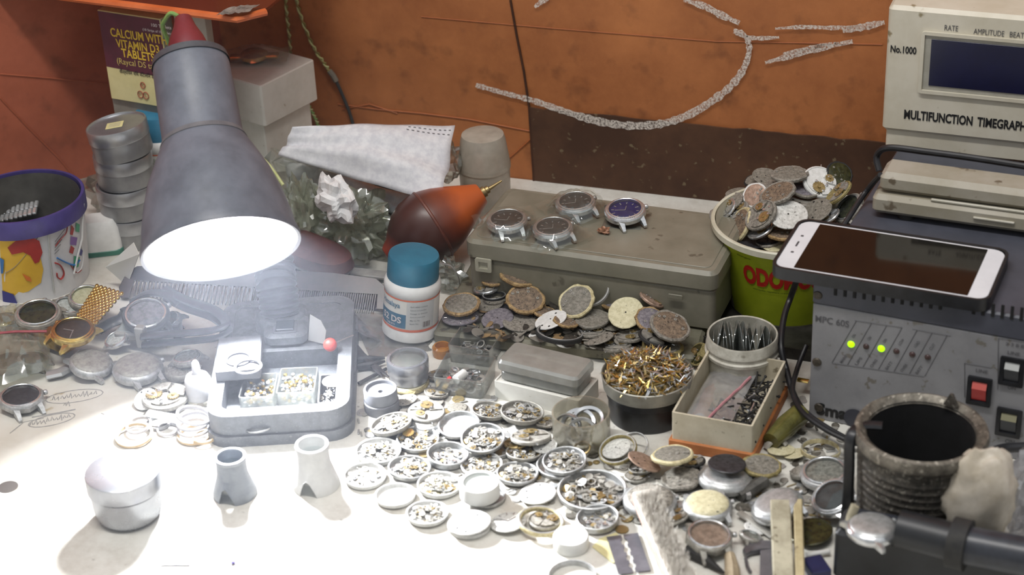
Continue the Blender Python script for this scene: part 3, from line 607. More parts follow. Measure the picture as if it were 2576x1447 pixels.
# added haze volume imitating lens glare round the lit mouth of the lamp
hz = bpy.data.materials.new('glare_haze'); hz.use_nodes = True; nt = hz.node_tree; nt.nodes.remove(nt.nodes['Principled BSDF'])
vs = nt.nodes.new('ShaderNodeVolumeScatter'); vs.inputs['Color'].default_value = (.80, .85, 1, 1); vs.inputs['Anisotropy'].default_value = .35
tc = nt.nodes.new('ShaderNodeTexCoord'); ln = nt.nodes.new('ShaderNodeVectorMath'); ln.operation = 'LENGTH'; nt.links.new(tc.outputs['Object'], ln.inputs[0])
mr = nt.nodes.new('ShaderNodeMapRange'); mr.interpolation_type = 'SMOOTHSTEP'; mr.inputs[1].default_value = .35; mr.inputs[2].default_value = 1.0; mr.inputs[3].default_value = GLARE_DENSITY; mr.inputs[4].default_value = 0; nt.links.new(ln.outputs['Value'], mr.inputs[0])
nt.links.new(mr.outputs[0], vs.inputs['Density']); nt.links.new(vs.outputs[0], nt.nodes['Material Output'].inputs['Volume'])
hm_ = mouth + axis*.03 + bk*.07
if GLARE_DENSITY: solo('haze', 'faint bluish haze of dusty air around the lit lamp mouth', 'haze', MB().ball((0, 0, 0), 1.0, n=40, m=24), hz, Matrix.Translation(hm_) @ Matrix.Scale(.29, 4), kind='stuff')
# ---- things in and on the lamp base
def LBon(px, py, z): q = on(Bm, px, py, 'z', z); return Bm @ Vector((q.x, q.y, z))
# ================================================================== TEMPLATES (unit radius, base at z = 0, +z is the face)
TPL = []
def tpl(name):
    o = bpy.data.objects.new(name, None); C.objects.link(o); TPL.append(o); return o
def sector(mb, a0, a1, r0, r1, z0, z1, mat=0, n=8):
    pts = [(r1*math.cos(a0+(a1-a0)*i/n), r1*math.sin(a0+(a1-a0)*i/n)) for i in range(n+1)] + [(r0*math.cos(a1-(a1-a0)*i/n), r0*math.sin(a1-(a1-a0)*i/n)) for i in range(n+1)]
    mb.prism(pts, z0, z1, mat, 0)
def gear(mb, c, r, z0, z1, teeth=16, mat=0):
    pts = []
    for i in range(teeth):
        for k, rr_ in ((0, .86), (.25, 1), (.5, 1), (.75, .86)):
            a = 2*PI*(i+k)/teeth; pts.append((c[0]+r*rr_*math.cos(a), c[1]+r*rr_*math.sin(a)))
    mb.prism(pts, z0, z1, mat); T = mb.T; mb.T = T @ Matrix.Translation((c[0], c[1], 0)); mb.lathe([(r*.3, z1), (r*.25, z1+.06), (0, z1+.06)], 10, mat); mb.T = T
def t_movement(seed):
    r_ = random.Random(seed); t = tpl('watch_movement')
    MB().lathe([(0, 0), (.93, 0), (.97, .05), (1, .07), (1, .18), (.95, .24), (.90, .24), (.88, .20), (0, .20)], 36).build('main_plate', steel, t)
    mb = MB(); a = r_.uniform(0, 6)
    for k in range(3):
        da = r_.uniform(1.1, 1.8); sector(mb, a, a+da, r_.uniform(.12, .3), r_.uniform(.78, .86), .2, .27+.03*k); a += da+r_.uniform(.15, .45)
    mb.build('bridge', dsteel, t)
    mb = MB(); g0 = r_.uniform(0, 6); gear(mb, (.45*math.cos(g0), .45*math.sin(g0)), .36, .29, .33, 20); mb.build('gear', brass, t)
    mb = MB(); g1 = g0+2.4; gear(mb, (.5*math.cos(g1), .5*math.sin(g1)), .25, .30, .36, 14); mb.build('gear', brass, t)
    mb = MB()
    for k in range(7):
        q = r_.uniform(0, 6.28); rr_ = r_.uniform(.3, .75); T = mb.T; mb.T = Matrix.Translation((rr_*math.cos(q), rr_*math.sin(q), .30)); mb.lathe([(.07, 0), (.07, .06), (0, .07)], 8); mb.T = T
    mb.build('screws', brsteel, t); MB().tube([(.97, 0, .12), (1.16, 0, .12)], .035, 6).build('stem', brsteel, t)
    return t
def t_crust(seed):
    r_ = random.Random(seed); t = tpl('watch_movement')
    MB().lathe([(0, 0), (.80, 0), (.93, .06), (1, .14), (1, .24), (.93, .30), (.86, .28), (0, .27)], 30, 0, .045, r_).build('rim', tanr, t)
    mb = MB(); n1, n2 = 26, 6
    def fn(u, v):
        r0 = .86*v; a = 2*PI*u; return (r0*math.cos(a), r0*math.sin(a), .28+.05*(1-v**4)+ (r_.uniform(-.025, .03) if .05 < v < .95 else 0))
    loops = [[fn(i/n1, .02+.98*j/n2) for i in range(n1)] for j in range(n2, -1, -1)]
    mb.loft(loops, 0, False, True).build('face', brownf, t, smooth=50)
    mb = MB()
    for k in range(5):
        q = r_.uniform(0, 6.28); rr_ = r_.uniform(.2, .72); mb.T = Matrix.Translation((rr_*math.cos(q), rr_*math.sin(q), .31)); mb.lathe([(.08, 0), (.08, .05), (.03, .055), (.03, .01), (0, .01)], 8)
    mb.build('screws', dsteel, t); return t
def t_disc(seed, holes=True):
    r_ = random.Random(seed); t = tpl('watch_dial')
    MB().lathe([(0, .06), (.93, .05), (1, .07), (1, .12), (.96, .15), (.3, .165), (0, .165)], 34, 0, .012, r_).build('dial_plate', creamf, t)
    mb = MB()
    for k in range(4 if holes else 1):
        q = r_.uniform(0, 6.28); rr_ = r_.uniform(.55, .8) if k else 0; mb.T = Matrix.Translation((rr_*math.cos(q), rr_*math.sin(q), .155)); mb.lathe([(.075 if k else .05, 0), (.06 if k else .05, .018), (0, .018)], 10)
    mb.T = Matrix()
    mb.build('dial_holes', M_('hole_black', '#26231f', rough=.8), t); return t
def t_dial(seed):
    t = tpl('watch_dial')
    MB().lathe([(0, 0), (.96, 0), (1, .03), (1, .10), (.96, .12), (0, .12)], 40).build('dial_plate', darkf, t)
    mb = MB()
    for k in range(12):
        a = 2*PI*k/12; mb.T = Matrix.Rotation(a, 4, 'Z') @ Matrix.Translation((.78, 0, .12)); mb.rbox(.22, .06, .02, .01, .004)
    mb.T = Matrix(); mb.build('hour_markers', brsteel, t)
    mb = MB(); mb.T = Matrix.Rotation(.6, 4, 'Z') @ Matrix.Translation((.25, 0, .14)); mb.rbox(.55, .06, .015, .01, .004); mb.T = Matrix.Rotation(2.5, 4, 'Z') @ Matrix.Translation((.35, 0, .155)); mb.rbox(.8, .045, .015, .01, .004); mb.build('hands', brsteel, t); return t
def t_dish(h, flange=1.0):
    t = tpl('parts_dish')
    MB().lathe([(0, 0), (.86, 0), (.93, .03), (.96, .06), (1, h-.05), (1.0, h), (.955, h+.02), (.92, h-.01), (.885, .07), (0, .06)], 44).build('dish_wall', steel, t)
    MB().lathe([(.86, .062), (.5, .07), (0, .072)], 32, cap=False).build('dish_floor', dsteel, t); return t
def t_ring(w_=.16, h=.2):
    t = tpl('case_ring'); MB().lathe([(1-w_, 0), (.98, 0), (1, .03), (1, h-.04), (.97, h), (1-w_*.7, h), (1-w_, h-.05), (1-w_, 0)], 44, cap=False).build('ring_body', creamr, t)
    MB().lathe([(1-w_*.72, h+.001), (1-w_*.3, h+.012), (1-w_*.25, h+.001)], 44, cap=False).build('ring_lip', steel, t); return t
def t_case(seed, square=False, octo=False):
    t = tpl('watch_case')
    mb = MB(); ns = 8 if octo else 40
    mb.lathe([(0, 0), (.72, 0), (.9, .07), (1, .18), (1, .36), (.95, .44), (.90, .46), (.84, .44), (.82, .34), (0, .33)], ns); mb.build('case_body', steel, t, smooth=30)
    for sx_ in (-1, 1):
        for sy in (-1, 1):
            mb = MB(); mb.loft([[(sx_*.50-.13, sy*.72, .05), (sx_*.50+.13, sy*.72, .05), (sx_*.50+.13, sy*.72, .36), (sx_*.50-.13, sy*.72, .36)], [(sx_*.52-.10, sy*1.02, .02), (sx_*.52+.10, sy*1.02, .02), (sx_*.52+.10, sy*1.02, .24), (sx_*.52-.10, sy*1.02, .24)], [(sx_*.53-.07, sy*1.22, -.04), (sx_*.53+.07, sy*1.22, -.04), (sx_*.53+.07, sy*1.22, .06), (sx_*.53-.07, sy*1.22, .06)]]); mb.build('lug', steel, t)
    mb = MB(); mb.lathe([(.8, .345), (.0, .35)], 36, cap=False); mb.build('dial_face', darkf, t)
    MB().lathe([(.82, .34), (.88, .44), (.86, .50), (.80, .52), (.77, .50), (.78, .40)], 44, cap=False).build('bezel', brsteel, t)
    MB().lathe([(.79, .46), (.74, .53), (.4, .565), (0, .575)], 40, cap=False).build('crystal', crystal, t)
    mb = MB(); mb.T = Matrix.Translation((1.0, 0, .24)) @ Matrix.Rotation(PI/2, 4, 'Y'); mb.lathe([(0, 0), (.10, 0), (.12, .04), (.12, .13), (.1, .16), (0, .16)], 12); mb.build('crown', steel, t); return t
def t_back(seed):
    """a watch head lying face down: the rounded case back is up"""
    t = tpl('watch_case')
    MB().lathe([(0, 0), (.8, 0), (.94, .06), (1, .16), (1, .30), (.93, .40), (.86, .43), (.84, .45)], 44, cap=False).build('case_body', steel, t)
    MB().lathe([(.86, .43), (.82, .48), (.70, .53), (.45, .555), (0, .56)], 40, cap=False).build('case_back', dsteel, t)
    for sx_ in (-1, 1):
        for sy in (-1, 1):
            mb = MB(); mb.loft([[(sx_*.48-.13, sy*.74, .08), (sx_*.48+.13, sy*.74, .08), (sx_*.48+.13, sy*.74, .36), (sx_*.48-.13, sy*.74, .36)], [(sx_*.5-.08, sy*1.16, .0), (sx_*.5+.08, sy*1.16, .0), (sx_*.5+.08, sy*1.16, .18), (sx_*.5-.08, sy*1.16, .18)]]); mb.build('lug', steel, t)
    mb = MB(); mb.T = Matrix.Translation((1.0, 0, .22)) @ Matrix.Rotation(PI/2, 4, 'Y'); mb.lathe([(0, 0), (.1, 0), (.11, .04), (.11, .12), (0, .14)], 12); mb.build('crown', steel, t); return t
def heapmesh(seed, n=80, dome=.22, kinds='dgbsr', mats=None, size=1.0, flat=.5):
    r_ = random.Random(seed); mb = MB()
    for i in range(n):
        a = r_.uniform(0, 2*PI); rr_ = math.sqrt(r_.random())*.80; zz = r_.uniform(.0, dome)*(1-rr_*rr_*.8)
        mb.T = Matrix.Translation((rr_*math.cos(a), rr_*math.sin(a), zz)) @ Matrix.Rotation(r_.uniform(0, 6.28), 4, 'Z') @ Matrix.Rotation(r_.uniform(-flat, flat), 4, 'X')
        m = r_.randrange(3) if mats is None else r_.choice(mats); k = r_.choice(kinds); s_ = size*r_.uniform(.7, 1.4)
        if k == 'd': mb.lathe([(0, 0), (.10*s_, 0), (.11*s_, .01), (.11*s_, .035), (0, .04)], 10, m)
        elif k == 'g': gear(mb, (0, 0), .12*s_, 0, .02, 10, m)
        elif k == 'b': mb.rbox(.24*s_, .07*s_, .03, .02, .005, m)
        elif k == 's': mb.tube([(-.12*s_, 0, .02), (.12*s_, 0, .03)], .018*s_, 5, m)
        elif k == 'r': mb.lathe([(.10*s_, 0), (.14*s_, .0), (.14*s_, .03), (.10*s_, .03), (.10*s_, 0)], 12, m, cap=False)
        elif k == 'h': mb.prism([(-.2*s_, 0), (0, .03*s_), (.2*s_, .008*s_), (.2*s_, -.008*s_), (0, -.03*s_)], 0, .012, m)
    mb.T = Matrix(); return mb
TM = [t_movement(i) for i in (1, 2, 3)]; TC = [t_crust(i) for i in (4, 5, 6)]; TD = [t_disc(7), t_disc(8), t_disc(9, False)]; TL = [t_dial(1)]
TDI = [t_dish(.26), t_dish(.36)]; TR = [t_ring(), t_ring(.10, .25)]; TCA = [t_case(1), t_case(2, octo=True)]; TB = [t_back(1)]
HEAP = [heapmesh(20+i, 95, mats=[0, 0, 0, 0, 1, 2]).build('loose_parts', [dsteel, brass, steel]) for i in range(4)] + [heapmesh(40, 40, .12).build('loose_parts', [dsteel, brass, brsteel])]
for h_ in HEAP: TPL.append(h_)
used = set()
def inst(t, M, R, label, name=None, cat=None, group=None, mats=None, skip=(), rot=0, flat=1.0):
    MM = M @ Matrix.Rotation(rot, 4, 'Z') @ Matrix.Diagonal((R, R, R*flat, 1))
    c = t.copy(); C.objects.link(c); c.matrix_world = MM; c.name = name or t.name.split('.')[0]
    tag(c, label, cat, group)
    for ch in t.children:
        pn = ch.name.split('.')[0]
        if pn in skip: continue
        d = ch.copy(); C.objects.link(d); d.parent = c; d.name = pn
        if mats and pn in mats:
            d.material_slots[0].link = 'OBJECT'; d.material_slots[0].material = mats[pn]
    return c
FACE = {'brown': brownf, 'grey': greyf, 'violet': violetf, 'cream': creamf, 'white': whitef, 'pink': pinkf, 'dark': darkf, 'dust': gsteel, 'olive': olive, 'gold': brass, 'steel': steel, 'clean': whitec, 'bright': brsteel, 'ds': dsteel}
RIM = {'tan': tanr, 'steel': steel, 'cream': creamr, 'yellow': ydirty, 'ds': dsteel, 'dust': gsteel, 'dark': blackm, 'gold': brass, 'white': whitec, 'bright': brsteel, 'grey': greyf}
for _k, _v in FACE.items(): RIM.setdefault(_k, _v)
def item(kind, px, py, a, ratio, ang, zr, label, c1='grey', c2='steel', rot=0, group=None, seed=None, fl=1.0):
    th = {'mv': .26, 'cr': .3, 'di': .15, 'dl': .12, 'dish': .26, 'deep': .36, 'ring': .2, 'ring2': .25, 'case': .5, 'octo': .5, 'back': .5}[kind]*fl
    M, R = ell(px, py, a, ratio, ang, zr, th); s_ = seed if seed is not None else int(px+py)
    if kind == 'mv': return inst(TM[s_ % 3], M, R, label, 'watch_movement', 'watch movement', group, {'main_plate': RIM[c2], 'bridge': FACE[c1]}, rot=rot or s_ % 6, flat=fl)
    if kind == 'cr': return inst(TC[s_ % 3], M, R, label, 'watch_movement', 'watch movement', group, {'rim': RIM[c2], 'face': FACE[c1]}, rot=rot or s_ % 6, flat=fl)
    if kind == 'di': return inst(TD[s_ % 3], M, R, label, 'watch_dial', 'watch dial', group, {'dial_plate': FACE[c1]}, rot=rot or s_ % 6, flat=fl)
    if kind == 'dl': return inst(TL[0], M, R, label, 'watch_dial', 'watch dial', group, {'dial_plate': FACE[c1]}, rot=rot, flat=fl)
    if kind in ('dish', 'deep'): return inst(TDI[kind == 'deep'], M, R, label, 'parts_dish', 'dish', group, {'dish_wall': RIM[c2], 'dish_floor': FACE[c1]}, flat=fl), M, R
    if kind in ('ring', 'ring2'): return inst(TR[kind == 'ring2'], M, R, label, 'case_ring', 'ring', group, {'ring_body': RIM[c2]}, flat=fl)
    if kind in ('case', 'octo'): return inst(TCA[kind == 'octo'], M, R, label, 'watch_case', 'watch', group, {'dial_face': FACE[c1], 'case_body': RIM[c2], 'lug': RIM[c2]}, rot=rot, flat=fl)
    if kind == 'back': return inst(TB[0], M, R, label, 'watch_case', 'watch', group, {'case_back': FACE[c1], 'case_body': RIM[c2], 'lug': RIM[c2]}, rot=rot, flat=fl)
def contents(M, R, label, k, z=.07, sc=1.0, mats=None):
    h = HEAP[k % 5]; c = h.copy(); C.objects.link(c); c.name = 'loose_parts'
    c.matrix_world = M @ Matrix.Translation((0, 0, z*R)) @ Matrix.Rotation(k*1.7, 4, 'Z') @ Matrix.Scale(R*sc, 4)
    return tag(c, label, 'watch parts', kind='stuff')
# ================================================================== LAMP BASE CONTENTS
def toplocal(px, py, z, rz): return frame(LBon(px, py, z), math.radians(21.5+rz))
for (px, py, w1, d1, lb, ht, hm, gl) in ((655, 1005, .0265, .034, 'small clear box of gold crowns, left one in the lamp base tray', .013, 'gold watch crowns heaped in the left clear box of the lamp base', True), (752, 995, .029, .036, 'small clear box of gold crowns, middle one in the lamp base tray', .014, 'gold watch crowns heaped in the middle clear box of the lamp base', True)):
    Mq = toplocal(px, py, .0085, -3)
    t = root('crown_box', lb, 'box', Mq); MB().tray(w1, d1, ht, .001, .001, .002).build('box_wall', clearp, t)
    mb = MB(); r_ = random.Random(int(px))
    for i in range(110):
        mb.T = Matrix.Translation((r_.uniform(-.5, .5)*(w1-.006), r_.uniform(-.5, .5)*(d1-.007), .0015+r_.uniform(0, ht-.005))) @ Matrix.Rotation(r_.uniform(0, 6), 4, 'Z') @ Matrix.Rotation(r_.uniform(-1, 1), 4, 'X'); mb.lathe([(0, 0), (.0014, 0), (.0016, .0004), (.0016, .0015), (.0012, .002), (0, .0021)], 8, 0 if r_.random() < .4 else 1)
    mb.T = Matrix(); solo('watch_crowns', hm, 'watch crowns', mb, [gold, brsteel], Mq, kind='stuff')
Mq = toplocal(838, 1010, .0085, 0)
t = root('crown_box', 'open grey compartment of dusty parts, rightmost in the lamp base tray', 'box', Mq); MB().tray(.020, .040, .012, .001, .001, .002).build('box_wall', M_('grey_clear', '#85868a', '#707176', .4, 0, 60), t)
mb = heapmesh(91, 60, .3, mats=[0, 0, 2]); solo('loose_parts', 'dusty grey parts in the right compartment of the lamp base', 'watch parts', mb, [gsteel, brass, brsteel], Mq @ Matrix.Translation((0, -.004, .003)) @ Matrix.Diagonal((.0105, .018, .025, 1)), kind='stuff')
item('di', 838, 958, 56, None, 0, .021, 'dusty grey disc on the right compartment of the lamp base', 'dust', seed=2)
for (px, py, a, lb, z, c, mt) in ((652, 1068, 84, 'shiny crystal ring at the front left of the lamp base tray', .009, 'ring2', 'bright'), (756, 1050, 80, 'shiny crystal ring at the front middle of the lamp base tray', .0095, 'ring2', 'bright')):
    item(c, px, py, a, .40, 12, z, lb, c2=mt, fl=.5)
contents(frame(LBon(715, 1072, .0095)), .013, 'loose steel parts between the two crystal rings of the lamp base', 4, 0)
# grey card box with rubber rings at left of the base, red pin, white card
Mq = toplocal(604, 915, bh, 2)
gt = solo('flat_case', 'flat grey case on the left of the lamp base deck', 'case', MB().rbox(.034, .050, .010, .002, .001), M_('flat_grey', '#77777a', '#66666a', .55, 0, 60), Mq)
for (px, py, a, lb) in ((600, 903, 66, 'black rubber ring on the flat grey case, back one'), (624, 922, 72, 'black rubber ring with a pale edge on the flat grey case, front one')):
    M, R = ell(px, py, a, None, 0, bh+.010+(.0012 if a == 72 else 0), .1); solo('rubber_ring', lb, 'ring', MB().lathe([(R*.82, 0), (R, .0003), (R, .0012), (R*.82, .0014), (R*.82, 0)], 32, cap=False), M_('rubber_dark' if a == 66 else 'rubber_pale', '#3c3d42' if a == 66 else '#8d8e90', '#33343a' if a == 66 else '#56575b', .6, 0, 60), frame(M.translation))
pm = LBon(832, 882, bh+.0005)
t = root('ball_pin', 'red ball headed pin standing on the right of the lamp base', 'pin', frame(pm)); MB().ball((0, 0, .0052), .0054, n=20, m=12).build('ball_head', M_('red_ball', '#d84a42', rough=.3), t); MB().tube([(0, 0, .005), (.010, .022, .0025)], .0005, 6).build('pin_shaft', brsteel, t)
pw = LBon(800, 862, bh); mb = MB(); mb.prism([(-.009, 0), (.006, 0), (.0065, .011), (.001, .018), (-.009, .021)], -.0003, .0003)
solo('paper_tag', 'small white paper tag standing beside the red pin', 'paper', mb, whitec, frame(pw, math.radians(-8)) @ Matrix.Rotation(math.radians(72), 4, 'X'))
# ================================================================== COMB, BRUSH, PAPER, CAP BY THE TUB
cl, cr_ = P(298, 742, .004), P(972, 782, .004)
vx = (cr_-cl); Lc = vx.length; Mc_ = frame(cl, math.atan2(vx.y, vx.x)) @ Matrix.Rotation(math.radians(38), 4, 'X')
combm = M_('comb_plastic', '#3d2a2b', '#2c1f20', .3, 0, 60)
comb = root('hair_comb', 'dark brown hair comb lying behind the lamp, coarse teeth at left', 'comb', Mc_)
MB().prism([(0, .006), (.004, .020), (.012, .026), (.05, .030), (Lc-.05, .030), (Lc-.012, .027), (Lc-.004, .021), (Lc, .012), (Lc, -.0), (Lc-.007, 0), (Lc-.008, .013), (.012, .013), (.010, -.003), (.003, -.003)], 0, .0032, 0, .0007).build('spine', combm, comb)
for nm, xa, xb_, st, tw_ in (('coarse_teeth', .014, Lc*.5, .0034, .0016), ('fine_teeth', Lc*.5, Lc-.010, .0019, .0009)):
    mb = MB(); x = xa
    while x < xb_: mb.prism([(x, .014), (x+tw_, .014), (x+tw_*.75, -.004), (x+tw_*.25, -.004)], .0006, .0026); x += st
    mb.build(nm, combm, comb, smooth=0)
Mb_ = frame(P(790, 700, .0), math.radians(-24))
br_ = root('wooden_brush', 'dark red brown oval brush back behind the lamp at right', 'brush', Mb_)
mb = MB(); 
def sup(a_, b_, c_, n=28): return [(a_*math.copysign(abs(math.cos(t))**.8, math.cos(t)), b_*math.copysign(abs(math.sin(t))**.8, math.sin(t)), c_) for t in [2*PI*i/n for i in range(n)]]
mb.loft([sup(.044, .019, .018), sup(.046, .021, .022), sup(.044, .019, .031), sup(.034, .012, .036)]); mb.build('handle_back', M_('brush_wood', '#5c2f28', '#44211d', .35, 0, 30), br_)
mb = MB(); mb.loft([sup(.040, .016, .000), sup(.041, .017, .018)]); mb.build('bristles', M_('brush_hair', '#3a3536', '#26221f', .9, 0, 400, bump=.6), br_)
mb = MB(); pq = [P(266, 672, .02), P(336, 610, .05), P(350, 640, .045), P(320, 720, .006)]
solo('paper_card', 'white paper card leaning between the tub and the comb', 'card', MB().add([tuple(p_) for p_ in pq], [(0, 1, 2, 3)]), whitec, smooth=0, solid=.0006)
pz = P(262, 630, .0); Mz = frame(pz, .5)
t = root('charger_plug', 'white plastic block with green edge beside the printed tub', 'plug', Mz)
MB().loft([[(x, y, 0) for x, y in rrect(.036, .026, .008, 5)], [(x, y, .010) for x, y in rrect(.036, .026, .008, 5)], [(x*.97, y*.97, .026) for x, y in rrect(.036, .026, .009, 5)], [(x*.75, y*.75, .033) for x, y in rrect(.036, .026, .010, 5)]], 0).build('plug_body', wplastic, t)
MB().rbox(.037, .027, .006, .008, .001).build('green_edge', M_('green_edge', '#3f7d6c', '#356b5c', .4, 0, 60), t)
# ================================================================== WATCHES AT THE LEFT
# gold bracelet watch
Mgw, Rg = ell(183, 826, 112, .60, 6, .022, .5)
gwc = inst(TCA[0], Mgw, Rg, 'gold watch with a brown dial and long gold mesh bracelet', 'wristwatch', 'watch', None, {'case_body': gold, 'lug': gold, 'bezel': gold, 'crown': gold, 'dial_face': M_('brown_dial', '#4b3a2c', '#35281e', .3, .2, 5)}, rot=2.2)
def ribbon(parent, name, mat, pts, wvec, thick=.0015, n=20, inv=None):
    sp = smoothpath(pts, n); mb = MB(); wv = wvec
    mb.loft([[tuple(p_-w_*.5+Vector((0, 0, thick))), tuple(p_+w_*.5+Vector((0, 0, thick))), tuple(p_+w_*.5), tuple(p_-w_*.5)] for p_, w_ in [(q, wv(i/(len(sp)-1))) for i, q in enumerate(sp)]])
    if inv: mb.v = [tuple(inv @ Vector(q)) for q in mb.v]
    return mb.build(name, mat, parent)
c00, c01, c10, c11 = P(192, 792, .022), P(236, 826, .022), P(240, 716, .030), P(313, 738, .030)
gi = gwc.matrix_world.inverted(); mb = MB(); nu, nv = 7, 17
for i in range(nu):
    for j in range(nv):
        if (j % 2) and i == nu-1: continue
        u = (i+.5+(.5 if j % 2 else 0))/nu; v = (j+.5)/nv; a = c00.lerp(c01, u); b = c10.lerp(c11, u); q = a.lerp(b, v)
        q2 = a.lerp(b, v+.01); dr_ = (q2-q).normalized(); ww_ = (c01-c00).lerp(c11-c10, v)/nu; n_ = ww_.cross(dr_).normalized()
        mb.T = Matrix((ww_*.46, dr_*.0024, n_*.0016)).transposed().to_4x4(); mb.T.translation = q; mb.ball((0, 0, 0), 1.0, n=8, m=6)
mb.T = Matrix(); mb.v = [tuple(gi @ Vector(q)) for q in mb.v]; mb.build('bracelet', gold, gwc)
mb = MB(); e0_, e1_ = P(122, 838, .012), P(180, 862, .012); Me = frame((e0_+e1_)/2-Vector((0, .004, .006)), math.atan2(e1_.y-e0_.y, e1_.x-e0_.x)); mb.rbox((e1_-e0_).length+.002, .014, .012, .001, .001); mb.v = [tuple(gi @ (Me @ Vector(q))) for q in mb.v]; mb.build('end_link', gold, gwc)
mb = MB(); 
for a0, ln in ((.5, .5), (2.2, .62)): mb.T = Matrix.Rotation(a0, 4, 'Z') @ Matrix.Translation((ln*.4, 0, .36)); mb.rbox(ln, .05, .02, .01, .004)
mb.T = Matrix(); mb.build('hands', brsteel, gwc)
item('case', 214, 742, 88, .66, 12, .010, 'round watch with a pale cream dial half under the gold bracelet', 'cream', 'ds', rot=.5)
item('case', 172, 766, 74, .62, -10, .006, 'small steel watch with pale grey dial left of the cream dialled watch', 'white', 'ds', rot=.5)
item('case', 94, 784, 118, .62, 10, .008, 'large domed crystal watch behind the zip bag at far left', 'olive', 'ds', rot=1.2)
item('back', 230, 905, 110, .62, -4, .003, 'round steel watch lying face down below the gold watch', 'ds', 'steel', rot=.9)
item('back', 345, 915, 128, .56, 8, .003, 'big round steel watch lying face down under the black strap', 'ds', 'steel', rot=.4)
item('octo', 52, 993, 118, .55, 8, .003, 'heavy steel eight sided watch with dark dial at left edge', 'dark', 'steel', rot=.3)
item('case', 366, 786, 120, .72, 10, .016, 'large dark round watch with a black strap beside the lamp base', 'violet', 'dark', rot=.4)
Mo = frame(P(334, 842, .010), .1); t = root('wristwatch', 'small square watch with a pale dial in front of the black strapped watch', 'watch', Mo)
MB().rbox(.024, .021, .007, .003, .0015).build('case_body', dsteel, t); MB().rbox(.019, .016, .0006, .002, .0002, c=(0, 0, .0068)).build('dial_face', whitef, t); MB().rbox(.019, .016, .0008, .002, .0003, c=(0, 0, .0074)).build('crystal', crystal, t)
item('mv', 415, 992, 120, .52, 10, .004, 'wide grey movement disc at the foot of the lamp base', 'dust', 'ds', fl=1.2)
item('di', 365, 1004, 64, .75, 40, .003, 'pale worn dial half under the wide grey movement disc', 'white')
item('back', 455, 926, 86, .45, 8, .002, 'flat grey watch lying right of the face down steel watches', 'dust', 'ds', rot=1)
item('case', 470, 895, 78, .45, 14, .010, 'small dusty watch under the black strap end', 'dust', 'ds', rot=1)
item('case', 418, 806, 80, .5, 30, .004, 'dark watch squeezed between the strapped watch and lamp', 'dark', 'dark', rot=1)
item('case', 290, 850, 64, .55, 30, .006, 'small bright steel watch beside the gold bracelet', 'white', 'bright', rot=1)
# black strap
strapm = M_('black_strap', '#34343a', '#28282d', .32, 0, 60); 
ps = [P(358, 868, .016), P(420, 862, .018), P(480, 858, .022), P(545, 850, .031), P(572, 832, .033), P(540, 800, .033), P(470, 775, .030), P(418, 748, .026)]
t = root('watch_strap', 'black double ridged leather strap looped in front of the lamp', 'strap', frame((0, 0, 0)))
sp = smoothpath(ps, 8)
for dz, nm in ((0, 'strap_band'), (.0075, 'strap_band')): MB().tube([q+Vector((0, 0, dz)) for q in sp], .0042, 10, flat=.55).build(nm, strapm, t)
MB().rbox(.006, .008, .018, .001, .001).build('keeper', strapm, t, frame(P(452, 862, .012), .1))
MB().rbox(.008, .007, .019, .001, .001).build('buckle', dsteel, t, frame(P(360, 872, .010), .1))
ps = [P(330, 760, .026), P(372, 738, .034), P(420, 742, .036), P(450, 765, .03)]
solo('watch_strap', 'dark strap arched over the large dark watch', 'strap', MB().tube(smoothpath(ps, 8), .0045, 10, flat=.5), strapm)
ps = [P(246, 832, .012), P(280, 812, .014), P(308, 800, .016), P(324, 778, .016)]
solo('watch_strap', 'black strap piece between the gold bracelet and the square watch', 'strap', MB().tube(smoothpath(ps, 6), .0065, 10, flat=.4), strapm)
mb = MB(); mb.tube([P(118, 945, .006), P(150, 938, .007), P(182, 922, .006)], .0055, 8, flat=.5); solo('clasp', 'brushed steel clasp in front of the zip bag', 'clasp', mb, steel)
# zip bag and other bag at far left
def bag(name, label, corners, z, amp, seed, zipline=None, mat=None, inside=None, nu=14, nv=10):
    """a filled polythene bag: corners px (tl, tr, br, bl), each with its height"""
    r_ = random.Random(seed); q = [P(x, y, h_) for x, y, h_ in corners]
    t = root(name, label, 'bag', frame((0, 0, 0)))
    def mk(sgn):
        def fn(u, v):
            p_ = q[3].lerp(q[2], u).lerp(q[0].lerp(q[1], u), v); e_ = math.sin(PI*u)*math.sin(PI*v)
            return p_ + Vector((r_.uniform(-1, 1)*.0012, r_.uniform(-1, 1)*.0012, sgn*amp*e_**.6 + (r_.uniform(-1, 1)*amp*.22 if 0 < u < 1 and 0 < v < 1 else 0)))
        return MB().grid(fn, nu, nv)
    mk(1).build('film', mat or bagm, t, smooth=25)
    mb = mk(-.25); mb.build('back_film', mat or bagm, t, smooth=25)
    if zipline:
        a, b = [P(x, y, h_) for x, y, h_ in zipline[:2]]; MB().tube([a, a.lerp(b, .5)+Vector((0, 0, .0012)), b], .0011, 6).build('zip', M_('zip_red', '#a8545c', '#b8686e', .4, 0, 60), t)
    return t
bag('zip_bag', 'clear zip bag with a red zip line at the far left', [(-40, 822, .018), (118, 826, .018), (130, 925, .010), (-40, 985, .010)], .01, .010, 1, [(-40, 842, .026), (118, 834, .024)])
bag('zip_bag', 'crumpled clear bag behind the zip bag at the far left', [(-30, 775, .012), (60, 765, .012), (85, 830, .012), (-40, 840, .012)], .01, .008, 5)
item('back', 20, 905, 90, .5, 10, .002, 'steel watch inside the clear zip bag, left', 'olive', 'ds', rot=1)
item('case', 84, 900, 80, .5, 0, .002, 'greenish watch inside the clear zip bag, right', 'olive', 'ds', rot=1)
item('back', 10, 800, 70, .5, 10, .002, 'gold edged watch peeking from the crumpled bag at left edge', 'gold', 'gold', rot=1)
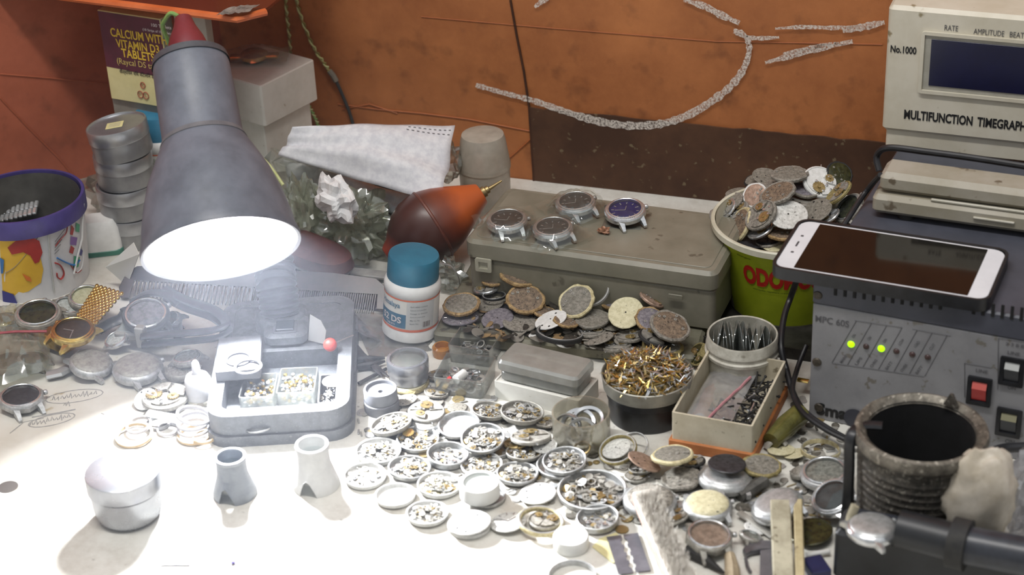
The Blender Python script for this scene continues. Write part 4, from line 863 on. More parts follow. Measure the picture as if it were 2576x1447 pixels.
# dropper, rings
Md = frame(P(505, 1010, 0), .2)
t = root('eye_loupe', 'white plastic bottle with a nozzle beside the lamp base', 'bottle', Md)
MB().lathe([(0, 0), (.0098, 0), (.0102, .002), (.0102, .020), (.0085, .0235), (.005, .025), (.0035, .026), (.0028, .035), (.0015, .037), (0, .037)], 32).build('bottle_body', M_('milky', '#e8e8ea', '#dadadd', .35, 0, 60), t)
MB().lathe([(.0104, .001), (.0108, .002), (.0108, .004), (.0104, .005)], 32, cap=False).build('base_band', wdirty, t)
t.name = 'dropper_bottle'
rings = [(490, 1096, 88, None, 0, .0005, 'beige rubber ring at the bottom of the ring stack by the lamp base', 'beige'), (488, 1078, 86, None, 0, .004, 'white ring, second from the bottom of the ring stack by the lamp base', 'w'), (487, 1062, 88, None, 0, .0075, 'white ring, second from the top of the ring stack by the lamp base', 'w'), (487, 1048, 90, .52, -8, .012, 'topmost white ring of the stack by the lamp base', 'w'),
 (338, 1096, 96, .62, 14, .0005, 'beige rubber ring leaning on the board, left of the ring stack', 'beige'), (350, 1072, 66, .6, 20, .003, 'smaller grey ring lying on the beige ring at left', 'w'), (424, 1083, 58, None, 0, .0005, 'small white ring lying flat left of the ring stack', 'w'), (400, 1066, 62, None, 0, .0006, 'thin grey ring between the beige ring and the ring stack', 'g'), (515, 1102, 60, None, 0, .003, 'small beige ring inside the ring stack by the lamp base', 'beige')]
rm = {'beige': M_('rubber_beige', '#d9c19a', '#c4a87c', .5, 0, 60), 'w': M_('ring_white', '#e0e0e2', '#cfcfd3', .35, 0, 60), 'g': M_('ring_grey', '#a3a3a3', '#8d8d8f', .4, 0, 60)}
for px, py, a, ra, an, zr, lb, c in rings:
    M, R = ell(px, py, a, ra, an, zr, .05); solo('rubber_ring', lb, 'ring', MB().lathe([(R*.86, 0), (R, .0003), (R, .0024), (R*.86, .0026), (R*.86, 0)], 36, cap=False), rm[c], M, 'rings by the lamp base')
mb = MB().tube([P(372, 1040, .010), P(410, 1047, .010), P(440, 1052, .010)], .0042, 8, flat=.5); solo('strap_piece', 'short white band in front of the wide grey movement disc', 'band', mb, whitec)
# front tin, loupes
pf = P(327, 1296, 0); Rf = .0265
t = root('round_tin', 'shiny round aluminium tin standing alone on the bench at front left', 'tin', frame(pf, .3))
sa = M_('shiny_aluminium', '#c6c8cd', '#b2b4ba', .28, .85, 30, rr=.06)
MB().lathe([(0, 0), (Rf*.74, 0), (Rf*.86, .004), (Rf*.925, .012), (Rf*.935, .024), (0, .0245)], 48).build('tin_body', sa, t)
MB().lathe([(Rf*.985, .0255), (Rf, .026), (Rf, .0365), (Rf*.985, .0382), (Rf*.95, .0388), (Rf*.5, .0405), (0, .041)], 48).build('lid', sa, t)
gl_ = M_('loupe_grey', '#8f949b', '#7b8087', .32, 0, 60); 
def loupe(px, py, R, h, label, mt, rim):
    t = root('eye_loupe', label, 'loupe', frame(P(px, py, 0), -.5*PI+.05))
    prof_ = [(R*1.16, 0), (R*1.18, .002), (R*1.08, .007), (R*.84, h*.55), (R*.80, h*.85), (R*.83, h), (R*.70, h), (R*.66, h-.003), (R*.66, h*.5)]
    n = 48; loops = []
    for r0, z in prof_:
        L_ = []
        for i in range(n):
            a = 2*PI*i/n; da = abs((a+PI) % (2*PI)-PI)            # notch at +x
            zz = z
            if z < .012 and da < .35: zz = max(z, .013*(1-(da/.35)**2)+.001)
            L_.append((r0*math.cos(a), r0*math.sin(a), zz))
        loops.append(L_)
    MB().loft(loops, 0, False, False).build('eyecup', mt, t); MB().lathe([(R*.83, h-.001), (R*.85, h), (R*.82, h+.0015), (R*.70, h+.0015), (R*.69, h)], 40, cap=False).build('top_ring', rim, t)
    MB().lathe([(R*.66, h*.8), (0, h*.82)], 32, cap=False).build('lens', crystal, t); return t
loupe(592, 1242, .0135, .031, 'grey watchmaker loupe with a notched rim standing in front of the lamp base', gl_, M_('loupe_rim', '#a9adb3', '#9a9ea4', .3, 0, 60))
loupe(796, 1220, .0145, .034, 'white watchmaker loupe standing in front of the lamp base', wplastic, wplastic)
solo('card_scrap', 'small grey card scrap lying on the bench at the front', 'scrap', MB().prism([tuple(P(x, y))[:2] for x, y in ((404, 1424), (478, 1424), (492, 1402), (428, 1403))], .0003, .0009), M_('grey_scrap', '#8d8d98', '#a9a9b0', .5, 0, 200))
solo('plastic_speck', 'tiny purple speck on the bench at the front', 'speck', MB().ball((0, 0, .001), .0017, sq=.6), M_('purple_speck', '#5d5596', rough=.5), frame(P(587, 1418)))
# ================================================================== WIRES ON THE WALL
def wire(pts, mt, label, dy, r=.0013):
    t = root('hanging_wire', label, 'wire', frame((0, 0, 0)))
    sp = smoothpath([WY(x, y, YW-dy) for x, y in pts], 14); 
    for ph in (0, PI): MB().tube([p_+Vector((math.cos(i*.8+ph)*r*.8, math.sin(i*.8+ph)*r*.5, math.sin(i*.8+ph)*r*.8)) for i, p_ in enumerate(sp)], r*.75, 6).build('strand', mt if ph == 0 else gy, t)
    return t
wy = M_('wire_brown_yellow', '#6e5c2c', '#8d8142', .5, 0, 200)
wire([(718, -10), (722, 40), (728, 90), (731, 138)], wy, 'twisted yellow brown wire hanging straight down behind the white box', .004)
t = wire([(743, -10), (760, 50), (790, 120), (820, 165), (835, 188)], wy, 'twisted yellow brown wire running down the wall to a grey cord', .004)
MB().tube([WY(x, y, YW-.004) for x, y in ((828, 178), (838, 190), (846, 205))], .0028, 8).build('tape_joint', M_('wire_tape', '#7a7468', '#6a6458', .6, 0, 200), t)
MB().tube(smoothpath([WY(x, y, YW-.004) for x, y in ((844, 200), (862, 240), (880, 285), (893, 330))], 8), .0016, 8).build('grey_cord', M_('cord_grey', '#3a3c3c', '#303232', .5, 0, 100), t)
wire([(770, 255), (785, 280), (798, 308), (806, 335)], gw, 'green yellow wire end at the back of the white box', .006, .0012)
# ================================================================== BACK ROW: MASK, BAGS, BEAKER, BLOWER
pbk = P(1212, 500, .008); Rb = .0222
t = root('plastic_beaker', 'foggy plastic container with a domed cap against the wall', 'container', frame((pbk.x, pbk.y, 0)))
topz = .084; p_top = P(1203, 338, topz)
t.matrix_world = frame((p_top.x+.004, p_top.y, 0))
MB().lathe([(Rb*.95, 0), (Rb*1.0, .004), (Rb*1.02, .052), (Rb*1.06, .053), (Rb*1.06, .057)], 44, cap=False).build('container_body', fogp, t)
MB().lathe([(Rb*1.05, .0555), (Rb*1.03, .060), (Rb*.90, .080), (Rb*.84, .0845), (Rb*.70, .0855), (0, .0855)], 44, cap=False).build('cap', fogp, t)
MB().lathe([(0, .001), (Rb*.94, .001), (Rb*.96, .030), (0, .031)], 32).build('filling', M_('beaker_filling', '#b7a48e', '#c4b29c', .7, 0, 60), t)
maskm = M_('nonwoven_white', '#dcdde0', '#c9cad0', .75, 0, 160, bump=.15)
def sheet(name, label, cat, corners, bulge, seed, mat, nu=26, nv=16, wr=.0012, extra=None, solid=.0006):
    r_ = random.Random(seed); q = [P(x, y, h_) for x, y, h_ in corners]; ph = [r_.uniform(0, 6) for _ in range(6)]
    def fn(u, v):
        p_ = q[3].lerp(q[2], u).lerp(q[0].lerp(q[1], u), v)
        dz = bulge*math.sin(PI*u)*math.sin(PI*v) + wr*(math.sin(7*u+ph[0]+3*v)+.7*math.sin(13*v+ph[1]+4*u)+.5*math.sin(19*u-9*v+ph[2]))
        if extra: dz += extra(u, v)
        return p_ + Vector((0, -dz*.6, dz))
    mb = MB().grid(fn, nu, nv); o = solo(name, label, cat, mb, mat, smooth=60, solid=solid); o['_fn'] = 0; del o['_fn']; return o, fn
mk, mfn = sheet('face_mask', 'white disposable face mask lying crumpled over the plastic bags', 'mask', [(735, 318, .108), (1143, 312, .098), (1110, 512, .060), (702, 395, .082)], .012, 4, maskm, extra=lambda u, v: .004*math.sin(PI*min(1, max(0, (v-.2)/.5)))*math.sin(9*v))
st = MB()
for k in range(9):
    for v in (.93, .86):
        u = .73+.03*k; 
        st.tube([mfn(u, v)+Vector((0, -.001, .001)), mfn(u+.014, v)+Vector((0, -.001, .001))], .00035, 5)
st.build('stitches', M_('stitch_grey', '#77787c', rough=.7), mk)
sheet('face_mask', 'second folded white mask tucked under the first, grey in shadow', 'mask', [(712, 400, .060), (1090, 505, .045), (1070, 560, .035), (730, 470, .040)], .004, 9, maskm, nv=8)
# crumpled tissue and bags
def lump(name, label, cat, c, rx, ry, rz_, seed, mat, amp=.25, fr=2.2, smooth=0, rot=0, group=None, nn=(26, 16)):
    r_ = random.Random(seed); ph = [Vector((r_.uniform(-9, 9), r_.uniform(-9, 9), r_.uniform(-9, 9))) for _ in range(3)]
    from mathutils import noise
    n, m = nn; loops = []
    for j in range(m+1):
        L_ = []
        for i in range(n):
            a = 2*PI*i/n; b = PI*j/m; d = Vector((math.sin(b)*math.cos(a), math.sin(b)*math.sin(a), -math.cos(b)))
            k = 1 + amp*noise.noise(d*fr+ph[0])*1.4 + amp*.8*abs(noise.noise(d*fr*2.1+ph[1])) - amp*.3
            L_.append((d.x*rx*k, d.y*ry*k, max(d.z*rz_*k, -rz_*.8)+rz_*.8))
        loops.append(L_)
    mb = MB().loft(loops); return solo(name, label, cat, mb, mat, frame(c, rot), group, smooth=smooth)
greenbag = CLEAR('greenish_polythene', '#f4f8ee', '#d3dac8', .40, .12, .12, .5, 60, .2)
lump('plastic_bag', 'crumpled greenish clear bag under the white tissue, left of the blower', 'bag', P(890, 640, .002), .036, .024, .034, 3, greenbag, .5, 2.8, 40, nn=(44, 28))
lump('plastic_bag', 'foggy clear bag between the lamp shade and the greenish bag', 'bag', P(775, 640, .002), .018, .022, .040, 8, greenbag, .45, 2.6, 40, nn=(40, 24))
lump('plastic_bag', 'clear crumpled bag in front of the round tins, left of the lamp', 'bag', P(350, 560, .002), .045, .024, .034, 12, bagm, .45, 2.2, 18)
lump('plastic_bag', 'crumpled clear bag filling the gap under the masks', 'bag', P(820, 560, .002), .05, .022, .042, 15, bagm, .4, 2.2, 18)
lump('tissue', 'crumpled white tissue lying on the greenish clear bag', 'tissue', P(850, 545, .052), .025, .013, .020, 21, M_('tissue_white', '#e8e8e8', '#dcdcde', .8, 0, 90), .34, 2.2, 0, -.7)
lump('foam_piece', 'grey wrapped item below the masks, left of the blower', 'packet', P(1010, 545, .008), .034, .018, .022, 5, M_('wrapped_grey', '#8d8b84', '#5f5d58', .35, .1, 60), .4, 2.5, 20, -.25)
lump('plastic_bag', 'thin clear bag sticking out right of the mask beside the beaker', 'bag', P(1128, 450, .045), .014, .012, .020, 31, bagm, .4, 2.2, 20)
solo('acrylic_strip', 'pale dusty strip lying between the brush and the teal capped bottle', 'strip', MB().rbox(.085, .012, .003, .002, .0008), M_('dusty_clear_strip', '#9c9a96', '#868480', .4, 0, 60), frame(P(905, 690, .004), math.radians(2)))
solo('plastic_tray', 'dusty lilac grey slab under the comb beside the lamp neck', 'tray', MB().rbox(.135, .040, .0035, .004, .001), M_('lilac_grey', '#5d5666', '#4b4654', .5, 0, 40), frame(P(870, 745, .0001), math.radians(4)))
# rubber blower: a turned bulb lying on its side, nozzle to the upper right
tip = P(1262, 455, .066); tail = P(968, 640, .022)
axb = (tip-tail); LBw = axb.length; axb.normalize(); 
side = axb.cross(Vector((0, 0, 1))).normalized(); upb = side.cross(axb)
Mbl = Matrix((side, upb, axb)).transposed().to_4x4(); Mbl.translation = tail
blow = root('rubber_blower', 'red brown rubber blower bulb with a brass nozzle', 'blower', Mbl)
def blowmat():
    m = bpy.data.materials.new('aged_red_rubber'); m.use_nodes = True; nt = m.node_tree; L = nt.links.new; N = nt.nodes.new; b = nt.nodes['Principled BSDF']; b.inputs['Roughness'].default_value = .36
    tc = N('ShaderNodeTexCoord'); sp_ = N('ShaderNodeSeparateXYZ'); L(tc.outputs['Object'], sp_.inputs[0]); nz = N('ShaderNodeTexNoise'); nz.inputs['Scale'].default_value = 28; nz.inputs['Detail'].default_value = 5; L(tc.outputs['Object'], nz.inputs['Vector'])
    ma = N('ShaderNodeMath'); ma.operation = 'MULTIPLY_ADD'; ma.inputs[1].default_value = .03; L(nz.outputs['Fac'], ma.inputs[0]); L(sp_.outputs['Z'], ma.inputs[2])
    r = N('ShaderNodeValToRGB'); e = r.color_ramp.elements
    mr = N('ShaderNodeMapRange'); mr.inputs[1].default_value = 0; mr.inputs[2].default_value = LBw; L(ma.outputs[0], mr.inputs[0]); L(mr.outputs[0], r.inputs[0])
    e[0].position = .06; e[0].color = lin('#9c3f2c'); e[1].position = .26; e[1].color = lin('#3d2420')
    for p_, c_ in ((.58, '#4d2c25'), (.76, '#7c3c24'), (.90, '#b85a2a')):
        q = e.new(p_); q.color = lin(c_)
    L(r.outputs[0], b.inputs['Base Color']); return m
rbm = blowmat(); Rw = .037
MB().lathe([(0, 0), (.006, .0005), (.009, .004), (.012, .009), (Rw*.55, .016), (Rw*.80, .026), (Rw*.95, .038), (Rw, .050), (Rw, .056), (Rw*.97, .062), (Rw*.88, .073), (Rw*.72, .086), (Rw*.55, .098), (Rw*.42, .107), (Rw*.34, .113), (Rw*.30, .1155), (0, .116)], 56).build('bulb', rbm, blow)
MB().lathe([(Rw*.985, .055), (Rw*1.02, .0565), (Rw*1.02, .058), (Rw*.97, .0595)], 56, cap=False).build('mould_ridge', M_('rubber_ridge', '#6d3b2c', '#5a3026', .45, 0, 60), blow)
MB().lathe([(0, .1155), (.0055, .1155), (.0060, .117), (.0060, .120), (.0042, .121), (.0042, .124), (.0022, .125), (.0013, .135), (.0011, .140), (0, .140)], 16).build('nozzle', brass, blow)
blow.matrix_world = Mbl @ Matrix.Scale(LBw/.140, 4)
# ================================================================== BIG FOGGY PLASTIC BOX
b0 = P(1172, 700, .016); zt_ = .066
fl_, fr_, bl__ = P(1166, 602, zt_), P(1803, 690, zt_), P(1300, 472, zt_)
Wb = (fr_-fl_).length; Db = (bl__-fl_).length; rzb = math.atan2(fr_.y-fl_.y, fr_.x-fl_.x)
Mbb = frame((fl_.x, fl_.y, .0125), rzb)
big = root('storage_box', 'large foggy plastic compartment box carrying four wrapped watches', 'box', Mbb)
hb = zt_-.0125; fogb = M_('foggy_box_plastic', '#858173', '#737062', .34, 0, 16, c3='#605c50', s3=70, t3=.65)
MB().rbox(Wb-.004, Db-.004, hb-.017, .006, .002, c=(Wb/2, Db/2, 0)).build('box_body', fogb, big)
MB().rbox(Wb, Db, .0185, .008, .003, c=(Wb/2, Db/2, hb-.0185)).build('lid', fogb, big)
MB().rbox(Wb-.014, Db-.014, .0010, .006, .0004, c=(Wb/2, Db/2, hb-.0003)).build('lid_panel', fogb, big)
for px, py in ((1218, 665), (1700, 745)):
    q = on(Mbb, px, py, 'y', 0); mb = MB(); mb.T = Matrix.Translation((q.x, -.0005, q.z)) @ Matrix.Rotation(PI/2, 4, 'X')
    if px < 1500: mb.tray(.014, .012, .002, .003, .0004, .0015); mb.build('latch', M_('latch_clear', '#b3b0a0', '#a19e8e', .35, 0, 60), big)
    else: mb.rbox(.012, .004, .0012, .001, .0003); mb.build('latch', fogb, big)
# four watches wrapped in film on the lid
zl = .0665+.0008
wrapm = CLEAR('clear_wrap', '#fafcfa', '#c9cfca', .06, .06, .06, .5, 60, .05, .40)
def wrapped(px, py, a, label, face, bezel=None, ang=4, wrap=True, rot=.0, ra=.52):
    o = item('case', px, py, a, ra, ang, zl+.001, label, face, 'bright', rot=rot)
    for ch in list(o.children):
        if ch.name.split('.')[0] in ('dial_face',):
            mb = MB()
            for k in range(12): mb.T = Matrix.Rotation(PI*k/6, 4, 'Z') @ Matrix.Translation((.60, 0, .355)); mb.rbox(.13 if k % 3 else .18, .055, .012, .01, .003)
            mb.T = Matrix(); mb.build('hour_markers', brsteel, o)
            mb = MB()
            for a_, l_ in ((1.0, .35), (2.7, .5)): mb.T = Matrix.Rotation(a_, 4, 'Z') @ Matrix.Translation((l_/2, 0, .37)); mb.rbox(l_, .04, .012, .01, .003)
            mb.T = Matrix(); mb.build('hands', brsteel, o)
    if bezel:
        mb = MB(); pts = []
        for i in range(60):
            for k, rr_ in ((0, .99), (.5, .94)): a_ = 2*PI*(i+k)/60; pts.append((rr_*math.cos(a_), rr_*math.sin(a_)))
        mb.loft([[(x, y, .40) for x, y in pts], [(x*.86, y*.86, .50) for x, y in pts]], 0, False, False); mb.build('fluted_bezel', brsteel, o)
    if wrap:
        R = o.scale.x; w_ = random.Random(int(px)); mb = MB()
        def fn(u, v):
            x = (u-.5)*3.0; y = (v-.5)*2.9; d = math.hypot(x, y); z = .585 if d < .95 else max(.05, .585-(d-.95)*1.1); return (x+w_.uniform(-.05, .05), y+w_.uniform(-.05, .05), z+w_.uniform(0, .09))
        mb.grid(fn, 16, 14).build('film_wrap', wrapm, o, smooth=22)
    return o
dg = M_('dial_black_red', '#3a3432', '#2a2726', .35, .1, 3); dgr = M_('dial_dark_grey', '#3e4344', '#2d3132', .35, .1, 3); dbl = M_('dial_blue', '#25246b', '#1d1c58', .3, .2, 3)
FACE.update(d1=dg, d2=dgr, d3=dbl)
wg = None
wrapped(1275, 548, 104, 'wrapped steel watch with dark dial, leftmost on the big plastic box', 'd1', rot=.2)
wrapped(1390, 568, 104, 'wrapped steel watch with grey dial, nearest the front of the box lid', 'd2', rot=.5)
wrapped(1447, 504, 104, 'wrapped steel watch with grey dial, farthest back on the box lid', 'd2', rot=.5)
wrapped(1572, 523, 106, 'steel watch with a blue dial and fluted bezel on the plastic box', 'd3', True, wrap=False, rot=.35, ra=.56)
lump('copper_scrap', 'small crumpled copper coloured scrap on the plastic box lid', 'scrap', P(1520, 586, zl), .0055, .0035, .0028, 3, M_('copper_scrap', '#a0765c', '#7d5a45', .5, .3, 400), .5, 2.5, 0, nn=(14, 9))
solo('paper_slip', 'thin clear slip under the blue dialled watch', 'slip', MB().rbox(.032, .022, .0004, .001, .0001), clearp, frame(P(1568, 560, zl-.0006), .1))
# tray under the box, carrying the pile
ut0, ut1 = P(1098, 838, .012), P(1690, 892, .012)
Mu = frame((ut0.x, ut0.y, 0), math.atan2(ut1.y-ut0.y, ut1.x-ut0.x)); 
utw = (P(1745, 880, .012)-ut0).length
solo('metal_tray', 'grey green dusty flat tray carrying the plastic box and the pile of dials', 'tray', MB().rbox(utw+.008, .155, .0118, .006, .0025, c=(utw/2, .0775, 0)), M_('tray_dusty', '#7d7a6c', '#65624f', .55, .2, 30, c3='#4b483d', s3=90, t3=.62), Mu)
zt0 = .0122; G = 'old dials and movements piled in front of the plastic box'
pile = [
 # kind px py a ratio ang zrest c1 c2 label
 ('dl', 1158, 797, 88, .40, 4, 0, 'violet', '', 'flat grey dial under the leftmost tan rimmed movement'),
 ('cr', 1160, 762, 90, .58, 8, .006, 'grey', 'tan', 'tan rimmed movement with a grey top at the left end of the pile'),
 ('di', 1231, 762, 70, .5, 10, .001, 'grey', '', 'small grey dial right of the leftmost tan rimmed movement'),
 ('ring', 1243, 742, 58, .35, 4, .006, '', 'dark', 'small dark ring below the tan dials at the upper left of the pile'),
 ('mv', 1223, 722, 62, .40, 10, .006, 'ds', 'bright', 'small steel movement at the upper left edge of the pile'),
 ('cr', 1243, 701, 62, .45, 4, .012, 'brown', 'tan', 'smaller tan rimmed disc at the upper left top of the pile'),
 ('cr', 1304, 694, 88, .42, -14, .014, 'brown', 'tan', 'tan rimmed brown disc tilted right at the top left of the pile'),
 ('di', 1251, 800, 78, .60, 14, 0, 'violet', '', 'violet grey dial lying flat on the tray left of the cream grey dial'),
 ('di', 1309, 811, 84, .48, -2, .001, 'dust', '', 'wide cream grey dial flat on the tray below the thick brown movement'),
 ('cr', 1372, 783, 62, .4, -10, .002, 'brown', 'tan', 'small tan scrap right of the thick brown movement'),
 ('cr', 1322, 750, 94, .72, -6, .006, 'brown', 'tan', 'thick brown movement with a ragged tan rim in the left half of the pile'),
 ('cr', 1359, 727, 58, .40, 0, .006, 'brown', 'tan', 'small tan piece behind the thick brown movement'),
 ('dl', 1399, 708, 98, .60, 4, .010, 'dark', '', 'dark dial with bright hands at the back of the pile'),
 ('di', 1385, 803, 80, .48, 22, .005, 'clean', '', 'white tilted dial over the black crystal ring in the pile'),
 ('ring', 1409, 834, 116, .36, -6, .000, '', 'dark', 'wide black crystal ring at the front of the pile'),
 ('cr', 1424, 806, 62, .42, -12, .006, 'brown', 'tan', 'small tan piece right of the white tilted dial'),
 ('ring2', 1490, 728, 84, .80, 40, .012, '', 'white', 'white ring behind the big tan edged grey dial'),
 ('cr', 1448, 756, 92, .80, 36, .008, 'grey', 'cream', 'big grey dial with a cream edge standing tilted in mid pile'),
 ('mv', 1528, 702, 84, .82, 40, .014, 'gold', 'gold', 'gold coloured movement standing at the back top of the pile'),
 ('cr', 1556, 748, 88, .55, 16, .006, 'violet', 'tan', 'violet grey dial with tan rim behind the cream speckled disc'),
 ('cr', 1490, 799, 86, .50, 4, .006, 'grey', 'grey', 'thick grey disc between the big tan edged dial and the cream disc'),
 ('di', 1535, 818, 52, .45, -10, .002, 'grey', '', 'small grey dial under the cream speckled disc'),
 ('di', 1574, 786, 86, .86, 20, .008, 'cream', '', 'cream speckled disc with dark holes standing in the right of the pile'),
 ('mv', 1488, 832, 68, .34, 4, .000, 'ds', 'dust', 'thin dusty movement in front of the thick grey disc'),
 ('di', 1505, 850, 74, .34, 16, 0, 'dust', '', 'thin grey dial at the front edge of the pile centre'),
 ('mv', 1584, 842, 74, .36, 4, 0, 'ds', 'dust', 'dusty movement under the cream speckled disc at the front'),
 ('mv', 1550, 866, 74, .32, 8, -.004, 'ds', 'dust', 'dusty movement flat at the front edge of the tray'),
 ('di', 1420, 866, 40, .40, -8, -.002, 'white', '', 'small chipped pale dial at the front edge of the tray'),
 ('di', 1347, 842, 34, .40, 10, 0, 'clean', '', 'tiny white dial at the front left of the black crystal ring'),
 ('cr', 1668, 866, 98, .45, -8, 0, 'grey', 'yellow', 'yellow edged disc at the bottom of the right end of the pile'),
 ('mv', 1650, 846, 84, .42, -20, .006, 'ds', 'dark', 'grey movement just under the speckled top movement at right end'),
 ('cr', 1638, 802, 78, .75, -20, .010, 'violet', 'tan', 'grey disc with tan edge left of the speckled brown movement'),
 ('cr', 1687, 817, 100, .68, -24, .012, 'brown', 'dust', 'large brown speckled movement on top at the right end of the pile'),
 ('mv', 1642, 750, 66, .34, -32, .014, 'pink', 'pink', 'pinkish disc on edge at the back right of the pile'),
 ('di', 1612, 770, 60, .45, -20, .004, 'dark', '', 'dark disc behind the cream speckled disc at right'),
 ('di', 1290, 775, 60, .45, 0, .0, 'dark', '', 'dark disc under the left side of the thick brown movement'),
 ('di', 1440, 790, 84, .45, 6, .0, 'dark', '', 'dark disc under the big tan edged grey dial'),
 ('di', 1540, 775, 80, .45, 0, .0, 'dust', '', 'dusty disc hidden behind the cream speckled disc'),
]
mb = MB(); r_ = random.Random(31)
for i in range(260):
    p_ = P(r_.uniform(1180, 1680), 0, zt0) if False else P(*(lambda u, v: (1170+500*u, 740+100*v+50*u))(r_.random(), r_.random()), zt0+r_.uniform(0, .004))
    mb.T = Matrix.Translation(p_) @ Matrix.Rotation(r_.uniform(0, 6), 4, 'Z') @ Matrix.Rotation(r_.uniform(-.5, .5), 4, 'X') @ Matrix.Scale(.001, 4); m = r_.randrange(3); s_ = r_.uniform(2, 5.5)
    mb.lathe([(0, 0), (s_, 0), (s_, .5), (0, .7)], 12, m) if r_.random() < .6 else mb.rbox(s_*2, 2, .8, .6, .2, m)
mb.T = Matrix(); solo('loose_parts', 'small dark watch parts lying under the pile on the tray', 'watch parts', mb, [gsteel, M_('part_dark', '#4b463e', '#2f2b26', .6, .3, 400), tanr], kind='stuff')
for k, px, py, a, ra, an, zr, c1, c2, lb in pile: item(k, px, py, a*1.06, ra, an, zt0+zr, lb, c1, c2 or 'steel', group=G)
# ================================================================== BUCKET OF DIALS
zr_ = .077; pL, pR = P(1778, 530, zr_), P(2172, 585, zr_)
cB = P(1986, 546, zr_); RB = .0625
Mk = frame((cB.x, cB.y, 0)); bk_ = root('plastic_bucket', 'lime green labelled plastic bucket heaped with old dials beside the phone', 'bucket', Mk)
def rB(z): return RB*(.74+.22*z/zr_)
bw_ = M_('bucket_white', '#d5d2c0', '#c2bea9', .45, 0, 30); 
MB().lathe([(0, 0), (rB(0), 0), (rB(zr_*.93), zr_*.93), (rB(zr_)-.0012, zr_-.001), (rB(0)-.0015, .002), (0, .002)], 64).build('bucket_wall', bw_, bk_)
MB().lathe([(rB(zr_)-.002, zr_-.0075), (RB*1.0, zr_-.006), (RB*1.005, zr_-.001), (RB*.99, zr_), (RB*.955, zr_-.0005), (RB*.95, zr_-.004)], 64, cap=False).build('rim', bw_, bk_)
I_ = Mk.inverted()
def onB(px, py):
    o = I_ @ CAM; d = I_.to_3x3() @ ray(px, py); r0 = RB*.88
    a = d.x**2+d.y**2; b = 2*(o.x*d.x+o.y*d.y); c = o.x**2+o.y**2-r0*r0; t_ = (-b-math.sqrt(max(0, b*b-4*a*c)))/(2*a); q = o+d*t_; return math.atan2(q.y, q.x), q.z
thL = onB(1828, 640)[0]; grn = M_('lime_label', '#a8b52a', '#97a522', .4, 0, 30)
n = 30; th1 = thL+1.9
MB().loft([[((rB(z)+.0004)*math.cos(thL+(th1-thL)*i/n), (rB(z)+.0004)*math.sin(thL+(th1-thL)*i/n), z) for i in range(n+1)] for z in (.003, .020, .040, zr_*.895)], 0, False, False, False).build('green_label', grn, bk_)
tA, zA = onB(1872, 692); tB_, zB = onB(1990, 700)
def bmap(x, y): r = rB(y)+.0009; a = tA+x/(RB*.86); return (r*math.cos(a), r*math.sin(a), y)
letter(bk_, [('ODOMOS', 0, zA-.005, .0165, .062)], M_('odo_red', '#b3261e', rough=.45), bmap, bold=.05)
letter(bk_, [('mosquito repellent cream', .008, zA-.0105, .0018, .030)], M_('label_dkgreen', '#5a6a1c', rough=.5), bmap)
letter(bk_, [('Dengue', -.004, zA+.018, .0014, .012)], _mc['label_dkgreen'], bmap)
MB().lathe([(0, 0), (rB(.05)-.003, .05), (rB(.05)*.6, .056), (0, .060)], 30).build('dark_filling', M_('pile_dark', '#2a2825', '#1f1d1b', .8, 0, 60), bk_) if False else None
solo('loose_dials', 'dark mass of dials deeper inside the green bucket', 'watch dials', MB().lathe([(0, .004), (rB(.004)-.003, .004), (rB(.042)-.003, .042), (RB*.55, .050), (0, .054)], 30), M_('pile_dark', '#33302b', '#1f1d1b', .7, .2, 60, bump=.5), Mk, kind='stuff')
GB = 'old dials heaped in the green bucket'; zb = .064
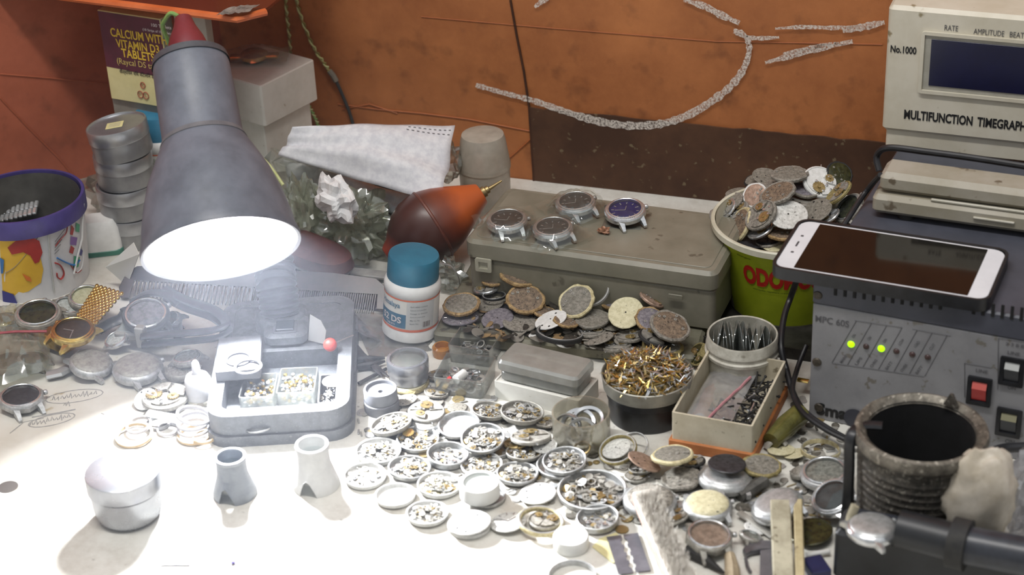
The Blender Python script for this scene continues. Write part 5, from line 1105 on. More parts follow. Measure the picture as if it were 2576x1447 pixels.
buck = [
 ('di', 1926, 442, 62, .6, -10, .020, 'grey', '', 'grey dial behind the big flat disc at the top of the bucket'),
 ('cr', 1898, 450, 52, .5, 20, .012, 'grey', 'dark', 'small dark dial at the back left of the bucket heap'),
 ('cr', 1986, 434, 86, .40, 2, .030, 'grey', 'dust', 'big flat grey disc topmost on the bucket heap'),
 ('mv', 2066, 456, 86, .78, -32, .018, 'clean', 'white', 'white painted movement leaning at the back right of the bucket heap'),
 ('cr', 2113, 436, 64, .82, -40, .022, 'olive', 'dark', 'olive green glassy disc at the back right top of the bucket'),
 ('mv', 2106, 482, 74, .34, 42, .020, 'ds', 'yellow', 'thick disc seen on edge at the right of the bucket heap'),
 ('case', 2130, 520, 80, .55, 50, .008, 'olive', 'ds', 'shiny watch head on its side at the right rim of the bucket'),
 ('di', 1855, 484, 56, .4, 8, .008, 'grey', '', 'thin dial lying at the back left inside the bucket rim'),
 ('cr', 1898, 490, 62, .85, 50, .010, 'pink', 'white', 'bluish white rimmed dial left of the tilted oval dial'),
 ('cr', 2029, 473, 74, .50, -4, .020, 'violet', 'grey', 'violet grey disc in front of the white painted movement'),
 ('cr', 1955, 482, 88, .50, 24, .022, 'brown', 'dust', 'oval brown dial with a grey rim tilted in the heap centre'),
 ('di', 2024, 500, 84, .34, -6, .014, 'ds', '', 'thin dial edge below the violet grey disc'),
 ('mv', 1871, 511, 60, .35, -8, .006, 'ds', 'yellow', 'yellowish thin movement at the left of the bucket heap'),
 ('mv', 1824, 522, 54, .6, 50, .002, 'ds', 'bright', 'silvery piece at the left wall of the bucket'),
 ('di', 2052, 529, 78, .62, 28, .012, 'grey', '', 'grey speckled dial right of the white speckled dial'),
 ('mv', 2086, 541, 52, .4, 36, .010, 'steel', 'bright', 'small bright plate at the right front of the bucket heap'),
 ('mv', 1911, 539, 84, .64, 44, .010, 'dust', 'dust', 'grey spotted movement left of the white speckled dial'),
 ('di', 1983, 539, 90, .72, -2, .016, 'white', '', 'white speckled dial with a reddish centre in the bucket heap'),
 ('ring', 1811, 555, 62, .45, -60, -.008, '', 'ds', 'dark ring standing at the left wall of the bucket'),
 ('cr', 1856, 566, 92, .42, 66, -.010, 'brown', 'cream', 'brown dial with a cream edge standing upright at the left'),
 ('mv', 1911, 575, 66, .45, 30, .002, 'steel', 'bright', 'silvery movement in front of the grey spotted movement'),
 ('cr', 1972, 584, 76, .38, 0, .004, 'brown', 'tan', 'tan disc below the white speckled dial'),
 ('di', 1952, 612, 66, .55, 4, -.004, 'cream', '', 'cream dial at the front rim of the bucket beside the phone'),
 ('di', 1890, 606, 70, .4, -10, -.006, 'dark', '', 'dark disc low at the front of the bucket'),
 ('mv', 2104, 560, 56, .4, 20, .0, 'steel', 'bright', 'bright piece behind the phone corner in the bucket'),
 ('cr', 1838, 505, 60, .55, 30, .006, 'grey', 'dust', 'grey disc leaning on the back left wall inside the bucket'),
 ('mv', 1850, 530, 66, .5, 40, .0, 'ds', 'ds', 'dusty movement half buried at the left of the bucket'),
 ('di', 1880, 560, 70, .7, 50, .0, 'dust', '', 'dusty dial leaning beside the upright cream edged dial'),
 ('mv', 1830, 585, 60, .5, -50, -.012, 'dust', 'bright', 'silver rimmed movement low at the left wall of the bucket'),
 ('cr', 1935, 600, 72, .45, 10, -.006, 'dark', 'dust', 'dark crusted disc in the shade at the front of the bucket'),
 ('mv', 2060, 500, 60, .5, 20, .010, 'olive', 'dust', 'olive grey movement below the white painted movement'),
 ('di', 1945, 460, 66, .4, 6, .020, 'dust', '', 'dusty dial under the big flat topmost disc'),
 ('mv', 2010, 450, 60, .4, 0, .022, 'ds', 'dust', 'grey movement between the topmost disc and the white movement'),
 ('cr', 1960, 515, 70, .45, 10, .012, 'brown', 'dust', 'brown dial under the oval brown dial'),
 ('di', 2010, 575, 70, .45, 8, .004, 'ds', '', 'dusty dial right of the tan disc near the phone'),
]
for k, px, py, a, ra, an, zr, c1, c2, lb in buck: item(k, px, py, a*1.1, ra, an, zb+zr-.004, lb, c1, c2 or 'steel', group=GB)
# dark tray below the bucket
qa = P(1800, 720, .006)
solo('metal_tray', 'dark metal tray under the green bucket', 'tray', MB().tray(.115, .10, .010, .0015, .0015, .006, c=(.05, .05, 0)), M_('dark_tray', '#3d3b37', '#2c2a27', .5, .4, 60), frame((.112, .108, 0), 0))
# ================================================================== POWER BOX (UPS), PHONE, TIMEGRAPHER
O = P(2034, 1050, 0); rzm = math.radians(-6.0); Mm = frame((O.x, O.y, 0), rzm); HM = on(Mm, 2035, 703, 'y', 0).z; WM = .30; DM = .235
ups = root('power_unit', 'grey mains power unit with two lit green lights and a red switch', 'power supply', Mm)
upsg = M_('ups_grey', '#8c8c8f', '#7f7f82', .5, 0, 30, c3='#6f6a64', s3=120, t3=.66); upsd = M_('ups_blue_grey', '#4b4d57', '#42444d', .42, 0, 30)
zs_ = on(Mm, 2035, 762, 'y', 0).z
MB().rbox(WM, DM, zs_, .001, .0006, c=(WM/2, DM/2, 0)).build('front_panel', upsg, ups)
MB().rbox(WM+.001, DM, HM-zs_, .002, .0015, c=(WM/2, DM/2-.0005, zs_)).build('top_cover', upsd, ups)
xs = [2102+24*k for k in range(12)] + [2450+24*k for k in range(6)]
slotm = M_('slot_black', '#0e0e10', rough=.8)
for k, x in enumerate(xs):
    q = on(Mm, x, 728+(x-2102)*.135, 'y', -.0006); MB().rbox(.0024, .0008, .0105, .0004, .0002, c=(q.x, -.0007, q.z-.005)).build('vent_slot', slotm, ups)
 
mb = MB()
for x, y in ((2058, 742), (2055, 911), (2060, 1025)):
    q = on(Mm, x, y, 'y', 0); mb.T = Matrix.Translation((q.x, 0, q.z)) @ Matrix.Rotation(PI/2, 4, 'X'); mb.lathe([(0, 0), (.0036, 0), (.003, .0014), (0, .0016)], 16)
mb.build('screws', M_('screw_rust', '#5b544b', '#3f3a34', .5, .5, 300), ups)
fm = lambda x, y: (x, -.0004, y)
def ftxt(items): return pxtext(Mm, 'y', 0, items)
pr_ = M_('faded_print', '#58585c', rough=.6)
letter(ups, ftxt([('MPC 60S', 2051, 808, 2136, 820, 17)]), pr_, fm, bold=.01)
letter(ups, ftxt([('Smart', 2054, 1040, 2165, 1055, 30)]), inkm, fm, bold=.04)
ov = MB(); a = on(Mm, 2150, 1052, 'y', 0); ov.T = Matrix.Translation((a.x, -.0006, a.z)) @ Matrix.Rotation(PI/2, 4, 'X'); ov.lathe([(0, 0), (.008, 0), (.008, .0002), (0, .0002)], 24); ov.build('logo_disc', M_('logo_navy', '#33343f', rough=.5), ups)
mb = MB()
def fl(x0, y0, x1, y1, r=.00022): a = on(Mm, x0, y0, 'y', 0); b = on(Mm, x1, y1, 'y', 0); mb.tube([(a.x, -.0002, a.z), (b.x, -.0002, b.z)], r, 4)
for k in range(7): fl(2155+41*k-(3*k), 806+6.2*k, 2093+39*k, 912+5.6*k)
fl(2150, 806, 2270, 824); fl(2295, 828, 2392, 845); fl(2093, 913, 2325, 947)
for (x, y) in ((2470, 920), (2472, 935)): pass
fl(2427, 913, 2495, 925); fl(2427, 913, 2427, 1000); fl(2512, 850, 2590, 862); fl(2512, 850, 2510, 980)
mb.build('panel_lines', pr_, ups)
its = []
for k, (u_, l_) in enumerate((('ON', 'MAINS'), ('ON', 'UPS'), ('ON', 'CHRG'), ('LOW', 'BATT'), ('LOAD', 'OVER'), ('CUT', 'BATT'))):
    its.append((u_, 2148+39*k, 845+6*k, u_, 2118+38*k, 908+5.5*k, l_))
def slant(k0, txt, x, y, ln):
    a = on(Mm, x, y, 'y', 0); 
    def f(px, py): c_, s_ = math.cos(1.08), math.sin(1.08); return (a.x+px*c_-py*s_, -.0004, a.z+px*s_+py*c_)
    letter(ups, [(txt, 0, 0, .0021, ln)], pr_, f)
for u_, x, y, _, x2, y2, l_ in its: slant(0, u_, x, y+6, .0035 if len(u_) < 3 else .006); slant(0, l_, x2, y2+6, .008)
grl = bpy.data.materials.new('green_led'); grl.use_nodes = True; bb_ = grl.node_tree.nodes['Principled BSDF']; bb_.inputs['Base Color'].default_value = lin('#9be000'); bb_.inputs['Emission Color'].default_value = (.42, .95, .0, 1); bb_.inputs['Emission Strength'].default_value = 1.3
for k, (x, y) in enumerate(((2141, 866), (2179, 872), (2217, 877), (2255, 884), (2295, 892), (2334, 899))):
    q = on(Mm, x, y, 'y', 0); mb = MB(); mb.T = Matrix.Translation((q.x, 0, q.z)) @ Matrix.Rotation(PI/2, 4, 'X'); mb.ball((0, 0, 0), .0027 if k in (0, 2) else .0023, n=16, m=8, sq=.7)
    o = mb.build('indicator_light', grl if k in (0, 2) else M_('led_dark', '#4a3432', '#3a2a2a', .3, 0, 300), ups)
    if k in (0, 2): o['label'] = 'lit green indicator light'
def sw(px, py, wpx, hpx, up_c, dn_c, nm):
    q = on(Mm, px, py, 'y', 0); s_ = SC(Mm @ q); w_, h_ = wpx/s_*1.02, hpx/s_/.88
    mb = MB(); mb.T = Matrix.Translation((q.x, -.0001, q.z)) @ Matrix.Rotation(PI/2, 4, 'X'); mb.tray(w_, h_, .002, .003, .0005, .001); b_ = mb.build('switch_bezel', blackp, ups)
    iw, ih = w_-.007, h_-.008
    MB().add([(q.x-iw/2, -.0008, q.z-ih/2), (q.x+iw/2, -.0008, q.z-ih/2), (q.x+iw/2, -.0035, q.z+ih*.18), (q.x-iw/2, -.0035, q.z+ih*.18)], [(0, 1, 2, 3)]).build('rocker', dn_c, ups)
    MB().add([(q.x-iw/2, -.0035, q.z+ih*.18), (q.x+iw/2, -.0035, q.z+ih*.18), (q.x+iw/2, -.0012, q.z+ih/2), (q.x-iw/2, -.0012, q.z+ih/2)], [(0, 1, 2, 3)]).build('rocker', up_c, ups)
redb = M_('red_rocker', '#b5201c', '#a31a17', .3, 0, 60); pnk = M_('red_rocker_top', '#c6635c', rough=.3); dk_ = M_('dark_rocker', '#2f3238', rough=.35); lg_ = M_('pale_rocker', '#b9bbb9', rough=.4); yg = M_('yellow_grey_rocker', '#8a876e', rough=.4)
sw(2464, 983, 60, 72, pnk, redb, 'a'); sw(2546, 934, 60, 72, lg_, dk_, 'b'); sw(2538, 1062, 62, 72, yg, dk_, 'c')
for it_ in [('LINE', 2455, 935, 2485, 940, 9), ('LINE', 2535, 890, 2566, 894, 9), ('ON', 2535, 978, 2555, 981, 9), ('ON', 2528, 1113, 2552, 1116, 10), ('2 3 8 8', 2530, 868, 2576, 873, 9)]: letter(ups, ftxt([it_]), pr_, fm)
# phone
phc = [P(x, y, HM+.0095) for x, y in ((2040, 558), (1946, 668), (2524, 632), (2466, 752))]
pu = ((phc[2]-phc[0])+(phc[3]-phc[1])).normalized(); pc_ = sum(phc, Vector())/4
Mph = frame((pc_.x, pc_.y, HM+.0006), math.atan2(pu.y, pu.x)); 
ph = root('smartphone', 'white fronted smartphone in a black case lying on the power unit', 'phone', Mph)
MB().rbox(.155, .079, .0075, .010, .002).build('protective_case', blackp, ph); MB().tray(.1555, .0795, .0095, .0022, .004, .010, seg=6).build('case_edge', blackp, ph)
MB().rbox(.151, .0745, .0016, .009, .0004, c=(0, 0, .0073)).build('front_glass', M_('phone_white', '#dfe1e6', '#d6d8dd', .25, 0, 30), ph)
MB().rbox(.1235, .0700, .0003, .0008, .0001, c=(.0005, 0, .0088)).build('screen', M_('phone_screen', '#0b0908', rough=.06, spec=.6), ph)
for y, w_, nm in ((0, .008, 'earpiece'), (.013, .0022, 'sensor'), (-.013, .0022, 'front_camera')): MB().rbox(.0014 if w_ > .004 else .0022, w_, .0002, .0006, .00005, c=(-.0685, y, .0089)).build(nm, M_('phone_dark_dot', '#4a4c52', rough=.3), ph)
# two-layer grey case behind the phone
cfl = P(2192, 520, HM+.0095); Mgc = frame((cfl.x, cfl.y, HM), math.radians(-3.5))
tgc = M_('timer_grey', '#a7a194', '#98917f', .5, 0, 20, c3='#6b604f', s3=70, t3=.64); ivory = M_('ivory_plastic', '#d3cdbd', '#c6bfac', .45, 0, 18, c3='#8f8367', s3=55, t3=.68)
gc = root('instrument_case', 'grey two layered instrument base between the phone and the display', 'instrument', Mgc)
ztop = on(Mgc, 2212, 432, 'y', .006).z; zmid = on(Mgc, 2196, 490, 'y', 0).z; zbot = on(Mgc, 2192, 548, 'y', 0).z
z0_ = max(.004, zbot); 
MB().rbox(.26, .036, zmid-z0_, .004, .0035, c=(.13, .018, z0_)).build('lower_shell', tgc, gc)
MB().rbox(.256, .030, ztop-zmid-.001, .004, .004, c=(.132, .019, zmid+.001), taper=0).build('upper_shell', tgc, gc)
q0_ = on(Mgc, 2340, 497, 'y', 0); MB().rbox(.20, .0022, .0022, .001, .0006, c=(q0_.x+.10, .003, zmid-.0002)).build('front_rail', M_('rail_pale', '#bdb8ab', '#aea998', .4, 0, 60), gc)
q1_ = on(Mgc, 2500, 556, 'y', 0); MB().rbox(.030, .002, .0016, .0007, .0004, c=(q1_.x, -.0005, q1_.z)).build('front_notch', _mc['rail_pale'], gc)
for x in (.025, .235): 
    for y in (.010, .027): MB().lathe([(0, .0004), (.007, .0004), (.006, z0_+.001), (0, z0_+.001)], 16).build('rubber_foot', blackm, gc, Matrix.Translation((x, y, 0)))
# display unit
Yt = P(2218, 372, HM+.0004).y; tgo = WY(2218, 372, Yt); Mt = frame((tgo.x, Yt, tgo.z), math.radians(-1.2))
tg = root('timegrapher', 'ivory MULTIFUNCTION TIMEGRAPHER display unit standing above the grey instrument base', 'instrument', Mt)
ht_ = on(Mt, 2234, 14, 'y', 0).z; wt_ = .165; zf = on(Mt, 2214, 328, 'y', 0).z
mb = MB(); MB().rbox(wt_, .052, ht_-zf, .004, .003, c=(wt_/2-.001, .026, zf)).build('housing', ivory, tg)
MB().rbox(wt_-.004, .046, zf+.001, .003, .001, c=(wt_/2, .026, 0)).build('foot', ivory, tg)
if tgo.z > HM+.001: 
    solo('riser_block', 'dark block under the timegrapher display', 'block', MB().rbox(.15, .046, tgo.z-HM-.0002, .002, .001, c=(.08, .026, 0)), blackm, frame((tgo.x, Yt, HM)))
sa_ = on(Mt, 2344, 100, 'y', 0); sb_ = on(Mt, 2344, 214, 'y', 0); sc__ = on(Mt, 2560, 232, 'y', 0)
MB().rbox(.1, .001, sa_.z-sb_.z+.010, .0005, .0003, c=(sa_.x-.005+.05, -.0002, sb_.z-.005)).build('screen_recess', M_('recess_ivory', '#a9a69c', '#9c998e', .45, 0, 60), tg)
mb = MB(); mb.T = Matrix.Translation((sa_.x+.046, -.0001, (sa_.z+sb_.z)/2)) @ Matrix.Rotation(PI/2, 4, 'X'); mb.tray(.108, sa_.z-sb_.z+.014, .0022, .0028, .0002, .003); mb.build('screen_bezel', ivory, tg)
MB().rbox(.099, .0006, sa_.z-sb_.z+.001, .0004, .0001, c=(sa_.x+.0495, -.0011, sb_.z)).build('display_screen', M_('lcd_navy', '#14173a', '#10122e', .3, 0, 20), tg)
tm = lambda x, y: (x, -.0005, y)
def ttxt(items): return pxtext(Mt, 'y', 0, items)
letter(tg, ttxt([('MULTIFUNCTION', 2274, 297, 2446, 315, 22), ('TIMEGRAPHER', 2458, 316, 2608, 332, 22)]), inkm, tm, bold=.03)
letter(tg, ttxt([('No.1000', 2240, 130, 2305, 136, 17)]), inkm, tm, bold=.025)
letter(tg, ttxt([('RATE', 2376, 76, 2410, 80, 14), ('AMPLITUDE', 2449, 85, 2526, 92, 14), ('BEAT', 2540, 93, 2576, 97, 14), ('ERROR', 2582, 97, 2620, 101, 14)]), M_('ink_soft', '#45454a', rough=.6), tm, bold=.0)
# cables
cab = M_('cable_black', '#1c1c1e', '#26262a', .42, 0, 80)
def cable(pts, label, r=.0024): return solo('power_cable', label, 'cable', MB().tube(smoothpath(pts, 10), r, 10), cab)
cable([P(2010, 690, .085), P(1990, 745, .055), P(1972, 800, .045), P(1965, 870, .035), P(1978, 930, .022), P(2000, 1000, .014), P(2040, 1050, .013), P(2130, 1105, .010), P(2180, 1120, .006)], 'black cable looping down left of the power unit')
cable([P(2028, 870, .030), P(2005, 930, .020), P(1994, 985, .022), P(2018, 1036, .021), P(2075, 1080, .019), P(2140, 1112, .017)], 'second black cable beside the power unit corner, behind the first', .002)
cable([P(2215, 440, .15), P(2180, 480, .128), P(2140, 540, .118), P(2118, 575, .112)], 'black cable passing between the bucket and the grey instrument', .0022)
cable([P(2212, 430, .135), P(2206, 392, .145), P(2235, 372, .155), P(2330, 382, .156), P(2450, 398, .156), P(2590, 420, .156)], 'black cable lying on the grey instrument in front of the display', .0026)
# ================================================================== CENTRE BOXES AND POTS
def pot(name, label, cat, px, py, R, h, prof, mats, z=0.0002):
    t = root(name, label, cat, frame(P(px, py, z), .3))
    for nm, pf_, mt in prof: MB().lathe([(r*R, zz*h) for r, zz in pf_], 56, cap=False).build(nm, mt, t)
    return t
# threaded jar with film discs
pj = P(1868, 838, .042); Rj = .0275
t = root('threaded_jar', 'white threaded jar packed with clear film discs beside the power unit', 'jar', frame((pj.x, pj.y, 0), .2))
MB().lathe([(0, 0), (Rj*.93, 0), (Rj*.96, .002), (Rj*.98, .026), (Rj*1.03, .0265), (Rj*1.04, .029), (Rj*.99, .030), (Rj*.99, .0325), (Rj*1.01, .033), (Rj*1.01, .0345), (Rj*.985, .0355), (Rj*.985, .041), (Rj*.96, .042), (Rj*.92, .0415), (Rj*.91, .006), (0, .005)], 64, cap=False).build('jar_wall', wdirty, t)
film = CLEAR('film_disc', '#f0f4f2', '#c9cfcb', .42, .14, .1, .4, 120, .25)
r_ = random.Random(6)
for k in range(22):
    x = -.021+.002*k; rr_ = math.sqrt(max(1e-5, (Rj*.88)**2-x*x)); R_ = min(.0165, rr_*.98); M = Matrix.Translation((x, r_.uniform(-.004, .004)*(rr_-R_)/.01, .015+R_*.75+r_.uniform(0, .008))) @ Matrix.Rotation(r_.uniform(-.25, .25), 4, 'Z') @ Matrix.Rotation(PI/2+r_.uniform(-.16, .16), 4, 'Y')
    k_ = ['leftmost', 'rightmost'][k > 10] if k in (0, 21) else None
    o = solo('film_disc', 'clear round film disc standing in the white threaded jar', 'film disc', MB().lathe([(0, 0), (R_, 0), (R_, .0003), (0, .0003)], 28), film, t.matrix_world @ M, 'clear film discs in the threaded jar')
# cardboard tray with zip bag and screws
ft = P(1690, 1112, .006); fr2 = P(1884, 1138, .006)
Mtb = frame((ft.x, ft.y, 0), math.radians(-3)); 
tw_ = .0600; td = .0925
card = root('cardboard_tray', 'cream cardboard tray on an orange brown base holding a zip bag and screws', 'tray', Mtb)
MB().rbox(tw_+.004, td+.004, .009, .001, .0006, c=(tw_/2, td/2, 0)).build('orange_base', M_('orange_card', '#b5713f', '#a06236', .7, 0, 60), card)
MB().tray(tw_, td, .023, .0016, .002, .0012, c=(tw_/2, td/2, .0088)).build('tray_wall', M_('cream_board', '#cfc7b2', '#bdb39c', .7, 0, 50, c3='#857a64', s3=110, t3=.66), card)
mb = MB(); r_ = random.Random(9)
for i in range(170):
    x = tw_*r_.uniform(.35, .94); y = td*r_.uniform(.06, .93)
    if x < tw_*.62 and y > td*.5: continue
    mb.T = Matrix.Translation((x, y, .013+r_.uniform(0, .008))) @ Matrix.Rotation(r_.uniform(0, 6.28), 4, 'Z') @ Matrix.Rotation(r_.uniform(-.6, .6), 4, 'Y')
    L_ = r_.uniform(.003, .008); m = 0 if r_.random() < .72 else (1 if r_.random() < .6 else 2)
    mb.tube([(-L_, 0, 0), (L_, 0, 0)], .0007, 5, m); 
    if r_.random() < .6: mb.T = mb.T @ Matrix.Translation((-L_, 0, 0)); mb.ball((0, 0, 0), .0013, m, 6, 4)
mb.T = Matrix(); solo('small_screws', 'dark screws and pins loose in the cardboard tray', 'screws', mb, [blackm, dsteel, brsteel], Mtb, kind='stuff')
def cardbag():
    t = root('zip_bag', 'clear zip bag with a pink zip line inside the cardboard tray', 'bag', Mtb); r_ = random.Random(3)
    def mk(off):
        def fn(u, v):
            x = tw_*(.06+.60*u-.0*v); y = td*(.06+.86*v); e_ = math.sin(PI*u)**.6*math.sin(PI*v)**.5
            return (x, y, .0125+off+.016*e_*(.55+.45*math.sin(3*u+2))+r_.uniform(0, .0012)+(.004*u))
        return MB().grid(fn, 14, 12), fn
    g, fn = mk(.003); g.build('film', CLEAR('zip_film', '#f2f2f4', '#cfcfd2', .48, .12, .08, .4, 60, .15), t, smooth=30)
    a, b = Vector(fn(.62, .08)), Vector(fn(.98, .86)); pts = [Vector(fn(.52+.40*k/8, .06+.86*k/8))+Vector((0, 0, .001)) for k in range(9)]
    MB().tube(pts, .0011, 6).build('zip', M_('zip_pink', '#c08a90', '#b67c84', .4, 0, 60), t)
    MB().tube([(tw_*.14, td*.10, .0185), (tw_*.34, td*.085, .019)], .006, 14).build('rolled_end', M_('rolled_grey', '#7e7e7e', '#5f5f61', .4, 0, 60), t)
cardbag()
# black container with gold dish on top
pk = P(1625, 1000, .014); Rk = .0305; Kx, Ky = P(1628, 955, .030).xy
t = root('black_container', 'round black container under the dish of gold watch hands', 'container', frame((Kx, Ky, 0)))
MB().lathe([(0, 0), (Rk*.94, 0), (Rk*.96, .002), (Rk*.96, .018), (Rk*1.0, .019), (Rk*1.0, .0235), (Rk*.97, .0245), (0, .0245)], 56).build('container_body', blackp, t)
Rg_ = .0338
t = root('parts_dish', 'round grey metal dish heaped with gold watch hands', 'dish', frame((Kx, Ky, .0248)))
MB().lathe([(0, 0), (Rg_*.94, 0), (Rg_*.97, .001), (Rg_, .010), (Rg_*1.01, .0115), (Rg_*.985, .012), (Rg_*.96, .010), (Rg_*.94, .003), (0, .002)], 56, cap=False).build('dish_wall', M_('dish_grey', '#a3a198', '#88867d', .45, .5, 60), t)
mb = MB(); r_ = random.Random(55)
for i in range(620):
    q = math.sqrt(r_.random())*.93; a_ = r_.uniform(0, 6.283); zz = .0205-.0105*q*q+r_.uniform(-.0012, .0014)
    mb.T = Matrix.Translation((q*Rg_*math.cos(a_), q*Rg_*math.sin(a_), zz)) @ Matrix.Rotation(r_.uniform(0, 6.28), 4, 'Z') @ Matrix.Rotation(r_.uniform(-.7, .7), 4, 'Y') @ Matrix.Rotation(r_.uniform(-.6, .6), 4, 'X')
    L_ = r_.uniform(.003, .0062); w_ = r_.uniform(.0004, .0009); m = r_.choice([0, 0, 2, 2, 1, 1])
    mb.prism([(-L_, 0), (0, w_), (L_, w_*.3), (L_, -w_*.3), (0, -w_)], 0, .0003, m)
    if r_.random() < .4: mb.lathe([(.0006, 0), (.0013, 0), (.0013, .0004), (.0006, .0004), (.0006, 0)], 8, m, cap=False)
mb.T = Matrix()
h1 = solo('watch_hands', 'heap of gold and silver watch hands filling the round grey dish', 'watch hands', mb, [gold, brsteel, brass], frame((Kx, Ky, .0248)), kind='stuff', smooth=0)
solo('heap_bed', 'bed of dull gold watch hands below the bright ones in the dish', 'watch hands', MB().lathe([(0, .0022), (Rg_*.90, .0024), (Rg_*.93, .008), (Rg_*.55, .0150), (0, .0185)], 30), M_('hand_bed', '#8f7c50', '#5f5236', .5, .4, 500, bump=.8), frame((Kx, Ky, .0248)), kind='stuff')
h1.name = 'watch_hands'
item('di', 1556, 968, 46, .6, -20, .034, 'dust', 'steel' and '', seed=0, kind=None) if False else None
# clear case standing on a white box
w0, w1, w2 = P(1246, 906, .0335), P(1452, 955, .0335), P(1313, 861, .0335)
Mcw = frame((w0.x, w0.y, 0), math.atan2(w1.y-w0.y, w1.x-w0.x)); Wc = (w1-w0).length; Dc = (w2-w0).length; Hw = .0155
solo('cardboard_box', 'low white open box under the foggy clear plastic case', 'box', MB().tray(Wc+.003, Dc+.003, Hw-.0003, .0013, Hw-.001, .0015, c=(Wc/2, Dc/2, .0002)), wcard, Mcw)
t = root('plastic_case', 'foggy clear lidded plastic case standing on the low white box', 'case', Mcw)
fclear = CLEAR('fog_case', '#eceeec', '#c2c3bd', .62, .08, .18, .35, 60, .12)
MB().rbox(Wc-.004, Dc-.004, .008, .004, .001, c=(Wc/2, Dc/2, Hw)).build('case_base', fclear, t)
MB().rbox(Wc, Dc, .0099, .005, .002, c=(Wc/2, Dc/2, Hw+.0081)).build('case_lid', fclear, t)
# small clear parts boxes
for (px, py, w_, d_, rz__, lb, lc, k, mm) in ((1172, 968, .040, .038, 4, 'small open clear box of bright steel parts beside the white box', 'bright steel screws and parts in the small clear box', 11, [0, 2, 2]), (1198, 895, .036, .030, 0, 'second small clear box of parts, behind the first', 'grey parts in the rear small clear box', 12, [0, 0, 2])):
    Mq = frame(P(px, py, .0002), math.radians(rz__)); t = root('parts_box', lb, 'box', Mq)
    MB().tray(w_, d_, .016, .001, .001, .002, taper=.001).build('box_wall', clearp, t)
    solo('loose_parts', lc, 'watch parts', heapmesh(k, 90, .3, mats=mm), [dsteel, brass, brsteel], Mq @ Matrix.Translation((0, 0, .0015)) @ Matrix.Diagonal((w_*.55, d_*.55, .028, 1)), kind='stuff')
    if k == 11:
        t = root('parts_tube', 'small white tube with a red end lying in the clear parts box', 'tube', Mq @ Matrix.Translation((-.001, -.011, .014)) @ Matrix.Rotation(1.2, 4, 'Z'))
        MB().tube([(-.005, 0, 0), (.006, 0, 0)], .0036, 12).build('tube_body', whitec, t); MB().tube([(-.0085, .0055, -.001), (-.005, .005, 0)], .0018, 8).build('red_end', redb, t)
Ma = frame(P(1113, 893, 0)); solo('amber_cap', 'small amber plastic ring cap behind the round silver tin', 'cap', MB().lathe([(0, 0), (.0074, 0), (.0078, .001), (.0078, .0075), (.0066, .009), (.0055, .009), (.005, .004), (0, .003)], 28), M_('amber', '#b07426', '#8f5a1c', .2, 0, 60), Ma)
# silver tin with glass lid, stacked on a yellowed disc; grey puck
item('back', 1030, 958, 100, None, 0, .0, 'yellowed round case part under the round silver tin', 'cream', 'yellow', fl=.6)
pt = P(1025, 905, .022); 
t = root('round_tin', 'round silver tin with a glass window lid near the teal capped bottle', 'tin', frame((pt.x, pt.y, .0055)))
R_ = .0163; h_ = .0185
MB().lathe([(0, 0), (R_*.92, 0), (R_*.93, .006), (R_*.98, .0065), (R_*.98, .009), (R_*1.0, .0095), (R_*1.0, .012), (R_, h_-.001), (R_*.97, h_), (R_*.84, h_), (R_*.82, h_-.002)], 48, cap=False).build('tin_body', sa, t)
MB().lathe([(R_*.83, h_-.0015), (0, h_-.0012)], 40, cap=False).build('window', dcrystal, t); MB().lathe([(R_*.83, h_-.005), (0, h_-.005)], 32, cap=False).build('tin_inside', M_('tin_inside', '#86867f', '#5f5f5a', .5, .3, 90), t)
pp = P(957, 985, .016); t = root('grey_holder', 'stack of two round grey plastic rings beside the lamp base', 'holder', frame((pp.x, pp.y, 0)))
gp = M_('puck_grey', '#737479', '#626368', .45, 0, 60); R_ = .0128
MB().lathe([(0, 0), (R_*1.03, 0), (R_*1.05, .001), (R_*1.05, .0085), (R_*.98, .009), (0, .009)], 44).build('lower_ring', gp, t)
MB().lathe([(R_*.96, .009), (R_*1.0, .0095), (R_*1.0, .018), (R_*.97, .019), (R_*.86, .019), (R_*.84, .0165), (R_*.15, .016), (R_*.13, .012), (0, .012)], 44, cap=False).build('upper_ring', gp, t)
# clear tub of rings
pr2 = P(1462, 1070, .015); R_ = .0212; t = root('clear_tub', 'round clear plastic tub holding chrome rings in front of the white box', 'tub', frame((pr2.x, pr2.y, 0)))
MB().lathe([(0, 0), (R_*.94, 0), (R_, .003), (R_*1.0, .027), (R_*.95, .027), (R_*.93, .002), (0, .0015)], 52, cap=False).build('tub_wall', CLEAR('tub_clear', '#f0eee6', '#c9c4b4', .30, .10, .12, .45, 90, .1), t)
for k, (x, y, z_, rx, R2, lb) in enumerate(((-.003, .003, .013, .5, .0135, 'chrome ring lying at the back of the clear tub'), (.004, .004, .017, .35, .0125, 'chrome ring on top at the back right of the clear tub'), (.002, -.004, .011, 1.0, .0118, 'wide pale ring leaning at the front of the clear tub'), (-.010, .0, .012, 1.3, .0105, 'chrome ring standing at the left wall of the clear tub'))):
    solo('case_ring', lb, 'ring', MB().lathe([(R2*.78, -.0015), (R2*.95, -.0025), (R2, 0), (R2*.95, .0025), (R2*.78, .0015), (R2*.78, -.0015)], 40, cap=False), brsteel if k != 2 else steel, t.matrix_world @ Matrix.Translation((x, y, z_)) @ Matrix.Rotation(rx, 4, 'X') @ Matrix.Rotation(.5*(k == 3), 4, 'Z'))
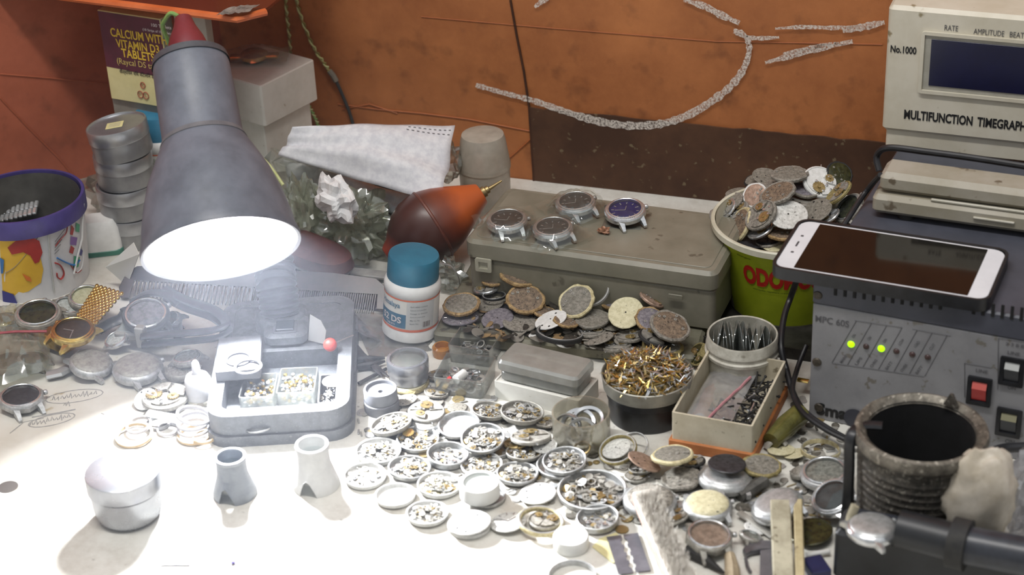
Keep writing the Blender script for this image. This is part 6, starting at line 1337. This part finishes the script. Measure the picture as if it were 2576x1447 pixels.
# ================================================================== DISHES AND MOVEMENTS ON THE BENCH
G2 = None
dishes = [
 # kind px py a ratio ang z c1floor c2wall label contents
 ('dish', 983, 1063, 108, .44, 16, .001, 'dust', 'ds', 'tilted metal dish right beside the grey stacked rings', 'dusty movement parts in the tilted dish beside the grey rings', 0),
 ('dish', 1051, 1102, 108, .58, 2, 0, 'dust', 'steel', 'metal dish with a gold wheel, below the tilted dish', 'watch parts in the dish with the gold wheel', 1),
 ('dish', 1154, 1066, 106, .62, 8, .002, 'dust', 'steel', 'nearly empty dusty dish behind the fullest double dish', None, 0),
 ('dish', 1250, 1122, 96, None, 0, 0, 'dust', 'steel', 'lower metal dish peeking out under the fullest dish', None, 0),
 ('dish', 1215, 1100, 112, .66, 6, .005, 'dust', 'steel', 'fullest metal dish of brassy parts stacked on another dish', 'brassy parts heaped in the fullest stacked dish', 2),
 ('deep', 1127, 1140, 106, .57, 0, 0, 'steel', 'steel', 'deep grey metal dish with a few bright parts, left of the fullest dish', 'few bright parts in the deep grey dish', 4),
 ('dish', 951, 1132, 116, .55, 4, 0, 'steel', 'white', 'bright dish of parts nearest the lamp base front corner', 'bright parts in the dish nearest the lamp base corner', 3),
 ('dish', 1233, 1030, 92, .46, -4, .001, 'dust', 'ds', 'dusty parts dish at the left front of the white box', 'brown dusty parts in the dish left front of the white box', 1),
 ('dish', 1314, 1034, 110, .50, -4, .003, 'dust', 'ds', 'dusty parts dish right in front of the white box', 'brown dusty parts in the dish in front of the white box', 0),
 ('dish', 1410, 1166, 122, None, 0, 0, 'steel', 'steel', 'lower metal dish under the brassy dish by the clear tub', None, 0),
 ('dish', 1420, 1156, 112, .60, 6, .005, 'dust', 'steel', 'brassy parts dish stacked just in front of the clear ring tub', 'brassy parts in the dish in front of the clear tub', 3),
 ('dish', 1302, 1188, 106, .52, 0, 0, 'dust', 'steel', 'dish of brown parts left of the brassy dish by the tub', 'brown parts in the dish left of the brassy stacked dish', 2),
 ('dish', 1211, 1166, 106, .58, 4, 0, 'white', 'white', 'dish with gold bits directly below the fullest dish', 'gold bits in the dish below the fullest dish', 1),
 ('dish', 1030, 1174, 108, .54, 0, 0, 'white', 'steel', 'bright dish between the corner dish and the deep grey dish', 'bright pale parts in the dish left of the deep grey dish', 0),
 ('dish', 918, 1194, 108, .58, 4, 0, 'white', 'white', 'overexposed white dish at the left end of the dish field', 'few parts in the leftmost white dish', 4),
 ('dish', 1105, 1216, 112, .55, 2, 0, 'cream', 'white', 'dish heaped with cream gold pieces left of the white holder', 'cream gold pieces heaped in the dish left of the white holder', 2),
 ('dish', 1224, 1246, 96, None, 0, 0, 'white', 'steel', 'flat metal dish under the round white holder', None, 0),
 ('dish', 994, 1243, 104, .55, 6, 0, 'white', 'white', 'pale empty dish below the leftmost bright dishes', None, 0),
 ('dish', 1075, 1288, 108, .55, 4, 0, 'white', 'white', 'pale dish of parts in the front row of dishes', 'pale parts in the front row dish', 3),
 ('dish', 1490, 1230, 176, None, 0, 0, 'dust', 'steel', 'largest tray heaped with dusty movement parts in the middle', 'big heap of dusty and golden parts in the largest tray', 2),
 ('deep', 1503, 1300, 108, .60, 6, 0, 'steel', 'steel', 'deep steel dish with a few parts in front of the largest tray', 'few golden parts in the deep steel dish', 4),
 ('dish', 1318, 1135, 92, .45, 0, 0, 'dust', 'ds', 'low dish of wheels behind the brown parts dish', 'wheels and plates in the low dish', 1),
 ('dish', 1615, 1172, 70, .5, 10, .001, 'dust', 'ds', 'little dish of parts under the pinkish disc', 'small parts in the little dish under the pinkish disc', 0),
]
for k, px, py, a, ra, an, zr, c1, c2, lb, lc, hk in dishes:
    o, M, R = item(k, px, py, a, ra, an, zr, lb, c1, c2)
    if lc: contents(M, R, lc, hk, .075, 1.0 if k == 'dish' else .95)
extra = [
 ('mv', 1073, 1032, 94, .56, 0, .006, 'dust', 'ds', 'thick round movement holder with a large grey wheel behind the dishes'),
 ('back', 1075, 1050, 96, None, 0, 0, 'ds', 'steel', 'round steel base under the thick movement holder'),
 ('mv', 1335, 1094, 104, .32, 2, .002, 'dust', 'ds', 'thin movement plate lying behind the small white disc'),
 ('di', 1371, 1120, 62, .62, 10, .004, 'white', '', 'small white disc with a centre hole beside the clear tub'),
 ('di', 1352, 1240, 94, .56, 8, .001, 'clean', '', 'blank white dial lying left of the largest tray'),
 ('di', 1181, 1313, 108, .56, 10, .003, 'clean', '', 'white dial in a thin ring at the front edge of the dishes'),
 ('ring', 1181, 1316, 112, None, 0, 0, '', 'white', 'thin white ring under the front white dial'),
 ('dl', 1278, 1312, 92, .52, 10, .001, 'white', '', 'pale dial half under the cream ring'),
 ('mv', 1371, 1305, 84, .56, 0, .001, 'dust', 'ds', 'grey movement inside the cream ring'),
 ('ring', 1361, 1307, 120, .60, -6, .002, '', 'cream', 'thick cream ring with a grey movement inside it'),
 ('ring2', 1440, 1446, 124, None, 0, 0, '', 'steel', 'grey rimmed round part cut by the bottom edge of the photo'),
 ('mv', 1300, 1110, 70, .4, 10, 0, 'gold', 'gold', 'brassy plate just right of the lower peeking dish'),
 ('mv', 1375, 1060, 60, .4, 0, 0, 'dust', 'dust', 'dusty plate left of the clear ring tub'),
 ('di', 1090, 1010, 54, .4, 4, 0, 'dust', '', 'small dusty disc right behind the thick movement holder'),
 ('di', 1020, 1005, 60, .45, 14, 0, 'dust', '', 'small grey disc between the silver tin and the movement holder'),
 ('di', 1150, 1025, 50, .5, 4, .001, 'grey', '', 'small round glass disc below the clear parts box'),
 ('mv', 1100, 940, 58, .4, 10, 0, 'dust', 'dust', 'dusty movement right of the round silver tin'),
 ('mv', 1098, 985, 62, .4, -8, 0, 'dust', 'dust', 'dusty movement at the left front corner of the clear parts box'),
 # right of the tub
 ('di', 1549, 1126, 76, .66, 20, .004, 'white', '', 'white dial inside the upright gold bezel'),
 ('ring', 1553, 1128, 100, .72, 22, .003, '', 'yellow', 'thin gold bezel ring leaning around a white dial'),
 ('ring2', 1590, 1122, 84, .8, 30, .0, '', 'bright', 'steel bezel ring right behind the gold bezel'),
 ('cr', 1692, 1140, 108, .42, 4, .010, 'grey', 'cream', 'grey disc on a cream ring in front of the cardboard tray'),
 ('mv', 1740, 1160, 70, .4, 10, .001, 'dust', 'dark', 'dusty movement right under the grey disc on cream ring'),
 ('di', 1622, 1160, 90, .38, -28, .004, 'pink', '', 'pinkish copper disc tilted left of the grey disc'),
 ('cr', 1715, 1200, 104, .54, 6, .001, 'dust', 'dust', 'grey dusty disc in front of the grey disc on cream ring'),
 ('back', 1826, 1190, 138, .50, -6, .001, 'steel', 'steel', 'big steel watch case carrying a dark dusty disc'),
 ('di', 1829, 1165, 96, .50, -4, .016, 'dark', '', 'dark dusty disc lying on the big steel watch case'),
 ('cr', 1917, 1168, 102, .55, -6, .008, 'grey', 'yellow', 'yellow rimmed dirty disc right of the dark dusty disc'),
 ('case', 2074, 1182, 124, .64, 4, .003, 'dust', 'steel', 'steel watch case with an open dusty movement by the black cup'),
 ('case', 2092, 1246, 116, .74, 30, .004, 'd2', 'bright', 'shiny glass topped watch case leaning against the black cup'),
 ('ring2', 2065, 1126, 100, .48, -4, .004, '', 'cream', 'cream ring part behind the open movement case'),
 ('di', 2000, 1140, 60, .4, 10, .0, 'cream', '', 'small cream piece left of the cream ring part'),
 ('back', 1636, 1248, 136, .58, -4, .001, 'dust', 'steel', 'big steel case half hidden under the white brush'),
 ('back', 1780, 1262, 126, .60, -2, .002, 'cream', 'steel', 'thick round watch with a cream case back, right of the brush'),
 ('back', 1951, 1260, 136, .56, 18, .004, 'steel', 'bright', 'silvery domed case back behind the wooden sticks'),
 ('octo', 1785, 1342, 126, .66, -8, .003, 'pink', 'ds', 'many sided worn watch case with pinkish inside, right of the brush'),
 ('di', 2040, 1336, 110, .62, 6, .002, 'olive', '', 'dull yellowish glass right of the wooden sticks') ,
 ('mv', 1700, 1296, 70, .5, 20, 0, 'dust', 'ds', 'dusty part between the brush and the cream backed watch'),
 ('mv', 1600, 1196, 60, .5, 0, 0, 'dust', 'ds', 'little dusty plate behind the brush tip'),
 ('di', 1900, 1328, 56, .5, -20, 0, 'clean', '', 'small white piece between two watches and the sticks'),
 ('case', 1890, 1345, 60, .4, -20, 0, 'dust', 'ds', 'small dark part in front of the small white piece'),
 ('mv', 1660, 1060, 40, .4, 0, 0, 'dust', 'dark', 'small movement in the shade of the black container'),
 ('mv', 1755, 890, 62, .7, 60, .004, 'olive', 'yellow', 'yellow rimmed part standing between the gold dish and the jar'),
 ('back', 2020, 1180, 70, .4, 10, .0, 'dust', 'ds', 'flat grey case left of the open movement case'),
 ('di', 1965, 1130, 70, .4, 0, .0, 'cream', '', 'pale curved piece near the end of the cable'),
]
FACE['d2'] = dgr
for k, px, py, a, ra, an, zr, c1, c2, lb in extra: item(k, px, py, a, ra, an, zr, lb, c1 or 'grey', c2 or 'steel', rot=.4 if k in ('case', 'octo', 'back') else 0)
# white holder with crystal lid
ph_ = P(1206, 1222, .014); t = root('movement_holder', 'round white movement holder with a clear top in the front dishes', 'holder', frame((ph_.x, ph_.y, .0055))); R_ = .0142
MB().lathe([(0, 0), (R_*.94, 0), (R_, .001), (R_, .0105), (R_*.97, .012), (R_*.80, .012), (R_*.78, .010), (0, .0098)], 48, cap=False).build('holder_body', whitec, t); MB().lathe([(R_*.79, .0115), (0, .0122)], 32, cap=False).build('window', crystal, t)
pl_ = P(1436, 1352, .008); solo('round_cover', 'round white lid casting a shadow in front of the deep steel dish', 'lid', MB().lathe([(0, 0), (.0118, 0), (.0122, .001), (.0122, .0085), (.0115, .0095), (0, .0098)], 44), whitec, frame((pl_.x, pl_.y, .0002)))
# small gold ring and bits
M, R = ell(1465, 1128, 42, .8, 10, .006, .1); solo('gold_ring', 'small gold ring standing on the rim of the brassy dish by the tub', 'ring', MB().lathe([(R*.85, 0), (R, .0003), (R, .0016), (R*.85, .0018), (R*.85, 0)], 28, cap=False), brass, M)
M, R = ell(1027, 1088, 30, .7, 10, .0055, .1); gw_ = MB(); gw_.T = Matrix.Scale(R, 4); gear(gw_, (0, 0), 1, 0, .15, 18); solo('gold_gear', 'gold toothed wheel lying in the metal dish below the tilted dish', 'wheel', gw_, gold, M)
# loose bits between the dishes
mb = MB(); r_ = random.Random(77); bx = []
hm_ = heapmesh(70, 10)
for i in range(900):
    x = r_.uniform(900, 2120); y = r_.uniform(1000, 1340); 
    if y > 1120 + (x-900)*.27 + 40 or (x > 1650 and y > 1330): continue
    if 1500 < x < 2000 and y < 1150: continue
    p_ = P(x, y, .0004); mb.T = Matrix.Translation(p_) @ Matrix.Rotation(r_.uniform(0, 6), 4, 'Z') @ Matrix.Rotation(r_.uniform(-.2, .2), 4, 'X'); k = r_.choice([0, 0, 0, 1, 2, 3]); m = r_.choice([0, 0, 0, 3, 3, 1, 2])
    if k == 0: s_ = r_.uniform(.8, 2.2); mb.lathe([(0, 0), (.0022*s_, 0), (.0022*s_, .0007), (0, .0008)], 12, m)
    elif k == 1: mb.rbox(.006, .0015, .0008, .0004, .0002, m)
    elif k == 2: mb.T = mb.T @ Matrix.Scale(.001, 4); gear(mb, (0, 0), 2.6, 0, .5, 12, m)
    else: mb.tube([(-.004, 0, .0004), (.004, 0, .0006)], .0004, 5, m)
mb.T = Matrix(); solo('loose_parts', 'tiny loose watch parts scattered on the bench between the dishes', 'watch parts', mb, [dsteel, brass, steel, M_('part_dusty_dark', '#6b665d', '#4d4942', .7, .2, 400)], kind='stuff')
# tools and scraps behind the silver tin
def stick(name, label, cat, pts, r, mat, n=8, flat=1.0, smoothk=None): return solo(name, label, cat, MB().tube(smoothpath(pts, 6) if smoothk else pts, r, n, flat=flat), mat)
t = root('tweezers', 'dark steel tweezers lying between the lamp base and the silver tin', 'tweezers', frame((0, 0, 0)))
for dx in (0, 8): MB().tube([P(868+dx*.3, 842, .006), P(905+dx*.6, 890, .006), P(945+dx*1.4, 930, .005), P(962+dx*2, 948, .004)], [.0028, .0026, .0018, .0007], 8, flat=.5).build('arm', M_('tool_steel', '#5a5a5c', '#434345', .35, .7, 60), t)
t = root('pliers', 'dark pliers jaws beside the tweezers, pointing at the silver tin', 'pliers', frame((0, 0, 0)))
for s_ in (-1, 1): MB().tube([P(900, 915+s_*9, .004), P(930, 912+s_*8, .005), P(968, 905+s_*4, .004)], [.0030, .0032, .001], 8).build('jaw', _mc['tool_steel'], t)
stick('screwdriver', 'thin dark screwdriver in front of the pliers jaws', 'screwdriver', [P(902, 965, .003), P(940, 945, .003), P(972, 928, .003)], .0014, _mc['tool_steel'])
solo('paper_scrap', 'small white paper scrap in front of the pliers', 'paper', MB().prism([tuple(P(x, y))[:2] for x, y in ((896, 942), (938, 930), (948, 945), (925, 965), (900, 968))], .0003, .0008), whitec)
sheet('plastic_film', 'crumpled dusty clear film under the teal capped bottle', 'film', [(880, 785, .003), (1090, 800, .002), (1085, 880, .0015), (930, 900, .002)], .002, 17, CLEAR('dusty_film', '#d8d8d6', '#8f8d8a', .55, .10, .15, .4, 50, .25), nu=18, nv=12, wr=.0012, solid=0)
sheet('plastic_film', 'grey plastic film draped over the back of the lamp base', 'film', [(770, 765, .010), (880, 775, .006), (960, 860, .004), (850, 820, .012)], .004, 23, CLEAR('grey_film', '#cfcfd2', '#85858a', .6, .08, .2, .4, 50, .2), nu=18, nv=12, wr=.0015, solid=0)
lump('plastic_bag', 'small clear bag between the teal capped bottle and the big box', 'bag', P(1130, 720, .001), .016, .014, .014, 41, bagm, .45, 2.3, 18)
stick('thin_wire', 'thin wire loop right behind the teal capped bottle', 'wire', [P(1108, 662, .03), P(1135, 670, .03), P(1152, 695, .022), P(1156, 715, .012)], .0006, steel, 6, smoothk=1)
# ================================================================== FRONT RIGHT
# white brush
ba, bb2 = P(1618, 1232, .021), P(1728, 1490, .013); db = (bb2-ba); Lb_ = db.length
Mbr = Matrix.Translation(ba-Vector((0, 0, .006))) @ Matrix.Rotation(math.atan2(db.y, db.x), 4, 'Z') @ Matrix.Rotation(math.asin(-db.z/Lb_)*-1*-1, 4, 'Y')
brush = root('cleaning_brush', 'white bristled brush lying across the parts at front right', 'brush', Mbr)
mb = MB(); mb.rbox(Lb_, .0165, .007, .003, .001, c=(Lb_/2, 0, 0)); mb.build('brush_back', M_('brush_white', '#ddd8d0', '#c9c2b8', .6, 0, 60), brush)
mb = MB(); r_ = random.Random(13)
for i in range(2600):
    x = r_.uniform(.004, Lb_-.002); y = r_.uniform(-.0078, .0078); L_ = .006+r_.uniform(0, .0035); lx = r_.uniform(-.0016, .0016); ly = y*.12+r_.uniform(-.0012, .0012); w_ = .00028
    mb.add([(x-w_, y, .0068), (x+w_, y, .0068), (x+lx+w_*.4, y+ly, .0068+L_), (x+lx-w_*.4, y+ly, .0068+L_)], [(0, 1, 2, 3)])
tag(mb.build('bristles', M_('bristle_white', '#e4dfd6', '#cfc8bc', .8, 0, 300), brush, smooth=0), kind='stuff')
MB().rbox(Lb_*.96, .0013, .0035, .0005, .0002, c=(Lb_/2, -.0088, .002)).build('red_strip', M_('brush_red', '#d9b8ac', '#c9a599', .6, 0, 60), brush)
# razor blade on a paper
rz0 = P(1560, 1400, .0006)
ppz = [tuple(P(x, y))[:2] for x, y in ((1490, 1378), (1508, 1358), (1550, 1342), (1560, 1352), (1572, 1420), (1540, 1418))]
solo('paper_wrapper', 'pale yellow paper wrapper under the razor blade', 'paper', MB().prism(ppz, .0003, .0009), M_('wrapper_yellow', '#d8d0a2', '#c9c090', .6, 0, 60))
bl4 = [P(x, y, .0012) for x, y in ((1527, 1352), (1606, 1342), (1634, 1434), (1556, 1447))]
ub = (bl4[1]-bl4[0]).normalized(); Mrz = frame(sum(bl4, Vector())/4, math.atan2(ub.y, ub.x)+.0); wz, dz_ = (bl4[1]-bl4[0]).length, (bl4[3]-bl4[0]).length
vz = (bl4[0]-bl4[3]); sh = math.atan2(vz.y, vz.x)-math.atan2(ub.y, ub.x)-PI/2
mb = MB(); hw, hd_ = wz/2, dz_/2; g_ = .0022
def bladehalf(s_):
    xs_ = [s_*hw, s_*g_]; pts = [(s_*hw, -hd_)]; pts = [(s_*hw, -hd_), (s_*hw, hd_), (s_*.0008, hd_), (s_*.0008, hd_*.80)]
    for k in range(4): y = hd_*(.70-.42*k); pts += [(s_*g_, y), (s_*g_, y-hd_*.20), (s_*.0012, y-hd_*.22), (s_*.0012, y-hd_*.38)] if k < 3 else [(s_*g_, y), (s_*g_, y-hd_*.12)]
    pts += [(s_*.0008, -hd_*.80), (s_*.0008, -hd_)]
    return [(x+math.sin(-sh)*y*0, y) for x, y in pts]
for s_ in (-1, 1): mb.prism(bladehalf(s_), 0, .0003)
solo('razor_blade', 'grey slotted razor blade lying on the yellow paper wrapper', 'blade', mb, M_('blade_grey', '#85868f', '#73747d', .35, .6, 60), Mrz, smooth=0)
# wooden sticks
def slab(name, label, cat, a, b, wid, h, mat, dy=0):
    d = b-a; M = Matrix.Translation(a) @ Matrix.Rotation(math.atan2(d.y, d.x), 4, 'Z') @ Matrix.Rotation(-math.asin(d.z/d.length), 4, 'Y'); return solo(name, label, cat, MB().rbox(d.length, wid, h, .001, .0008, c=(d.length/2, dy, 0)), mat, M)
wood = M_('dirty_wood', '#b9ab86', '#9a8c68', .7, 0, 40, bump=.2, c3='#6a5c40', s3=120, t3=.64)
slab('wooden_stick', 'thick grey wooden stick pointing up from the front edge', 'stick', P(1962, 1278, .014), P(1972, 1500, .008), .0135, .008, M_('grey_wood', '#b1aa94', '#948d78', .75, 0, 60, bump=.2, c3='#746d58', s3=140, t3=.62))
slab('wooden_stick', 'narrow yellowish wooden stick beside the thick grey one', 'stick', P(2006, 1282, .012), P(2012, 1500, .006), .0062, .010, wood)
slab('plastic_strip', 'short white strip in front of the yellowish glass, right of the sticks', 'strip', P(2026, 1402, .002), P(2088, 1392, .002), .0035, .003, whitec)
slab('edge_box', 'small dark blue piece at the bottom right of the sticks', 'piece', P(2030, 1447, .001), P(2078, 1437, .001), .018, .008, M_('navy_bit', '#262c56', '#1e2346', .4, 0, 60))
stick('pointed_tool', 'black pointed tool below the many sided worn watch', 'tool', [P(1728, 1385, .004), P(1770, 1405, .004), P(1822, 1442, .003)], [.0045, .0042, .0008], blackm)
stick('tool_handle', 'tan worn tool tip at the front edge', 'tool', [P(1836, 1398, .006), P(1842, 1430, .006), P(1846, 1480, .005)], [.0038, .0050, .0052], M_('tan_tool', '#a99a80', '#857760', .7, 0, 60))
cal = root('gripper', 'grey curved metal gripper left of the wooden sticks', 'tool', frame((0, 0, 0)))
mb = MB(); mb.prism([tuple(P(x, y))[:2] for x, y in ((1868, 1398), (1878, 1382), (1905, 1374), (1940, 1376), (1945, 1396), (1915, 1398), (1890, 1402), (1876, 1410))], .002, .0055, 0, .0006); mb.build('jaw', M_('gripper_grey', '#77777c', '#66666b', .4, .5, 60), cal)
mb = MB(); mb.prism([tuple(P(x, y))[:2] for x, y in ((1912, 1402), (1945, 1396), (1948, 1447), (1945, 1480), (1910, 1480))], .002, .006, 0, .0006); mb.build('jaw', _mc['gripper_grey'], cal)
MB().tube([P(1876, 1405, .003), P(1880, 1425, .002), P(1888, 1440, .002)], .0012, 6).build('pin', _mc['gripper_grey'], cal)
# edge-on discs
stick('dark_rod', 'dusty dark rod between the cream backed watch and the domed case back', 'rod', [P(1858, 1250, .004), P(1895, 1228, .006), P(1925, 1208, .008)], .0052, M_('rod_dust', '#66645f', '#45433f', .6, .2, 60))
stick('bent_strip', 'grey bent strip in front of the domed case back', 'strip', [P(1860, 1290, .004), P(1890, 1310, .004), P(1925, 1335, .003), P(1945, 1350, .002)], .0030, dsteel, 8, .5)
stick('bracelet_end', 'olive green glass tube behind the pale curved piece, under the cable', 'tube', [P(1940, 1110, .008), P(1975, 1075, .010), P(2015, 1040, .012)], [.0065, .0085, .008], M_('olive_tube', '#6a6637', '#4d4a28', .2, 0, 60), 16)
stick('gold_tab', 'small brass tab beside the power unit under the cable', 'tab', [P(2006, 955, .012), P(2034, 960, .012)], .0026, gold, 8, .5)
stick('link_piece', 'dark curved clip in front of the olive tube', 'clip', [P(1926, 1128, .002), P(1940, 1112, .006), P(1965, 1108, .006), P(1978, 1120, .003)], .0028, dsteel, 8, .6, 1)
# black cup
pc2 = P(2318, 1080, .082); Rq = .0425; Hq = .084
t = root('black_cup', 'sooty black ribbed metal cup with a worn rim and wire handle', 'cup', frame((pc2.x, pc2.y, 0), -.3))
soot = M_('soot_metal', '#3a3733', '#57524b', .5, .35, 200, bump=.6, c3='#8a857b', s3=420, t3=.60); rimw = M_('worn_rim', '#857f74', '#5d5850', .5, .5, 150, bump=.4, c3='#aaa498', s3=260, t3=.60); ins = M_('cup_inside', '#0c0c0d', '#141416', .85, 0, 60)
pf_ = [(0, 0), (Rq*.88, 0), (Rq*.90, .002)]
for i in range(11): z = .006+.0055*i; pf_ += [(Rq*(.895+.005*i), z), (Rq*(.915+.005*i), z+.002), (Rq*(.895+.005*i), z+.004)]
pf_ += [(Rq*.95, .070), (Rq*.97, .074)]
MB().lathe(pf_, 72, cap=False).build('cup_wall', soot, t)
MB().lathe([(Rq*.96, .073), (Rq*1.02, .075), (Rq*1.04, .079), (Rq*1.01, .083), (Rq*.95, .084), (Rq*.86, .081), (Rq*.83, .079)], 72, cap=False).build('rim', rimw, t)
MB().lathe([(Rq*.84, .0805), (Rq*.82, .06), (Rq*.78, .01), (0, .008)], 56, cap=False).build('cup_lining', ins, t)
iv = t.matrix_world.inverted(); L2 = lambda px, py, z: iv @ P(px, py, z)
rd_ = iv.to_3x3()
la = L2(2168, 1072, .080); MB().tube(smoothpath([la+Vector((.012, .006, .001)), la, L2(2140, 1100, .079), L2(2136, 1180, .055), L2(2133, 1250, .033), L2(2128, 1305, .012)], 6), .0040, 8, flat=.6).build('handle', blackp, t)
lb_ = L2(2392, 1020, .083); MB().loft([[lb_+Vector((-.005, -.002, 0)), lb_+Vector((.005, -.002, 0)), lb_+Vector((.005, .002, 0)), lb_+Vector((-.005, .002, 0))], [lb_+Vector((-.001, -.001, .009)), lb_+Vector((.001, -.001, .009)), lb_+Vector((.001, .001, .009)), lb_+Vector((-.001, .001, .009))]]).build('spout_tab', soot, t)
solo('power_cable', 'black cable end right of the black cup above the white cloth', 'cable', MB().tube(smoothpath([P(2440, 1140, .045), P(2490, 1140, .040), P(2530, 1128, .036), P(2620, 1124, .034)], 8), .0036, 10), cab)
# white rubbery cloth
lump('white_cloth', 'crumpled dirty white rubber cloth leaning right of the black cup', 'cloth', P(2460, 1353, .020), .026, .014, .038, 11, M_('rubber_white', '#cfc6b8', '#b3a896', .55, 0, 40, bump=.15), .22, 1.6, 60, .3, nn=(36, 24))
# packet at the right edge
lump('plastic_packet', 'clear plastic packet with red print at the right edge', 'packet', P(2580, 1335, .012), .016, .018, .036, 16, CLEAR('packet_film', '#f2f2f4', '#cfcfd4', .45, .14, .1, .5, 60, .15), .28, 2.2, 20, 0)
# black device with a lens, front right
q0_, q1_, q2_ = P(2098, 1335, .040), P(2576, 1432, .040), P(2135, 1285, .040)
Mbd = frame((q0_.x, q0_.y, 0), math.atan2(q1_.y-q0_.y, q1_.x-q0_.x)); 
dev = root('black_device', 'black plastic device with a ridged barrel at the bottom right corner', 'device', Mbd)
dvm = M_('device_black', '#202226', '#191b1e', .42, 0, 60); dvt = M_('device_top', '#34373f', '#26282e', .35, 0, 60)
MB().rbox(.185, .030, .039, .004, .003, c=(.0925, .015, .001)).build('device_body', dvm, dev)
MB().rbox(.178, .024, .002, .003, .0008, c=(.0925, .0155, .0396)).build('top_plate', dvt, dev)
v0, v1, v2, v3 = [Mbd.inverted() @ P(x, y, .052) for x, y in ((2262, 1330), (2400, 1365), (2420, 1370), (2600, 1405))]
MB().tube([v0, v1], .0125, 24).build('barrel', dvm, dev); MB().tube([v1-(v1-v0).normalized()*.002, v2+(v1-v0).normalized()*.004], .0165, 24).build('ridge_ring', blackm, dev); MB().tube([v2, v3], .0125, 24).build('barrel', dvt, dev)
item('back', 2196, 1318, 134, .55, -6, .0415, 'silvery round watch lying face down on the black device', 'steel', 'bright', rot=.8)
stick('bent_tab', 'cream bent tab between the black cup and the silvery watch', 'tab', [P(2135, 1325, .040), P(2140, 1300, .046), P(2152, 1272, .055)], .0030, M_('cream_tab', '#b5ad96', '#98907a', .6, 0, 60), 8, .4)
# ------------------------------------------------------------------ clean up the templates
for t in TPL:
    for ch in list(t.children): bpy.data.objects.remove(ch)
    bpy.data.objects.remove(t)
bpy.context.view_layer.update()
